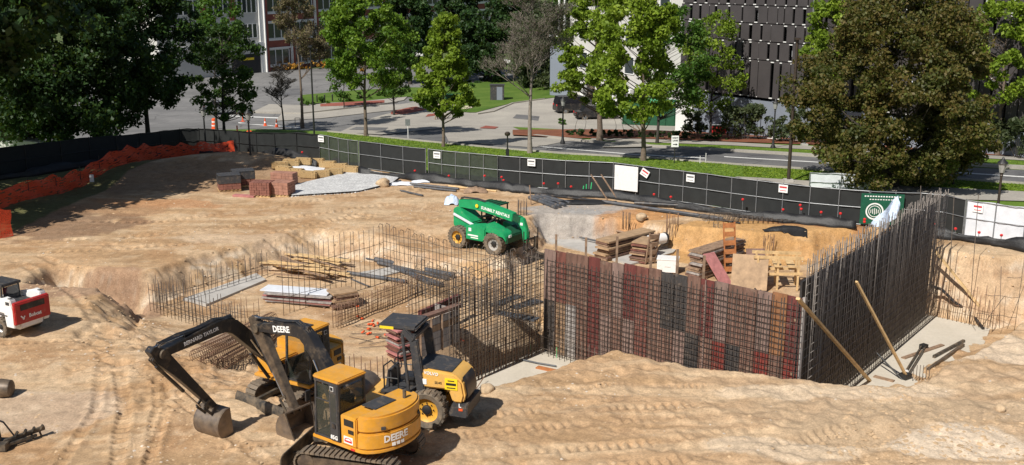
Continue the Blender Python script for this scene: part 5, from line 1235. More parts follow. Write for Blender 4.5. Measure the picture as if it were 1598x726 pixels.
# A: front machine
# centre found from the track ends seen in the photograph
cA = P(580, 722, .0); cA.z = ground(cA.x, cA.y)-.02; hA_ = nrm2(-.80, .60); tA_ = nrm2(-.96, .27)
def machine(c, d, bend, tip, buck):
    tb, tt, tk = reach(c, d, bend[0]), reach(c, d, tip[0]), reach(c, d, buck[0])
    return [(tb, hz(c, d, tb, bend[1], c.z))], (tt, hz(c, d, tt, tip[1], c.z)), (tk, hz(c, d, tk, buck[1], c.z))
b1, t1, k1 = machine(cA, hA_, (474, 516), (404, 512), (452, 640))
excavator('excavator', 'yellow excavator nearest the camera with its curved tail turned to the viewer', cA, hA_, tA_, b1, t1, k1, R(78), 'DEERE', toff=(-.28, .05), tailr=.68, Rb=.54, wdt=1.05, boomtext=('DEERE', .25, 12), stick_mat='brownsteel')
cB_ = P(476, 611, 0); cB_.z = ground(cB_.x, cB_.y)-.03; hB_ = nrm2(-.50, -.866)
b2, t2, k2 = machine(cB_, hB_, (366, 503), (262, 553), (336, 636))
excavator('excavator', 'black boomed excavator standing behind the front one, its bucket lowered at far left', cB_, hB_, nrm2(-.62, -.78), b2, t2, k2, R(98), 'DEERE', hatch=True, tailr=.45, Rb=.45, wdt=.92, boomtext=('BERNARD TAYLOR', .15, 12))

# ------------------------------------------------------------------ wheels
def wheel(parent, c, r, w, rim, yaw=0, lugs=22, rimr=.55, hub=.14):
    rot = Matrix.Translation(Vector(c)) @ Matrix.Rotation(yaw, 4, 'Z')
    mb = MB(); mb.lathe([(r*rimr, -w*.42), (r*.86, -w*.5), (r*.965, -w*.40), (r*.965, w*.40), (r*.86, w*.5), (r*rimr, w*.42)], (0, 0, 0), 28, 'y', ring=True)
    for k in range(lugs):
        a = 2*math.pi*k/lugs
        for s in (-1, 1):
            a2 = a+(.5*math.pi*2/lugs if s > 0 else 0); cc = Vector((math.cos(a2)*r*.955, s*w*.25, math.sin(a2)*r*.955))
            mb.box(cc, (r*.09, w*.5, r*.12), ry=-a2, rx=0)
    mb.xf(rot); ty = mb.build('wheel', M['rubber'], parent)
    mb = MB(); mb.lathe([(r*rimr*1.02, -w*.38), (r*rimr*1.05, -w*.30), (r*rimr*.8, -w*.12), (r*.2, -w*.10), (r*.2, w*.10), (r*rimr*.8, w*.12), (r*rimr*1.05, w*.30), (r*rimr*1.02, w*.38)], (0, 0, 0), 24, 'y', ring=True); mb.xf(rot); rm = mb.build('rim', M[rim], ty)
    for s in (-1, 1):
        mb = MB(); mb.lathe([(hub, s*w*.10), (hub, s*w*.28), (hub*.6, s*w*.34)], (0, 0, 0), 12, 'y')
        for k in range(8): a = 2*math.pi*k/8; mb.lathe([(.018, s*w*.1), (.018, s*w*.2)], (math.cos(a)*r*.33, 0, math.sin(a)*r*.33), 6, 'y')
        mb.xf(rot); mb.build('hub', M['blackmetal'], rm)
    return ty

# ------------------------------------------------------------------ roller
rt = P(668, 668, 0); rdir = nrm2(-.96, .27); ya = math.atan2(rdir[1], rdir[0]); left = Vector((-rdir[1], rdir[0], 0))
org = rt-left*.62+Vector((rdir[0], rdir[1], 0))*0
rz_ = ground(org.x, org.y)
t = thing('roller', 'yellow and black soil roller with an open canopy parked beside the front excavator', 'roller', (org.x, org.y, rz_), ya)
for s in (-1, 1): wheel(t, (0, s*.62, .60), .60, .42, 'rimyellow', lugs=20, rimr=.62)
mb = MB(); mb.prism([(-1.05, .85), (-1.12, 1.1), (-1.05, 1.5), (-.8, 1.72), (.05, 1.80), (.35, 1.6), (.35, 1.22), (-.62, 1.22), (-.75, .85)], -.60, .60); hood = mb.build('engine_hood', M['amber'], t, .06)
mb = MB(); mb.prism([(-.72, 1.755), (-.1, 1.85), (.36, 1.86), (.36, 1.62), (.0, 1.78)], -.52, .52); mb.build('hood_top', M['charcoal'], hood, .02)
mb = MB(); mb.prism([(-1.145, .95), (-1.165, 1.1), (-1.10, 1.48), (-1.0, 1.6), (-1.0, .95)], -.42, .42); mb.build('rear_grille', M['black'], hood, .01)
mb = MB(); mb.prism([(-1.15, .42), (-1.2, .5), (-1.2, .84), (-.74, .84), (-.60, .45)], -.62, .62); bp = mb.build('rear_bumper', M['charcoal'], t, .02)
for s in (-1, 1):
    mb = MB(); mb.box((-1.0, s*.625, .68), (.12, .02, .07)); mb.build('tail_light', M['hazardorange'], bp)
lettering('L', .16, facing((-.98, .63, .80), (-1, 0, 0), (0, 0, 1)), 'decal', bp)
lettering('VOLVO', .13, facing((-.12, .61, 1.68), (-1, 0, -.06), (0, 0, 1)), 'decal', hood)
lettering('SD45', .10, facing((-.33, .61, 1.42), (-1, 0, 0), (0, 0, 1)), 'ink', hood, bold=False)
mb = MB(); mb.box((-.72, .61, 1.42), (.38, .012, .34)); sk = mb.build('yellow_sticker', M['decalyellow'], hood)
mb = MB(); mb.box((-.72, .619, 1.42), (.3, .004, .07)); mb.box((-.72, .619, 1.52), (.2, .004, .03)); mb.box((-.72, .619, 1.31), (.26, .004, .03)); mb.build('sticker_print', M['ink'], sk)
mb = MB(); mb.box((.08, .61, 1.42), (.12, .012, .16)); mb.build('white_sticker', M['decal'], hood)
mb = MB(); mb.box((.75, 0, .72), (1.3, .95, .5)); mb.box((.95, 0, 1.0), (.95, 1.3, .08)); fr = mb.build('operator_platform', M['charcoal'], t, .015)
mb = MB(); mb.box((.72, 0, 1.3), (.5, .5, .12)); mb.box((.5, 0, 1.6), (.12, .5, .5)); mb.box((.72, 0, 1.15), (.3, .3, .2)); mb.build('seat', M['black'], t, .03)
mb = MB(); mb.prism([(1.18, 1.0), (1.4, 1.0), (1.32, 1.55), (1.22, 1.55)], -.35, .35); co = mb.build('console', M['charcoal'], t, .015)
mb = MB()
for k in range(16): a, b_ = 2*math.pi*k/16, 2*math.pi*(k+1)/16; mb.tube((1.12+.07*math.sin(a), .19*math.cos(a), 1.66+.17*math.sin(a)*.9), (1.12+.07*math.sin(b_), .19*math.cos(b_), 1.66+.17*math.sin(b_)*.9), .018, 6)
mb.tube((1.12, 0, 1.64), (1.25, 0, 1.4), .02, 6); mb.build('steering_wheel', M['black'], co)
mb = MB()
for s in (-1, 1):
    mb.path([(1.35, s*.55, 1.03), (1.35, s*.55, 1.75), (1.1, s*.58, 1.95), (.9, s*.58, 1.75), (.9, s*.58, 1.03)], .022, 7); mb.path([(1.35, s*.55, 1.4), (.9, s*.58, 1.4)], .018, 6)
mb.build('handrail', M['blackmetal'], t)
mb = MB()
for s in (-1, 1):
    mb.bar((.18, s*.56, 1.0), (.40, s*.56, 2.62), .14, .26, up=(1, 0, 0)); mb.bar((.40, s*.56, 2.6), (.72, s*.54, 2.9), .14, .2, up=(0, 0, 1))
mb.bar((.42, -.6, 2.7), (.42, .6, 2.7), .16, .14); rp = mb.build('roll_post', M['charcoal'], t, .03)
mb = MB(); mb.bar((.58, .6, 1.1), (.75, .56, 2.8), .06, .08, up=(1, 0, 0)); mb.build('roof_strut', M['charcoal'], rp, .01)
mb = MB(); mb.box((.92, 0, 2.94), (1.18, 1.12, .14)); ro = mb.build('canopy', M['charcoal'], t, .05)
mb = MB(); mb.box((1.22, .566, 2.93), (.42, .012, .08)); mb.build('yellow_label', M['decalyellow'], ro)
mb = MB(); mb.box((2.45, 0, .66), (1.55, 1.62, .16)); mb.box((1.72, 0, .66), (.2, 1.55, .3)); 
for s in (-1, 1): mb.box((2.45, s*.76, .62), (1.45, .1, .3))
mb.build('drum_frame', M['amber'], t, .02)
mb = MB(); mb.lathe([(.3, -.69), (.52, -.69), (.52, .69), (.3, .69)], (2.45, 0, .52), 36, 'y'); mb.build('drum', M['bucket'], t)

# ------------------------------------------------------------------ telehandler
fw = P(763, 401, -.6); rw = P(716, 385, -.6)
d2 = nrm2(.80, -.60); ya = math.atan2(d2[1], d2[0]); fwd = Vector((d2[0], d2[1], 0)); rgt = Vector((d2[1], -d2[0], 0))
ctr = (fw+rw)/2-rgt*.95; cz = ground(ctr.x, ctr.y)-.03
t = thing('telehandler', 'green telehandler with yellow and grey wheels parked at the edge of the pit', 'telehandler', (ctr.x+.1, ctr.y, cz), ya); t.scale = (.92, .92, .92)
wb = 1.22
for (x, s, rim) in ((wb, -1, 'rimgrey'), (wb, 1, 'rimgrey'), (-wb, -1, 'rimyellow'), (-wb, 1, 'rimyellow')): wheel(t, (x, s*.95, .62), .62, .42, rim, lugs=22, rimr=.58, hub=.15)
mb = MB(); mb.box((0, 0, .85), (3.6, .9, .4)); mb.box((wb, 0, .62), (.25, 1.5, .25)); mb.box((-wb, 0, .62), (.25, 1.5, .25)); mb.prism([(1.5, .7), (2.0, .75), (2.05, 1.15), (1.5, 1.45)], -.5, .5); mb.build('chassis', M['dkgreen'], t, .02)
mb = MB(); mb.prism([(-.62, .62), (.55, .62), (.72, .8), (.72, 1.35), (.3, 1.5), (-.62, 1.35)], -1.12, -.42); eb = mb.build('engine_cover', M['green'], t, .05)
mb = MB(); mb.box((-.3, -1.13, 1.2), (.18, .01, .18)); mb.box((-.1, -1.13, .9), (.7, .01, .07)); mb.box((.0, -1.13, .78), (.5, .01, .05)); mb.build('pale_decal', M['decal'], eb)
mb = MB(); mb.prism([(.75, 1.2), (1.9, 1.05), (2.05, .85), (2.05, 1.05), (1.85, 1.32), (.75, 1.65)], -1.12, -.35); 
mb.build('front_fender', M['green'], t, .03)
mb = MB(); mb.prism([(.75, 1.25), (1.9, 1.12), (1.85, 1.32), (.75, 1.5)], .35, 1.12); mb.build('front_fender', M['green'], t, .03)
mb = MB(); mb.prism([(1.95, .7), (2.1, .75), (2.12, 1.1), (1.95, 1.1)], -1.0, 1.0); hl = mb.build('front_frame', M['dkgreen'], t, .02)
for s in (-.8, .8):
    mb = MB(); mb.box((2.13, s, 1.12), (.04, .22, .14)); mb.build('headlight', M['decal'], hl, .01)
mb = MB(); mb.prism([(-1.75, .95), (-1.95, 1.1), (-1.95, 2.0), (-1.7, 2.15), (-1.1, 1.75), (-.6, 1.4), (-.6, .95)], -.55, .55); mb.build('rear_body', M['green'], t, .05)
mb = MB(); mb.bar((-1.85, -.62, 1.75), (-.45, -.62, 1.3), .08, .14); mb.build('pale_pipe', M['offwhite'], t, .02)
# cab on the left (far) side: open frame
cb = MB()
for x in (-.65, .55):
    for y in (.3, 1.08): cb.bar((x, y, .9), (x*.95, y, 2.35), .07, .07)
cb.box((-.05, .69, 2.38), (1.35, .85, .07)); cb.box((-.05, .69, .9), (1.25, .82, .1))
for k in range(4): cb.box((-.5+k*.3, .69, 2.43), (.06, .8, .03))
for y in (.3, 1.08): cb.bar((-.65, y, 1.5), (.55, y, 1.35), .05, .05)
cab = cb.build('cab_frame', M['dkgreen'], t, .01)
mb = MB(); mb.box((-.2, .69, 1.35), (.5, .5, .12)); mb.box((-.45, .69, 1.7), (.12, .5, .6)); mb.build('seat', M['black'], cab, .03)
mb = MB(); mb.prism([(.3, .95), (.55, .95), (.5, 1.5), (.38, 1.5)], .35, 1.05); mb.build('dashboard', M['black'], cab, .01)
# boom: pivot high at the rear, runs forward above the engine cover
y0 = -.12
mb = MB(); mb.prism(thick_line([(-1.75, 2.28), (-.5, 2.33), (.6, 2.20), (1.9, 1.98)], [.20, .27, .25, .23]), y0-.2, y0+.2); bo = mb.build('boom', M['green'], t, .03)
mb = MB(); mb.prism(thick_line([(1.6, 2.03), (2.35, 1.90)], [.17, .17]), y0-.15, y0+.15); b2_ = mb.build('inner_boom', M['dkgreen'], bo, .02)
mb = MB(); mb.prism([(2.2, 2.12), (2.55, 2.0), (2.75, 1.5), (2.8, .75), (2.55, .75), (2.45, 1.4), (2.2, 1.75)], y0-.13, y0+.13); gn = mb.build('boom_nose', M['green'], bo, .03)
mb = MB(); mb.box((2.46, y0-.14, 1.72), (.16, .01, .14)); mb.build('pale_decal', M['decal'], gn)
sl = -.2
mb = MB(); mb.bar((.05, y0-.212, 2.25), (1.55, y0-.212, 2.03), .012, .25); pl = mb.build('lettering_panel', M['green'], bo)
lettering('SUNBELT RENTALS', .225, facing((.80, y0-.225, 2.15), (1, 0, -.12), (0, 0, 1)), 'decal', bo)
mb = MB(); mb.lathe([(.10, 0), (.10, .012)], (-.42, y0-.27, 2.33), 18, 'y'); mb.build('round_emblem', M['decalyellow'], bo)
mb = MB(); mb.tube((-.9, y0+.35, 1.5), (.6, y0+.35, 1.95), .07, 10); mb.tube((.2, y0-.28, 1.35), (.9, y0-.1, 1.95), .06, 10); mb.build('lift_cylinder', M['black'], bo)
mb = MB()
for k in range(3): mb.path([(-1.9, y0-.1+.1*k, 2.1), (-1.6, y0-.1+.1*k, 2.62), (-.6, y0-.1+.1*k, 2.65), (0, y0-.1+.1*k, 2.58)], .022, 6)
mb.build('hose', M['black'], bo)
ca = MB()
for z in (.4, .95): ca.bar((2.88, -.62, z), (2.88, .62, z), .06, .09)
for y in (-.62, -.3, .3, .62): ca.bar((2.88, y, .25), (2.88, y, 1.45 if abs(y) > .5 else 1.05), .05, .05)
cr_ = ca.build('fork_carriage', M['blackmetal'], t, .008)
for s in (-.45, .35):
    mb = MB(); mb.prism([(2.92, 1.0), (2.98, 1.0), (2.98, .2), (4.15, .14), (4.15, .11), (2.92, .11)], s-.06, s+.06); mb.build('fork', M['steelblack'], cr_, .006)

# ------------------------------------------------------------------ skid steer loader at the left edge
d3 = nrm2(-.88, .47); fwd = Vector((d3[0], d3[1], 0)); lft = Vector((-d3[1], d3[0], 0))
wv = P(3, 528, 0); org = wv-lft*.72; ya = math.atan2(d3[1], d3[0])
t = thing('skid_steer', 'white skid steer loader with a red tailgate cut by the left picture edge', 'skid steer', (org.x, org.y, ground(org.x, org.y)-.02), ya); t.scale = (.88, .88, .9)
for x in (0, 1.05):
    for s in (-1, 1): wheel(t, (x, s*.72, .42), .42, .32, 'white', lugs=18, rimr=.5, hub=.1)
mb = MB(); mb.prism([(-.75, .35), (-.92, .45), (-.92, 1.05), (1.5, 1.05), (1.6, .35)], -.52, .52); mb.build('body', M['white'], t, .03)
for s in (-1, 1):
    mb = MB(); mb.prism([(-.90, .5), (-.92, 1.25), (-.78, 1.66), (-.35, 1.70), (.2, 1.42), (.5, 1.30), (.5, 1.1), (-.35, 1.05), (-.42, .5)], s*.70-.14, s*.70+.14); sp = mb.build('rear_upright', M['white'], t, .03)
    mb = MB(); mb.prism(thick_line([(-.62, 1.62), (.4, 1.42), (1.5, 1.15), (2.1, .7)], [.09, .10, .10, .12]), s*.70-.08, s*.70+.08); mb.build('lift_arm', M['white'], t, .02)
    mb = MB()
    for k in range(5): mb.box((-.74+.05*k, s*.70, 1.705-.01*k), (.03, .2, .02))
    mb.box((-.63, s*.845, 1.5), (.22, .01, .13)); mb.box((-.3, s*.845, .98), (.5, .01, .05)); mb.build('dark_grille', M['charcoal'], sp)
mb = MB(); mb.prism([(-.92, .62), (-1.02, .66), (-1.02, 1.5), (-.96, 1.56), (-.86, 1.56), (-.86, .62)], -.83, .83); tg = mb.build('tailgate', M['red'], t, .03)
mb = MB(); mb.box((-1.024, 0, 1.30), (.012, 1.15, .24)); 
mb.build('tailgate_grille', M['black'], tg, .01)
lettering('Bobcat', .21, facing((-1.032, -.08, .90), (0, -1, 0), (0, 0, 1)), 'decal', tg)
mb = MB(); mb.bar((-1.028, .58, .98), (-1.028, .44, .82), .012, .05); mb.bar((-1.028, .5, .82), (-1.028, .40, .95), .012, .04); mb.build('emblem', M['decal'], tg)
mb = MB(); mb.box((-.3, 0, 1.30), (1.0, 1.05, .12), ry=R(-4)); mb.build('engine_cover', M['charcoal'], t, .04)
cb = MB()
for x in (.25, 1.25):
    for s in (-1, 1): cb.bar((x, s*.42, 1.0), (x+.02, s*.40, 1.95), .07, .07)
cb.box((.74, 0, 2.0), (1.2, .92, .11)); cb.box((.24, 0, 1.35), (.04, .8, .4)); cab = cb.build('cab', M['charcoal'], t, .03)
mb = MB(); mb.box((.23, 0, 1.72), (.02, .72, .34)); mb.build('rear_window', M['carglass'], cab)
mb = MB()
for s in (-1, 1): mb.box((.75, s*.41, 1.55), (.9, .015, .75))
mb.build('side_window', M['glass'], cab)
mb = MB(); mb.prism([(2.1, .1), (2.9, .05), (2.9, .1), (2.3, .2), (2.2, .75), (2.05, .75)], -.9, .9); mb.build('loader_bucket', M['bucket'], t)

# ------------------------------------------------------------------ attachment at the lower left corner
p = S(2, 700); t = thing('drill_attachment', 'black steel drilling attachment lying at the lower left picture corner', 'attachment', p, 0)
mb = MB(); mb.bar((-.05, 0, .05), (-.22, .1, 1.15), .16, .2); mb.box((.0, 0, .12), (.5, .5, .22)); mb.build('mast', M['steelblack'], t, .015)
mb = MB(); mb.bar((.1, 0, .2), (.92, .75, .30), .1, .12); mb.bar((.1, -.15, .12), (.8, .5, .18), .06, .08); arm = mb.build('arm', M['steelblack'], t, .01)
for k in range(4):
    a = Vector((.3+.17*k, .2+.15*k, .22)); mb = MB(); mb.bar(a, a+Vector((.14, -.05, .22)), .05, .07); mb.bar(a, a+Vector((.05, .02, -.2)), .05, .05); mb.build('tooth', M['steelblack'], arm, .005)
mb = MB(); mb.path([(-.2, .05, .9), (.1, .1, .75), (.3, .2, .3)], .025, 6); mb.build('hose', M['black'], t)
mb = MB(); mb.box((-.1, -.1, .45), (.12, .12, .1)); mb.build('red_coupling', M['redink'], t)
p = S(4, 618); mb = MB(); mb.lathe([(.12, -.35), (.26, -.3), (.3, 0), (.26, .3), (.12, .35)], (0, 0, .26), 14, 'x')
for k in range(5): mb.bar((-.25+.12*k, 0, .3), (-.2+.12*k, .28, .2), .04, .05)
o = mb.build('auger_head', M['brownsteel'], None, .01); o.location = p; tag(o, 'brown rusty auger head lying at the left picture edge above the attachment', 'auger')
# ------------------------------------------------------------------ trees
def leaves(name, Cn, rad, nper, size, mat, parent, flat=.0, off=None):
    """clumps of leaf quads; Cn clump centres, rad clump radii"""
    Cn = np.asarray(Cn, float); n = len(Cn); rad = np.broadcast_to(rad, (n,))
    g = rng.normal(0, 1, (n, nper, 3)); g *= (rng.random((n, nper, 1))**.4)*.75/np.maximum(.35, np.linalg.norm(g, axis=2, keepdims=True))
    p = (Cn[:, None]+g*rad[:, None, None]*np.array([1, 1, .75])).reshape(-1, 3); m_ = len(p)
    nn = rng.normal(0, 1, (m_, 3)); nn[:, 2] = np.abs(nn[:, 2])+flat; nn /= np.linalg.norm(nn, axis=1)[:, None]
    a = np.cross(nn, rng.normal(0, 1, (m_, 3))); a /= np.linalg.norm(a, axis=1)[:, None]; b_ = np.cross(nn, a)
    s = size*rng.uniform(.45, 1.65, (m_, 1)); a = a*s*.6; b_ = b_*s
    V = np.stack([p-a, p-b_*.9, p+a, p+b_*.9], 1).reshape(-1, 3)
    ct = np.repeat(rng.normal(0, .16, n), nper); tint = np.clip(.5+ct+rng.normal(0, .2, m_), 0, 1)
    return npmesh(name, V, np.arange(4*m_).reshape(-1, 4), mat, parent, attrs={'tint': ('FACE', 'FLOAT', tint)})
def profile(kind, h):
    if kind == 'cone': return (1-h)**.75*(.35+.65*sstep(0, .14, h))+.04
    if kind == 'round': return np.sqrt(np.maximum(0, 1-(2*h-1)**2))
    if kind == 'spread': return np.sqrt(np.maximum(0, 1-(h*.98)**3))*(.55+.45*sstep(0, .25, h))
    return np.sqrt(np.maximum(0, 1-(1.75*h-.7)**2 if False else 1-((h-.42)/.60)**2))
def tree(name, label, base_px, crown, kind='oval', mat='leaf_bright', ncl=150, nper=110, size=.16, clr=.14, tr=.16, bark='bark', group=None, loc=None, cat='tree', density_in=.55, crown_m=None):
    """crown: (column, half width px, top row, bottom row)"""
    b = G(*base_px) if loc is None else Vector(loc)
    dpt = b.y*CT+(H-b.z)*ST
    t = thing(name, label, cat, b, random.uniform(0, 6), group) if False else thing(name, label, cat, b, 0, group)
    cxp, hw, rt, rb = crown; y = b.y
    zt, zb = zat(y, rt)-b.z, zat(y, rb)-b.z; rx = hw*dpt/FPX; cx = PY(cxp, (rt+rb)/2, y).x-b.x; size *= .72; nper = int(nper*1.6)
    if crown_m: cx, rx, zb, zt = crown_m
    h = rng.random(ncl*3)**.9; pr = profile(kind, h); keep = rng.random(ncl*3) < pr*1.1; h, pr = h[keep][:ncl], pr[keep][:ncl]; n = len(h)
    th = rng.uniform(0, 2*math.pi, n); rr = pr*(density_in+(1-density_in)*rng.random(n)**.5)*(1-clr*.6)
    rr *= 1+.22*np.sin(th*3+h*9+rng.random()*6)+rng.normal(0, .07, n)
    c = np.stack([cx+rr*rx*np.cos(th), rr*rx*np.sin(th)*.95, zb+(zt-zb)*h], 1)
    leaves('crown', c, rx*clr*2*rng.uniform(.6, 1.25, n), nper, size, M[mat], t)
    # trunk and limbs
    mb = MB(); topz = zb+(zt-zb)*.72; lean = Vector((cx*.6, 0, 0)); pts = []; rs = []
    for k in range(9):
        f = k/8; pts.append(Vector((lean.x*f**1.5+.12*math.sin(k*1.7)*f, .1*math.cos(k*2.1)*f, -.15+(topz+.15)*f))); rs.append(tr*(1-.8*f)*(1.35 if k == 0 else 1))
    mb.path(pts, rs, 8)
    for i in range(0, n, max(1, n//46)):
        e = Vector(c[i]); hz_ = max(zb*.75, e.z-abs(Vector((e.x-lean.x, e.y)).length)*.75); f = max(.12, min(.98, hz_/topz)); a = pts[min(7, int(f*8))].lerp(pts[min(8, int(f*8)+1)], (f*8) % 1)
        m_ = a.lerp(e, .5)+Vector((0, 0, -.12*(e-a).length*.5)); r0 = max(.02, tr*.38*(1-f*.7)); mb.path([a, m_, e], [r0, r0*.6, .012], 5)
    mb.build('trunk', M[bark], t, 0, 60)
    return t
def bare(name, label, base_px, crown, tr=.15, bark='barkdark', seed=1, depth=5, cat='tree', spread=.55, leafy=None, group=None, twig=.010, reach_=.62):
    b = G(*base_px); dpt = b.y*CT+(H-b.z)*ST; rd = random.Random(seed); t = thing(name, label, cat, b, 0, group)
    cxp, hw, rt, rb = crown; zt, zb = zat(b.y, rt)-b.z, zat(b.y, rb)-b.z; segs = []; ends = []
    def grow(p, d, L_, r, k):
        q = p; dd = d.copy()
        for s in range(3):
            dd = (dd+Vector((rd.gauss(0, .1), rd.gauss(0, .1), rd.gauss(.05, .06)))).normalized(); q2 = q+dd*L_/3; segs.append((q, q2, max(twig, r*(1-.2*s)))); q = q2
            if k > 0 and s > 0:
                for j in range(2 if k > 2 else 3):
                    a = rd.uniform(0, 6.28); sd = Vector((math.cos(a), math.sin(a), 0)); nd = (dd*(1-spread*.6)+sd*spread+Vector((0, 0, .12))).normalized(); grow(q, nd, L_*rd.uniform(.5, .68), r*.55, k-1)
        ends.append(q)
    Ht = zt; top = Vector((0, 0, zb)); tp = [Vector((0, 0, -.1)), Vector((.05, 0, zb*.5)), top]
    mb = MB(); q = Vector((0, 0, 0)); n_ = 10; prev = Vector((0, 0, -.1)); tpts = [prev]; rs = [tr*1.4]
    for k in range(1, n_+1):
        f = k/n_; p = Vector((.25*math.sin(f*4+seed)*f, .1*math.sin(f*3), Ht*.9*f)); tpts.append(p); rs.append(tr*(1-.88*f))
        if p.z > zb*.9:
            wf = hw*dpt/FPX
            for j in range(3):
                a = rd.uniform(0, 6.28); d = Vector((math.cos(a)*.75, math.sin(a)*.75, .62)).normalized(); grow(p, d, wf*(1.0-.6*f)*reach_, tr*.32*(1-.6*f)+.012, depth-2)
    mb.path(tpts, rs, 8); tk = mb.build('trunk', M[bark], t, 0, 60)
    bars('branches', segs, M[bark], t, 3)
    if leafy: leaves('buds', [tuple(e) for e in ends], .35, leafy[1], leafy[2], M[leafy[0]], t)
    return t
TG = 'street trees'
tree('maple_tree', 'full bright green maple beside the driveway, leftmost of the bright street trees', (571, 214), (570, 62, -12, 132), 'oval', 'leaf_spring', 150, 95, .19, .13, .17)
tree('maple_tree', 'bright green conical tree at the verge with a thin trunk beside the two walkers', (692, 231), (694, 50, 12, 178), 'cone', 'leaf_bright', 120, 80, .18, .13, .13)
bare('bare_tree', 'large bare grey brown tree on the verge between the bright green trees', (827, 241), (830, 78, -10, 150), .17, 'barkpale', 5, 6, leafy=('leaf_olive', 1, .05), twig=.007, reach_=.85)
tree('oak_tree', 'bright green tree with a thick pale trunk in the mulch by the black cars', (936, 222), (922, 52, -20, 160), 'oval', 'leaf_bright', 120, 85, .19, .14, .26)
tree('oak_tree', 'bright green tree standing on the verge left of the traffic sign', (1004, 253), (990, 66, -25, 190), 'oval', 'leaf_bright', 150, 85, .18, .13, .18)
tree('slender_tree', 'thin green tree with see through crown before the dark louvred building', (1108, 216), (1110, 56, 22, 172), 'spread', 'leaf_bright', 66, 60, .17, .16, .12, 'barkdark')
tree('slender_tree', 'dark trunked green tree behind the verge tree by the green container', (1025, 226), (1052, 56, 10, 172), 'oval', 'leaf_mid', 75, 70, .18, .15, .13, 'barkdark')
tree('bronze_tree', 'huge round bronze and olive leaved tree in front of the dark building', (1394, 294), (1398, 138, -28, 292), 'spread', 'leaf_brown', 400, 175, .135, .095, .30, 'barkdark', density_in=.45)
tree('slender_tree', 'yellow green tree at the right picture edge behind the bronze tree', (1556, 246), (1562, 60, -2, 165), 'oval', 'leaf_bright', 95, 75, .18, .14, .16)
tree('slender_tree', 'light green tree glimpsed between the bronze tree and the tall lamp post', (1300, 232), (1292, 34, -5, 130), 'oval', 'leaf_bright', 70, 90, .17, .2, .12)
tree('young_tree', 'small multi stemmed tree under the right side of the bronze tree', (1487, 290), (1486, 44, 160, 262), 'round', 'leaf_brown', 70, 100, .12, .2, .07, 'barkdark')
tree('dark_tree', 'large very dark green tree filling the upper left corner behind the fence', (95, 240), (90, 135, -80, 212), 'oval', 'leaf_dark', 360, 130, .2, .11, .3, 'barkdark', density_in=.35)  # shade over these left trees is put into the dark leaf colour
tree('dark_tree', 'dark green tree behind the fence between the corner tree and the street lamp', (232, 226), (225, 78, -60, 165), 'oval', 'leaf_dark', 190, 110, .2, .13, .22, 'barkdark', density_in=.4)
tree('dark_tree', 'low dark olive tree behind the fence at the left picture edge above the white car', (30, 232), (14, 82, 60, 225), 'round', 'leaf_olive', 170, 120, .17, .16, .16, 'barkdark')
tree('shade_tree', 'dark see through tree in front of the white wing of the brick building', (350, 212), (352, 50, 25, 180), 'oval', 'leaf_deep', 90, 90, .17, .15, .15, 'barkdark')
tree('shade_tree', 'light green upper tree behind the dark tree beside the white wing', (338, 205), (342, 40, -14, 80), 'oval', 'leaf_mid', 34, 70, .2, .2, .13, 'barkdark')
bare('bare_tree', 'small bare dark tree between the street lamp and the tall thin pole', (443, 204), (441, 42, 105, 172), .1, 'barkdark', 9, 5, spread=.75)
bare('bare_tree', 'tall leafless tan tree just left of the tall thin pole', (472, 201), (466, 52, -15, 118), .16, 'bark', 14, 6, leafy=('leaf_bud', 1, .07), twig=.008, reach_=.8)
tree('slender_tree', 'green tree on the brick paving right of the leftmost maple', (615, 181), (612, 30, 40, 150), 'oval', 'leaf_mid', 60, 80, .22, .22, .12, 'barkdark')
tree('young_tree', 'small thin tree on the paving left of the maple trunk', (537, 170), (536, 24, 92, 152), 'round', 'leaf_mid', 24, 60, .2, .26, .07, 'barkdark')
for i, (bx, cr, mt, lb) in enumerate([((640, 132), (636, 40, -30, 95), 'leaf_dark', 'dark evergreen in the row before the brick building, left of the conical bright tree'), ((765, 128), (752, 42, 10, 132), 'leaf_dark', 'dark evergreen left of the bare tree before the brick building'), ((852, 138), (850, 50, 10, 135), 'leaf_olive', 'dull olive tree behind the bare tree'), ((700, 120), (712, 34, -30, 70), 'leaf_dark', 'dark evergreen behind the top of the conical bright tree'), ((900, 132), (886, 40, -20, 120), 'leaf_mid', 'mid green tree behind the pale trunked tree'), ((805, 120), (800, 38, -20, 60), 'leaf_dark', 'dark evergreen top behind the crown of the bare tree')]):
    tree('background_tree', lb, bx, cr, 'oval', mt, 110, 90, .3, .18, .25, 'barkdark', 'trees before the brick building')
# trees outside the frame whose shade falls on the slope
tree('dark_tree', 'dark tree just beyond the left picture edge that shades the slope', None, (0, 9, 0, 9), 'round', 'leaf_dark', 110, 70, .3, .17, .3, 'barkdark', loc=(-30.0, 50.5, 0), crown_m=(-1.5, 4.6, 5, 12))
tree('dark_tree', 'second dark tree beyond the left picture edge that shades the orange net', None, (0, 9, 0, 9), 'spread', 'leaf_dark', 330, 90, .3, .12, .4, 'barkdark', loc=(-36.0, 58.0, 0), crown_m=(3.5, 8.5, 7.5, 19))
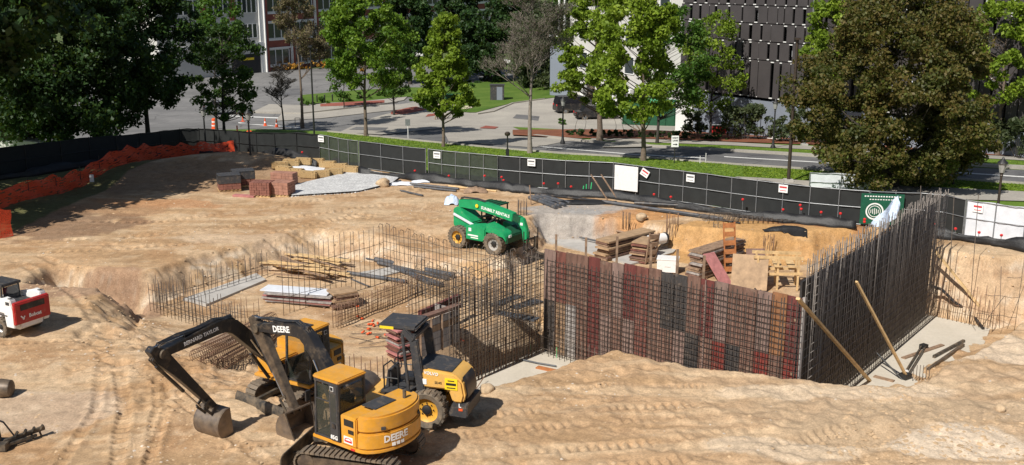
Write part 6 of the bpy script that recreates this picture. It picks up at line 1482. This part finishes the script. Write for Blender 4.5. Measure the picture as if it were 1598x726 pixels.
# shrubs
def shrub(px, w, hgt, mat, label, n=14, nper=70, size=.1, name='shrub', group=None, stem=True, loc=None, cat='shrub'):
    b = G(*px) if loc is None else loc; t = thing(name, label, cat, b, 0, group)
    c = np.stack([rng.uniform(-w/2, w/2, n), rng.uniform(-w/3, w/3, n), rng.uniform(.25 if stem else .1, .95, n)*hgt], 1); leaves('foliage', c, min(w, hgt)*.3, nper, size, M[mat], t)
    mb = MB()
    for i in range(0, n, 2): mb.tube((c[i][0]*.15, c[i][1]*.15, -.05), tuple(c[i]), .025, 5, .01)
    mb.build('stem', M['barkdark'], t)
for i, (px, py, w_, h_) in enumerate([(1140, 220, 2.2, 3.0), (1163, 221, 2.2, 3.4), (1186, 221, 2.0, 3.2), (1222, 224, 1.8, 2.6), (1246, 226, 1.8, 3.0), (1082, 214, 1.8, 2.4), (1560, 246, 2, 2.8), (1590, 250, 2.2, 3.0)]):
    shrub((px, py), w_, h_, 'leaf_olive', 'dark thin stemmed shrub in the mulch before the grey wall', 16, 60, .13, 'tall_shrub', 'thin shrubs before the grey wall')
for i, (px, py) in enumerate([(898, 208), (912, 209), (960, 210), (972, 211), (990, 212)]):
    bare('bare_shrub', 'small leafless multi stemmed shrub in the mulch bed by the parked black cars', (px, py), (px, 9, py-34, py-24), .03, 'barkdark', 30+i, 4, cat='shrub', group='leafless shrubs in the mulch bed')
for i in range(13):
    px = 895+i*19; py = 214+i*.6
    shrub((px, py), 1.3, .75, 'leaf_dark', 'low dark clipped shrub of the hedge row in the mulch bed', 8, 70, .08, 'hedge_shrub', 'low dark hedge shrubs', False)
for i, (px, py) in enumerate([(400, 111), (424, 111), (448, 110), (470, 109), (497, 108), (520, 107), (545, 106), (556, 116)]):
    shrub((px, py), 2.6, 1.1, 'leaf_gold', 'low golden orange shrub along the foot of the brick building', 10, 60, .16, 'golden_shrub', 'golden shrubs along the brick building', False)
for i, (px, py) in enumerate([(478, 166), (505, 162), (540, 160), (568, 156), (600, 152), (648, 158), (706, 140), (735, 138)]):
    shrub((px, py), 1.8, .9, 'leaf_mid', 'small green bush on the lawn strip between the lot and the driveway', 8, 60, .13, 'lawn_bush', 'small bushes on the lawn strip', False)
shrub((452, 247), 2.4, .8, 'leaf_bright', 'bright green low bush inside the fence left of the straw bales', 14, 90, .09, 'low_bush', None, False)
shrub((420, 245), 1.2, .5, 'leaf_mid', 'small low green bush just left of the brighter bush by the bales', 8, 70, .09, 'low_bush', None, False)
shrub((875, 196), .9, .7, 'leaf_mid', 'small round bush at the foot of the street lamp by the driveway', 8, 60, .08, 'low_bush', None, False)

# ------------------------------------------------------------------ buildings
M['brickwall'] = simple('red_brick_wall', (.24, .07, .05), .85, var=.25, scale=.8)
M['brickbrown'] = simple('brown_brick_wall', (.22, .12, .07), .85, var=.25, scale=.8)
M['palewall'] = simple('pale_concrete_wall', (.52, .51, .48), .85, var=.1, scale=.5)
M['whitetrim'] = simple('white_trim', (.72, .72, .70), .7, var=.06)
M['louvre'] = simple('dark_brown_grey_cladding', (.056, .049, .05), .6, var=.15, scale=.6)
M['greywall'] = simple('blue_grey_wall', (.20, .225, .27), .7, var=.08, scale=.4)
M['darkvoid'] = simple('dark_recess', (.02, .02, .022), .7, var=.2)
def frame_of(a, b_):
    d = Vector((b_.x-a.x, b_.y-a.y, 0)); L_ = d.length; d.normalize(); n_ = Vector((d.y, -d.x, 0)); n_ = n_ if n_.y < 0 else -n_
    return d, n_, L_
def wallbox(name, parent, d, n_, u0, u1, z0, z1, o0, o1, mat, bevel=0, label=None):
    mb = MB(); A = [d*u0+n_*o0, d*u1+n_*o0, d*u1+n_*o1, d*u0+n_*o1]; mb.prism([(p.x, p.y) for p in A], z0, z1, 'z'); return mb.build(name, M[mat], parent, bevel, label=label)
def addwin(t, d, n_, u0, u1, z0, z1, nm, off=0.0, frame='whitetrim'):
    mb = MB(); w_ = .09
    for (a, b_, c, e) in ((u0, u1, z0, z0+w_), (u0, u1, z1-w_, z1)):
        q = [d*a+n_*(off+.02), d*b_+n_*(off+.02), d*b_+n_*(off+.1), d*a+n_*(off+.1)]; mb.prism([(p.x, p.y) for p in q], c, e, 'z')
    for k in range(nm+1):
        u = u0+(u1-u0)*k/nm; q = [d*(u-.07)+n_*(off+.02), d*(u+.07)+n_*(off+.02), d*(u+.07)+n_*(off+.12), d*(u-.07)+n_*(off+.12)]; mb.prism([(p.x, p.y) for p in q], z0+w_, z1-w_, 'z')
    f = mb.build('window', M[frame], t)
    wallbox('pane', f, d, n_, u0+.05, u1-.05, z0+.05, z1-.05, off+.005, off+.035, 'winglass')
# white wing
a, b_ = G(250, 128), G(412, 113); d, n_, L_ = frame_of(a, b_); HB = 15
t = thing('white_wing', 'pale building wing with dark windows behind the dark trees, upper left', 'building', a)
wallbox('wall', t, d, n_, 0, L_, 0, HB, -14, 0, 'palewall'); wallbox('roof', t, d, n_, -.3, L_+.3, HB, HB+.4, -14.3, .3, 'palewall')
for j, (z0, z1) in enumerate(((5.4, 7.6), (9.2, 11.4))):
    u = L_-.9
    while u > 4: addwin(t, d, n_, u-3.5, u, z0, z1, 4); u -= 5.2
u = L_-.9
while u > 4: wallbox('brick_pier', t, d, n_, u-4.9, u-3.9, 8.2, HB-.1, .0, .14, 'brickwall'); u -= 5.2
wallbox('cornice', t, d, n_, 0, L_, 4.3, 4.75, 0, .35, 'whitetrim'); wallbox('entrance_shade_sheet', t, d, n_, L_-6, L_-.6, 0.02, 3.0, .0, .03, 'darkvoid')  # flat dark sheet paints the shade of an opening onto the wall
o = wallbox('yellow_sign', t, d, n_, L_-4.4, L_-1.9, 2.1, 2.45, .04, .2, 'decalyellow')
wallbox('corner_pier', t, d, n_, L_-.55, L_+.25, 0, HB-.2, 0, .3, 'whitetrim')
# brick wing
a, b_ = G(415, 112.7), G(830, 66); d, n_, L_ = frame_of(a, b_)
t = thing('brick_building', 'long red brick building with white bands and window rows behind the trees', 'building', a)
wallbox('wall', t, d, n_, 0, L_, 0, HB, -16, 0, 'brickwall'); wallbox('roof', t, d, n_, -.3, L_+.3, HB, HB+.4, -16.3, .3, 'palewall')
bay = 5.6; nb = int(L_/bay); bay = L_/nb
for j, (z0, z1) in enumerate(((1.0, 3.4), (5.1, 7.5), (9.2, 11.6))):
    for i in range(nb):
        if i > 12 and j == 0 and i % 2: continue
        u = i*bay; addwin(t, d, n_, u+.7, u+bay-.5, z0, z1, 3)
    wallbox('white_band', t, d, n_, 0, L_, z0-.32, z0-.02, .0, .16, 'whitetrim'); wallbox('white_band', t, d, n_, 0, L_, z1+.02, z1+.3, .0, .14, 'whitetrim')
for i in range(nb+1):
    u = i*bay; pr = wallbox('brick_pier', t, d, n_, u-.02, u+.55, 0, HB-.1, .17, .5, 'brickwall'); wallbox('white_edge', pr, d, n_, u-.22, u-.03, 0, HB-.1, .17, .55, 'whitetrim')
# pale block in the middle
a, b_ = G(888, 158), G(1062, 188); d, n_, L_ = frame_of(a, b_)
t = thing('pale_building', 'pale concrete building mostly hidden by the bright green trees', 'building', a)
wallbox('wall', t, d, n_, 0, L_, 0, 17, -14, 0, 'palewall'); wallbox('roof', t, d, n_, -.3, L_+.3, 17, 17.4, -14.3, .3, 'palewall')
for j in range(4):
    for i in range(6):
        u = 2+i*(L_-3)/6; addwin(t, d, n_, u, u+1.7, 4.2+j*3.4, 6.2+j*3.4, 1)
wallbox('recess_shade_sheet', t, d, n_, 3, L_-2, .02, 2.6, 0, .03, 'darkvoid')  # no real recess: its shade is a flat dark sheet on the wall
for i in range(6): wallbox('column', t, d, n_, 3+i*(L_-5.6)/5, 3.6+i*(L_-5.6)/5, 0, 2.6, .05, .6, 'whitetrim')
a, b_ = G(858, 150), G(886, 153); d, n_, L_ = frame_of(a, b_)
t = thing('grey_block', 'blue grey building corner behind the street lamp and the black cars', 'building', a)
wallbox('wall', t, d, n_, 0, L_, 0, 7.5, -6, 0, 'greywall'); wallbox('parapet', t, d, n_, -.1, L_+.1, 7.5, 7.8, -6.1, .1, 'whitetrim')
for k in range(2): wallbox('white_pipe', t, d, n_, 1.0+k*.9, 1.2+k*.9, 7.81, 16, -.5, -.3, 'whitetrim')
# dark louvred building
a, b_ = G(1054, 205), G(1740, 262); d, n_, L_ = frame_of(a, b_)
t = thing('louvred_building', 'dark building clad in staggered upright panels above a blue grey ground wall', 'building', a)
m_ = a+d*(L_*.14); lv = [zat(m_.y, r)-a.z for r in (216, 146, 89, 61, 34, 7, -22)]
wallbox('wall', t, d, n_, 0, L_, lv[1]-.05, lv[6]+3, -16, -.6, 'darkvoid')
wallbox('ground_wall', t, d, n_, 2.2, L_, -.3, lv[1]-.25, -16, -.05, 'greywall'); wallbox('ground_pillar', t, d, n_, 0, 2.1, -.3, lv[1]-.25, -16, .05, 'whitetrim')
wallbox('roof', t, d, n_, -.2, L_+.2, lv[6]+3, lv[6]+3.4, -16.2, .2, 'louvre')
cnt = 0; extra = MB(); br = MB(); stripm = MB()
for j in range(1, 6):
    z0, z1 = lv[j]+.04, lv[j+1]-.04; u = .2+random.uniform(0, .4)
    while u < L_-1:
        w_ = random.choice((.6, .8, .9, 1.0, 1.3)); g = random.choice((.07, .12, .18, .24, .36)); 
        if u < 2.3 and j > 2: g = .35
        offn = random.choice((0, .0, .06))
        A = [d*u+n_*(-.12+offn), d*(u+w_)+n_*(-.12+offn), d*(u+w_)+n_*(.0+offn), d*u+n_*(.0+offn)]
        if cnt < 99:
            mb = MB(); mb.prism([(p.x, p.y) for p in A], z0, z1, 'z'); mb.build('cladding_panel', M['louvre'], t)
        else: extra.prism([(p.x, p.y) for p in A], z0, z1, 'z')
        cnt += 1
        for zz in (z0, z1-.12):
            q = [d*(u+w_+.01)+n_*-.1, d*(u+w_+g-.01)+n_*-.1, d*(u+w_+g-.01)+n_*.04, d*(u+w_+.01)+n_*.04]; br.prism([(p.x, p.y) for p in q], zz, zz+.08, 'z')
        if random.random() < .5 or (u < 3.0) or u > L_*.62 and random.random() < .5:
            hh = random.uniform(.5, 1); q = [d*(u+w_+.02)+n_*-.45, d*(u+w_+g-.02)+n_*-.45, d*(u+w_+g-.02)+n_*-.4, d*(u+w_+.02)+n_*-.4]; stripm.prism([(p.x, p.y) for p in q], z0+.15+(z1-z0-.3)*(1-hh), z1-.15, 'z')
        u += w_+g
o = extra.build('cladding_panel', M['louvre'], t); o['kind'] = 'stuff'
o = br.build('white_bracket', M['whitetrim'], t); o['kind'] = 'stuff'
o = stripm.build('window_blind', simple('pale_window_blinds', (.55, .58, .60), .7, var=.2, scale=.7), t); o['kind'] = 'stuff'

# ------------------------------------------------------------------ street furniture
def lamp(px, label, hgt=3.9, base=None, group='black street lamps'):
    b = G(*px) if base is None else base; t = thing('street_lamp', label, 'street lamp', b, 0, group); mb = MB()
    mb.lathe([(.2, 0), (.2, .25), (.12, .4), (.07, .9), (.055, hgt-.9), (.09, hgt-.86), (.06, hgt-.8), (.1, hgt-.7)], (0, 0, 0), 10); mb.build('post', M['blackmetal'] if 'brown' not in label else M['bronze'], t)
    mb = MB(); mb.lathe([(.12, hgt-.7), (.2, hgt-.28), (.2, hgt-.24)], (0, 0, 0), 8); mb.build('lantern', simple('lamp_glass', (.3, .3, .28), .3), t)
    mb = MB(); mb.lathe([(.27, hgt-.24), (.24, hgt-.18), (.08, hgt-.05), (.03, hgt+.08)], (0, 0, 0), 8); mb.build('lamp_cap', M['blackmetal'], t)
def base_for(px, top, hgt):
    """ground point in column px whose object of height hgt reaches row top"""
    for r in np.arange(top+5, top+160, .5):
        g = G(px, r)
        if zat(g.y, top)-g.z >= hgt: return g
    return G(px, top+80)
lamp(None, 'black street lamp standing behind the shaded fence at the parking lot', 3.9, base_for(392, 171, 3.9))
lamp((878, 226), 'black street lamp at the mulch bed corner left of the black cars', 3.9)
lamp((1206, 234), 'black street lamp in front of the blue grey wall', 3.9)
lamp(None, 'brown black street lamp on the near pavement at the right picture edge', 3.9, base_for(1552, 247, 3.9))
lamp(None, 'black street lamp in the deep shade of the dark trees', 3.6, base_for(322, 166, 3.6))
for px, top, r, lb, mt in (((1230, 287), 62, .11, 'very tall plain brown pole on the near pavement', 'bronze'), ((491, 222), 74, .08, 'tall thin black pole behind the fence near the straw bales', 'blackmetal'), ((1255, 230), -10, .1, 'tall pale pole in front of the louvred building beside the bronze tree', 'galv')):
    b = G(*px); h_ = zat(b.y, top)-b.z; t = thing('tall_pole', lb, 'pole', b); mb = MB(); mb.tube((0, 0, 0), (0, 0, h_), r, 10, r*.75); mb.build('shaft', M[mt], t); mb = MB(); mb.box((0, 0, .15), (r*5, r*5, .3)); mb.build('base', M['concretegrey'], t, .02)
    mb = MB(); mb.box((0, 0, h_+.06), (.3, .5, .12)); mb.build('pole_head', M[mt], t)
# signs
b = G(637, 219); t = thing('sign_post', 'small blank white sign on a white post at the verge edge', 'sign', b); mb = MB(); mb.tube((0, 0, 0), (0, 0, 1.7), .035, 8); mb.build('post', M['white'], t); mb = MB(); mb.box((0, -.05, 1.55), (.42, .03, .55)); mb.build('sign_face', M['galv'], t)
b = G(1052, 257); t = thing('traffic_sign', 'white regulatory traffic sign with black lettering on the verge', 'sign', b); h_ = zat(b.y, 212)-b.z; mb = MB(); mb.tube((0, 0, 0), (0, 0, h_), .035, 8); mb.build('post', M['blackmetal'], t)
mb = MB(); mb.box((0, -.05, h_-.38), (.50, .03, .78)); sf = mb.build('sign_face', M['decal'], t, .01)
Mx = lambda z: facing((0, -.075, z), (1, 0, 0), (0, 0, 1))
lettering('RIGHT', .13, Mx(h_-.14), 'ink', sf); lettering('LANE', .14, Mx(h_-.32), 'ink', sf)
mb = MB(); mb.box((-.03, -.072, h_-.58), (.22, .006, .05)); mb.prism([(.05, h_-.66), (.17, h_-.58), (.05, h_-.5)], -.075, -.07); mb.build('arrow', M['ink'], sf)
b = G(792, 249); t = thing('short_post', 'short black post with a round head on the verge just left of the bare tree', 'post', b); mb = MB(); mb.tube((0, 0, 0), (0, 0, 1.9), .05, 8); mb.build('shaft', M['blackmetal'], t); mb = MB(); mb.lathe([(.14, 1.7), (.2, 1.78), (.2, 1.9), (.1, 1.98)], (0, 0, 0), 10); mb.build('head', M['bronze'], t); mb = MB(); mb.box((0, 0, .5), (.25, .2, .5)); mb.build('meter_box', M['blackmetal'], t, .02)
for i, (px, py) in enumerate([(1092, 257), (1101, 256)]):
    b = G(px, py); mb = MB(); mb.bar((0, 0, 0), (0, 0, .75 if i else .6), .09, .03); o = mb.build('marker_stake', M['white']); o.location = b; tag(o, ['left short white stake at the verge kerb right of the traffic sign', 'right taller white stake at the verge kerb right of the traffic sign'][i], 'stake')
# orange traffic devices
def cone(px, label):
    t = thing('traffic_cone', label, 'traffic cone', G(*px)); mb = MB(); mb.box((0, 0, .03), (.42, .42, .05)); mb.lathe([(.16, .06), (.04, .8), (.03, .85)], (0, 0, 0), 12); mb.build('body', M['hazardorange'], t)
    mb = MB(); mb.lathe([(.115, .34), (.09, .5)], (0, 0, 0), 12); mb.build('white_band', M['white'], t)
cone((432, 199), 'orange traffic cone on the lot, right of the other one below the bare tree'); cone((414, 197), 'orange traffic cone with a pale band at the lot edge left of the bare tree')
for i, (px, top, lb) in enumerate([(335, 184, 'orange traffic drum in the shade left of the street lamp'), (390, 203, 'orange traffic drum just behind the fence under the street lamp')]):
    b = base_for(px, top, 1.1); t = thing('traffic_drum', lb, 'traffic drum', b); mb = MB(); mb.lathe([(.32, 0), (.32, .1), (.27, .12), (.27, .5), (.24, .52), (.24, 1.0), (.1, 1.08)], (0, 0, 0), 14); mb.build('body', M['hazardorange'], t)
    mb = MB(); mb.lathe([(.276, .3), (.276, .42)], (0, 0, 0), 14); mb.lathe([(.247, .66), (.247, .8)], (0, 0, 0), 14); mb.build('white_band', M['white'], t)
for i, (px, top, lb) in enumerate([(379, 173, 'tall orange delineator post farthest out on the lot'), (371, 196, 'orange delineator post behind the fence left of the street lamp')]):
    b = base_for(px, top, 1.15); t = thing('delineator', lb, 'delineator', b); mb = MB(); mb.box((0, 0, .04), (.4, .4, .08)); mb.tube((0, 0, .05), (0, 0, 1.15), .06, 10); mb.build('post', M['hazardorange'], t)
b = G(461, 199); t = thing('bike_rack', 'small black hoop rack beside the tall tan tree', 'rack', b); mb = MB(); mb.path([(0, 0, 0), (0, 0, .95), (.5, 0, .95), (.5, 0, 0)], .03, 7); mb.build('hoop', M['blackmetal'], t)
for i, px in enumerate([495, 507, 519]):
    b = G(px, 161+i*-.6); mb = MB(); mb.lathe([(.08, 0), (.08, .9), (.1, .92), (.05, 1.0)], (0, 0, 0), 10); o = mb.build('bollard', M['blackmetal']); o.location = b; tag(o, ['left black bollard at the lawn edge right of the tall thin pole', 'middle black bollard at the lawn edge right of the tall thin pole', 'right black bollard at the lawn edge right of the tall thin pole'][i], 'bollard')
b = G(724, 170); t = thing('stone_planter', 'round low stone planter ring on the lawn right of the walkers', 'planter', b); mb = MB(); mb.lathe([(1.1, -.1), (1.1, .22), (.8, .24), (.8, -.1)], (0, 0, 0), 20, 'z', ring=True); mb.build('ring', M['palestone'], t); mb = MB(); mb.lathe([(.79, 0), (.79, .12)], (0, 0, 0), 20); mb.build('soil', M['mulch'], t)
b = G(688, 166); mb = MB(); mb.box((0, 0, .15), (3.6, .6, .3)); o = mb.build('stone_edge', M['palestone'], None, .03); o.location = b; tag(o, 'low pale stone edge on the lawn behind the walkers', 'stone edging')
b = G(707, 163); t = thing('green_cabinet', 'dark teal metal bench shelter on the lawn behind the conical tree', 'shelter', b); mb = MB(); mb.box((0, 0, .55), (2.0, .8, .1)); mb.box((0, .35, .85), (2.0, .08, .6)); mb.box((0, .1, 1.2), (2.1, .9, .08)); mb.build('body', M['dkgreen'], t, .02)
for s in (-.9, .9):
    mb = MB(); mb.box((s, 0, .28), (.1, .7, .5)); mb.build('leg', M['dkgreen'], t)
b = G(776, 157); t = thing('grey_enclosure', 'grey utility enclosure at the edge of the lawn left of the driveway', 'enclosure', b); mb = MB(); mb.box((0, 0, .95), (1.7, 1.5, 1.9)); mb.box((0, 0, 1.94), (1.85, 1.65, .08)); e_ = mb.build('body', M['charcoal'], t, .02)
mb = MB(); mb.box((.3, -.76, .95), (.7, .03, 1.6)); mb.build('door', M['greywall'], e_, .01)
# vehicles behind
def car(px, ang, col, label, L_=4.6, W_=1.8, Ht=1.45, suv=False, group=None, name='parked_car', loc=None):
    b = G(*px); t = thing(name, label, 'car', b, R(ang), group); h0 = .28; hb = Ht*.58
    mb = MB(); mb.prism([(-L_/2, h0+.1), (-L_/2+.05, hb), (-L_/2+.5, hb+.06), (L_*.2, hb+.08), (L_/2-.15, hb-.12), (L_/2, h0+.2), (L_/2-.1, h0), (-L_/2+.1, h0)], -W_/2, W_/2); mb.build('body', M[col], t, .06)
    r0, r1 = (-L_/2+.15, L_*.14) if suv else (-L_*.28, L_*.12)
    mb = MB(); mb.prism([(r0-.1 if suv else r0-.4, hb+.05), (r0+.12, Ht), (r1, Ht), (r1+.6, hb+.08)], -W_/2+.12, W_/2-.12); gl = mb.build('window', M['carglass'], t, .03)
    mb = MB(); mb.box(((r0+r1)/2+.06, 0, Ht+.012), (r1-r0-.1, W_-.34, .05)); mb.build('roof', M[col], t, .02)
    for x in (-L_*.3, L_*.31):
        for s in (-1, 1):
            mb = MB(); mb.lathe([(.2, -.1), (.33, -.1), (.33, .1), (.2, .1)], (x, s*(W_/2-.1), .33), 16, 'y'); w_ = mb.build('wheel', M['rubber'], t); mb = MB(); mb.lathe([(.19, -.11), (.19, .11)], (x, s*(W_/2-.1), .33), 12, 'y'); mb.build('rim', M['galv'], w_)
    for s in (-.6, .6):
        mb = MB(); mb.box((L_/2-.06, s, hb-.2), (.1, .35, .14)); mb.build('headlight', M['decal'], t, .01)
        mb = MB(); mb.box((-L_/2+.02, s*1.1, hb-.1), (.06, .2, .2)); mb.build('tail_light', M['redink'], t, .01)
car((898, 176), 15, 'black', 'black sport utility vehicle parked behind the street lamp on the driveway', 4.9, 1.95, 1.9, True)
car((930, 186), 8, 'black', 'black car parked behind the thick pale tree trunk', 4.7, 1.85, 1.5)
car((958, 178), 12, 'white', 'white car parked beside the green screened container', 4.6, 1.8, 1.5)
car((18, 236), 12, 'white', 'white car behind the shaded fence at the left picture edge', 4.7, 1.85, 1.5)
for i, (px, py, an, cl, lb) in enumerate([(600, 92, 12, 'white', 'white car parked far off right of the leftmost maple crown'), (640, 90, 10, 'white', 'white car parked far off between the maple and the conical tree'), (712, 101, 8, 'white', 'white car parked far off behind the conical tree'), (742, 100, 6, 'galv', 'grey car parked far off right of the conical tree'), (775, 101, 4, 'white', 'white car parked far off left of the bare tree'), (352, 178, 15, 'galv', 'grey car in the shaded lot behind the dark trees')]): car((px, py), an, cl, lb)
# green screened container, yellow parasol, railing
a = G(972, 196); b_ = G(1078, 199); d, n_, L_ = frame_of(a, b_)
t = thing('green_container', 'long dark green open top container behind the verge trees', 'container', a); wallbox('body', t, d, n_, 0, L_, .15, 2.5, -2.4, 0, 'dkgreen')
for k in range(9): wallbox('rib', t, d, n_, k*L_/8-.06, k*L_/8+.06, .15, 2.45, .0, .08, 'dkgreen')
wallbox('top_rail', t, d, n_, -.05, L_+.05, 2.5, 2.62, -2.45, .1, 'green')
b = G(1076, 199); t = thing('yellow_parasol', 'small yellow square parasol before the pale building', 'parasol', b); mb = MB(); mb.tube((0, 0, 0), (0, 0, 1.9), .03, 6); mb.build('pole', M['galv'], t); mb = MB(); mb.lathe([(1.1, 1.7), (1.08, 1.78), (.05, 2.2)], (0, 0, 0), 8); mb.build('canopy', M['decalyellow'], t)
b = G(1122, 211); t = thing('red_kiosk', 'small red cabinet at the left end of the grey wall', 'cabinet', b); mb = MB(); mb.box((0, 0, .45), (1.4, .5, .9)); mb.build('body', M['red'], t, .02); mb = MB(); mb.box((0, 0, .94), (1.5, .6, .06)); mb.build('lid', M['white'], t)
t = thing('white_railing', 'low white railing in front of the blue grey wall behind the shrubs', 'railing', G(1138, 216)); e = G(1262, 225)-G(1138, 216); 
for k in range(3):
    mb = MB(); mb.tube((0, 0, .25+.35*k), e+Vector((0, 0, .25+.35*k)), .035, 6); mb.build('rail', M['white'], t)
for k in range(10):
    mb = MB(); p = e*(k/9); mb.tube(p, p+Vector((0, 0, 1.0)), .04, 6); mb.build('post', M['white'], t)
# ------------------------------------------------------------------ people
def person(px, label, shirt, pants, ang=0, stride=.18):
    b = G(*px); t = thing('person', label, 'person', b, ang)
    def skin(name, pts, edges, rad, mat, parent):
        me = bpy.data.meshes.new(name); me.from_pydata(pts, edges, []); o = bpy.data.objects.new(name, me); COL.objects.link(o); o.parent = parent
        md = o.modifiers.new('s', 'SKIN'); me.skin_vertices.new() if not me.skin_vertices else None
        for v, r in zip(me.skin_vertices[0].data, rad): v.radius = (r, r*.9)
        me.skin_vertices[0].data[0].use_root = True; o.modifiers.new('d', 'SUBSURF').levels = 1; me.materials.append(M[mat]); return o
    s = stride
    pts = [(0, 0, .95), (0, 0, 1.15), (0, 0, 1.38), (0, 0, 1.5), (.01, 0, 1.62), (.02, 0, 1.74), (.0, .18, 1.42), (.06, .22, 1.15), (.16, .22, .92), (0, -.18, 1.42), (-.05, -.22, 1.15), (-.02, -.23, .9), (0, .1, .9), (s*.6, .1, .5), (s, .1, .08), (s+.14, .1, .05), (0, -.1, .9), (-s*.4, -.1, .5), (-s*1.2, -.1, .09), (-s*1.1+.14, -.1, .05)]
    ed = [(0, 1), (1, 2), (2, 3), (3, 4), (4, 5), (2, 6), (6, 7), (7, 8), (2, 9), (9, 10), (10, 11), (0, 12), (12, 13), (13, 14), (14, 15), (0, 16), (16, 17), (17, 18), (18, 19)]
    rad = [.15, .14, .17, .06, .09, .085, .07, .05, .035, .07, .05, .035, .1, .07, .05, .04, .1, .07, .05, .04]
    skin('body', pts, ed, rad, 'skin', t)
    skin('shirt', [(0, 0, .98), (0, 0, 1.2), (0, 0, 1.42), (0, .2, 1.42), (.04, .225, 1.2), (0, -.2, 1.42), (-.03, -.225, 1.2)], [(0, 1), (1, 2), (2, 3), (3, 4), (2, 5), (5, 6)], [.175, .165, .17, .09, .07, .09, .07], shirt, t)
    skin('trousers', [(0, 0, .98), (0, .1, .88), (s*.6, .1, .5), (s, .1, .12), (0, -.1, .88), (-s*.4, -.1, .5), (-s*1.2, -.1, .13)], [(0, 1), (1, 2), (2, 3), (0, 4), (4, 5), (5, 6)], [.17, .12, .09, .07, .12, .09, .07], pants, t)
    mb = MB(); mb.lathe([(.02, 1.86), (.08, 1.83), (.10, 1.76), (.09, 1.70)], (0, 0, 0), 10); mb.build('hair', M['darkcloth'], t)
person((681, 188), 'person in a rust red top walking on the driveway, left of the other walker', 'rustshirt', 'khaki', R(200))
person((689, 187.5), 'person in dark clothes walking beside the one in rust red', 'darkcloth', 'darkcloth', R(200), .12)
# ------------------------------------------------------------------ light
w = bpy.data.worlds.new('World'); scene.world = w; w.use_nodes = True; nt = w.node_tree
sky = nt.nodes.new('ShaderNodeTexSky'); sky.sky_type = 'NISHITA'; sky.sun_disc = False
ELEV = R(47); toS = Vector((-.6, -.8, 0)).normalized()
sky.sun_elevation = ELEV; sky.sun_rotation = math.atan2(toS.x, toS.y)
nt.links.new(sky.outputs[0], nt.nodes['Background'].inputs[0]); nt.nodes['Background'].inputs[1].default_value = .062
sd = bpy.data.lights.new('sun', 'SUN'); sd.energy = 5.0; sd.angle = R(.55); sd.color = (1, .95, .87)
so = bpy.data.objects.new('sun', sd); COL.objects.link(so)
dirv = -(toS*math.cos(ELEV)+Vector((0, 0, math.sin(ELEV)))); so.rotation_euler = dirv.to_track_quat('-Z', 'Y').to_euler()
vs = scene.view_settings; vs.view_transform = 'Standard'; vs.look = 'None'; vs.exposure = 0.15; vs.gamma = 1; vs.use_curve_mapping = False
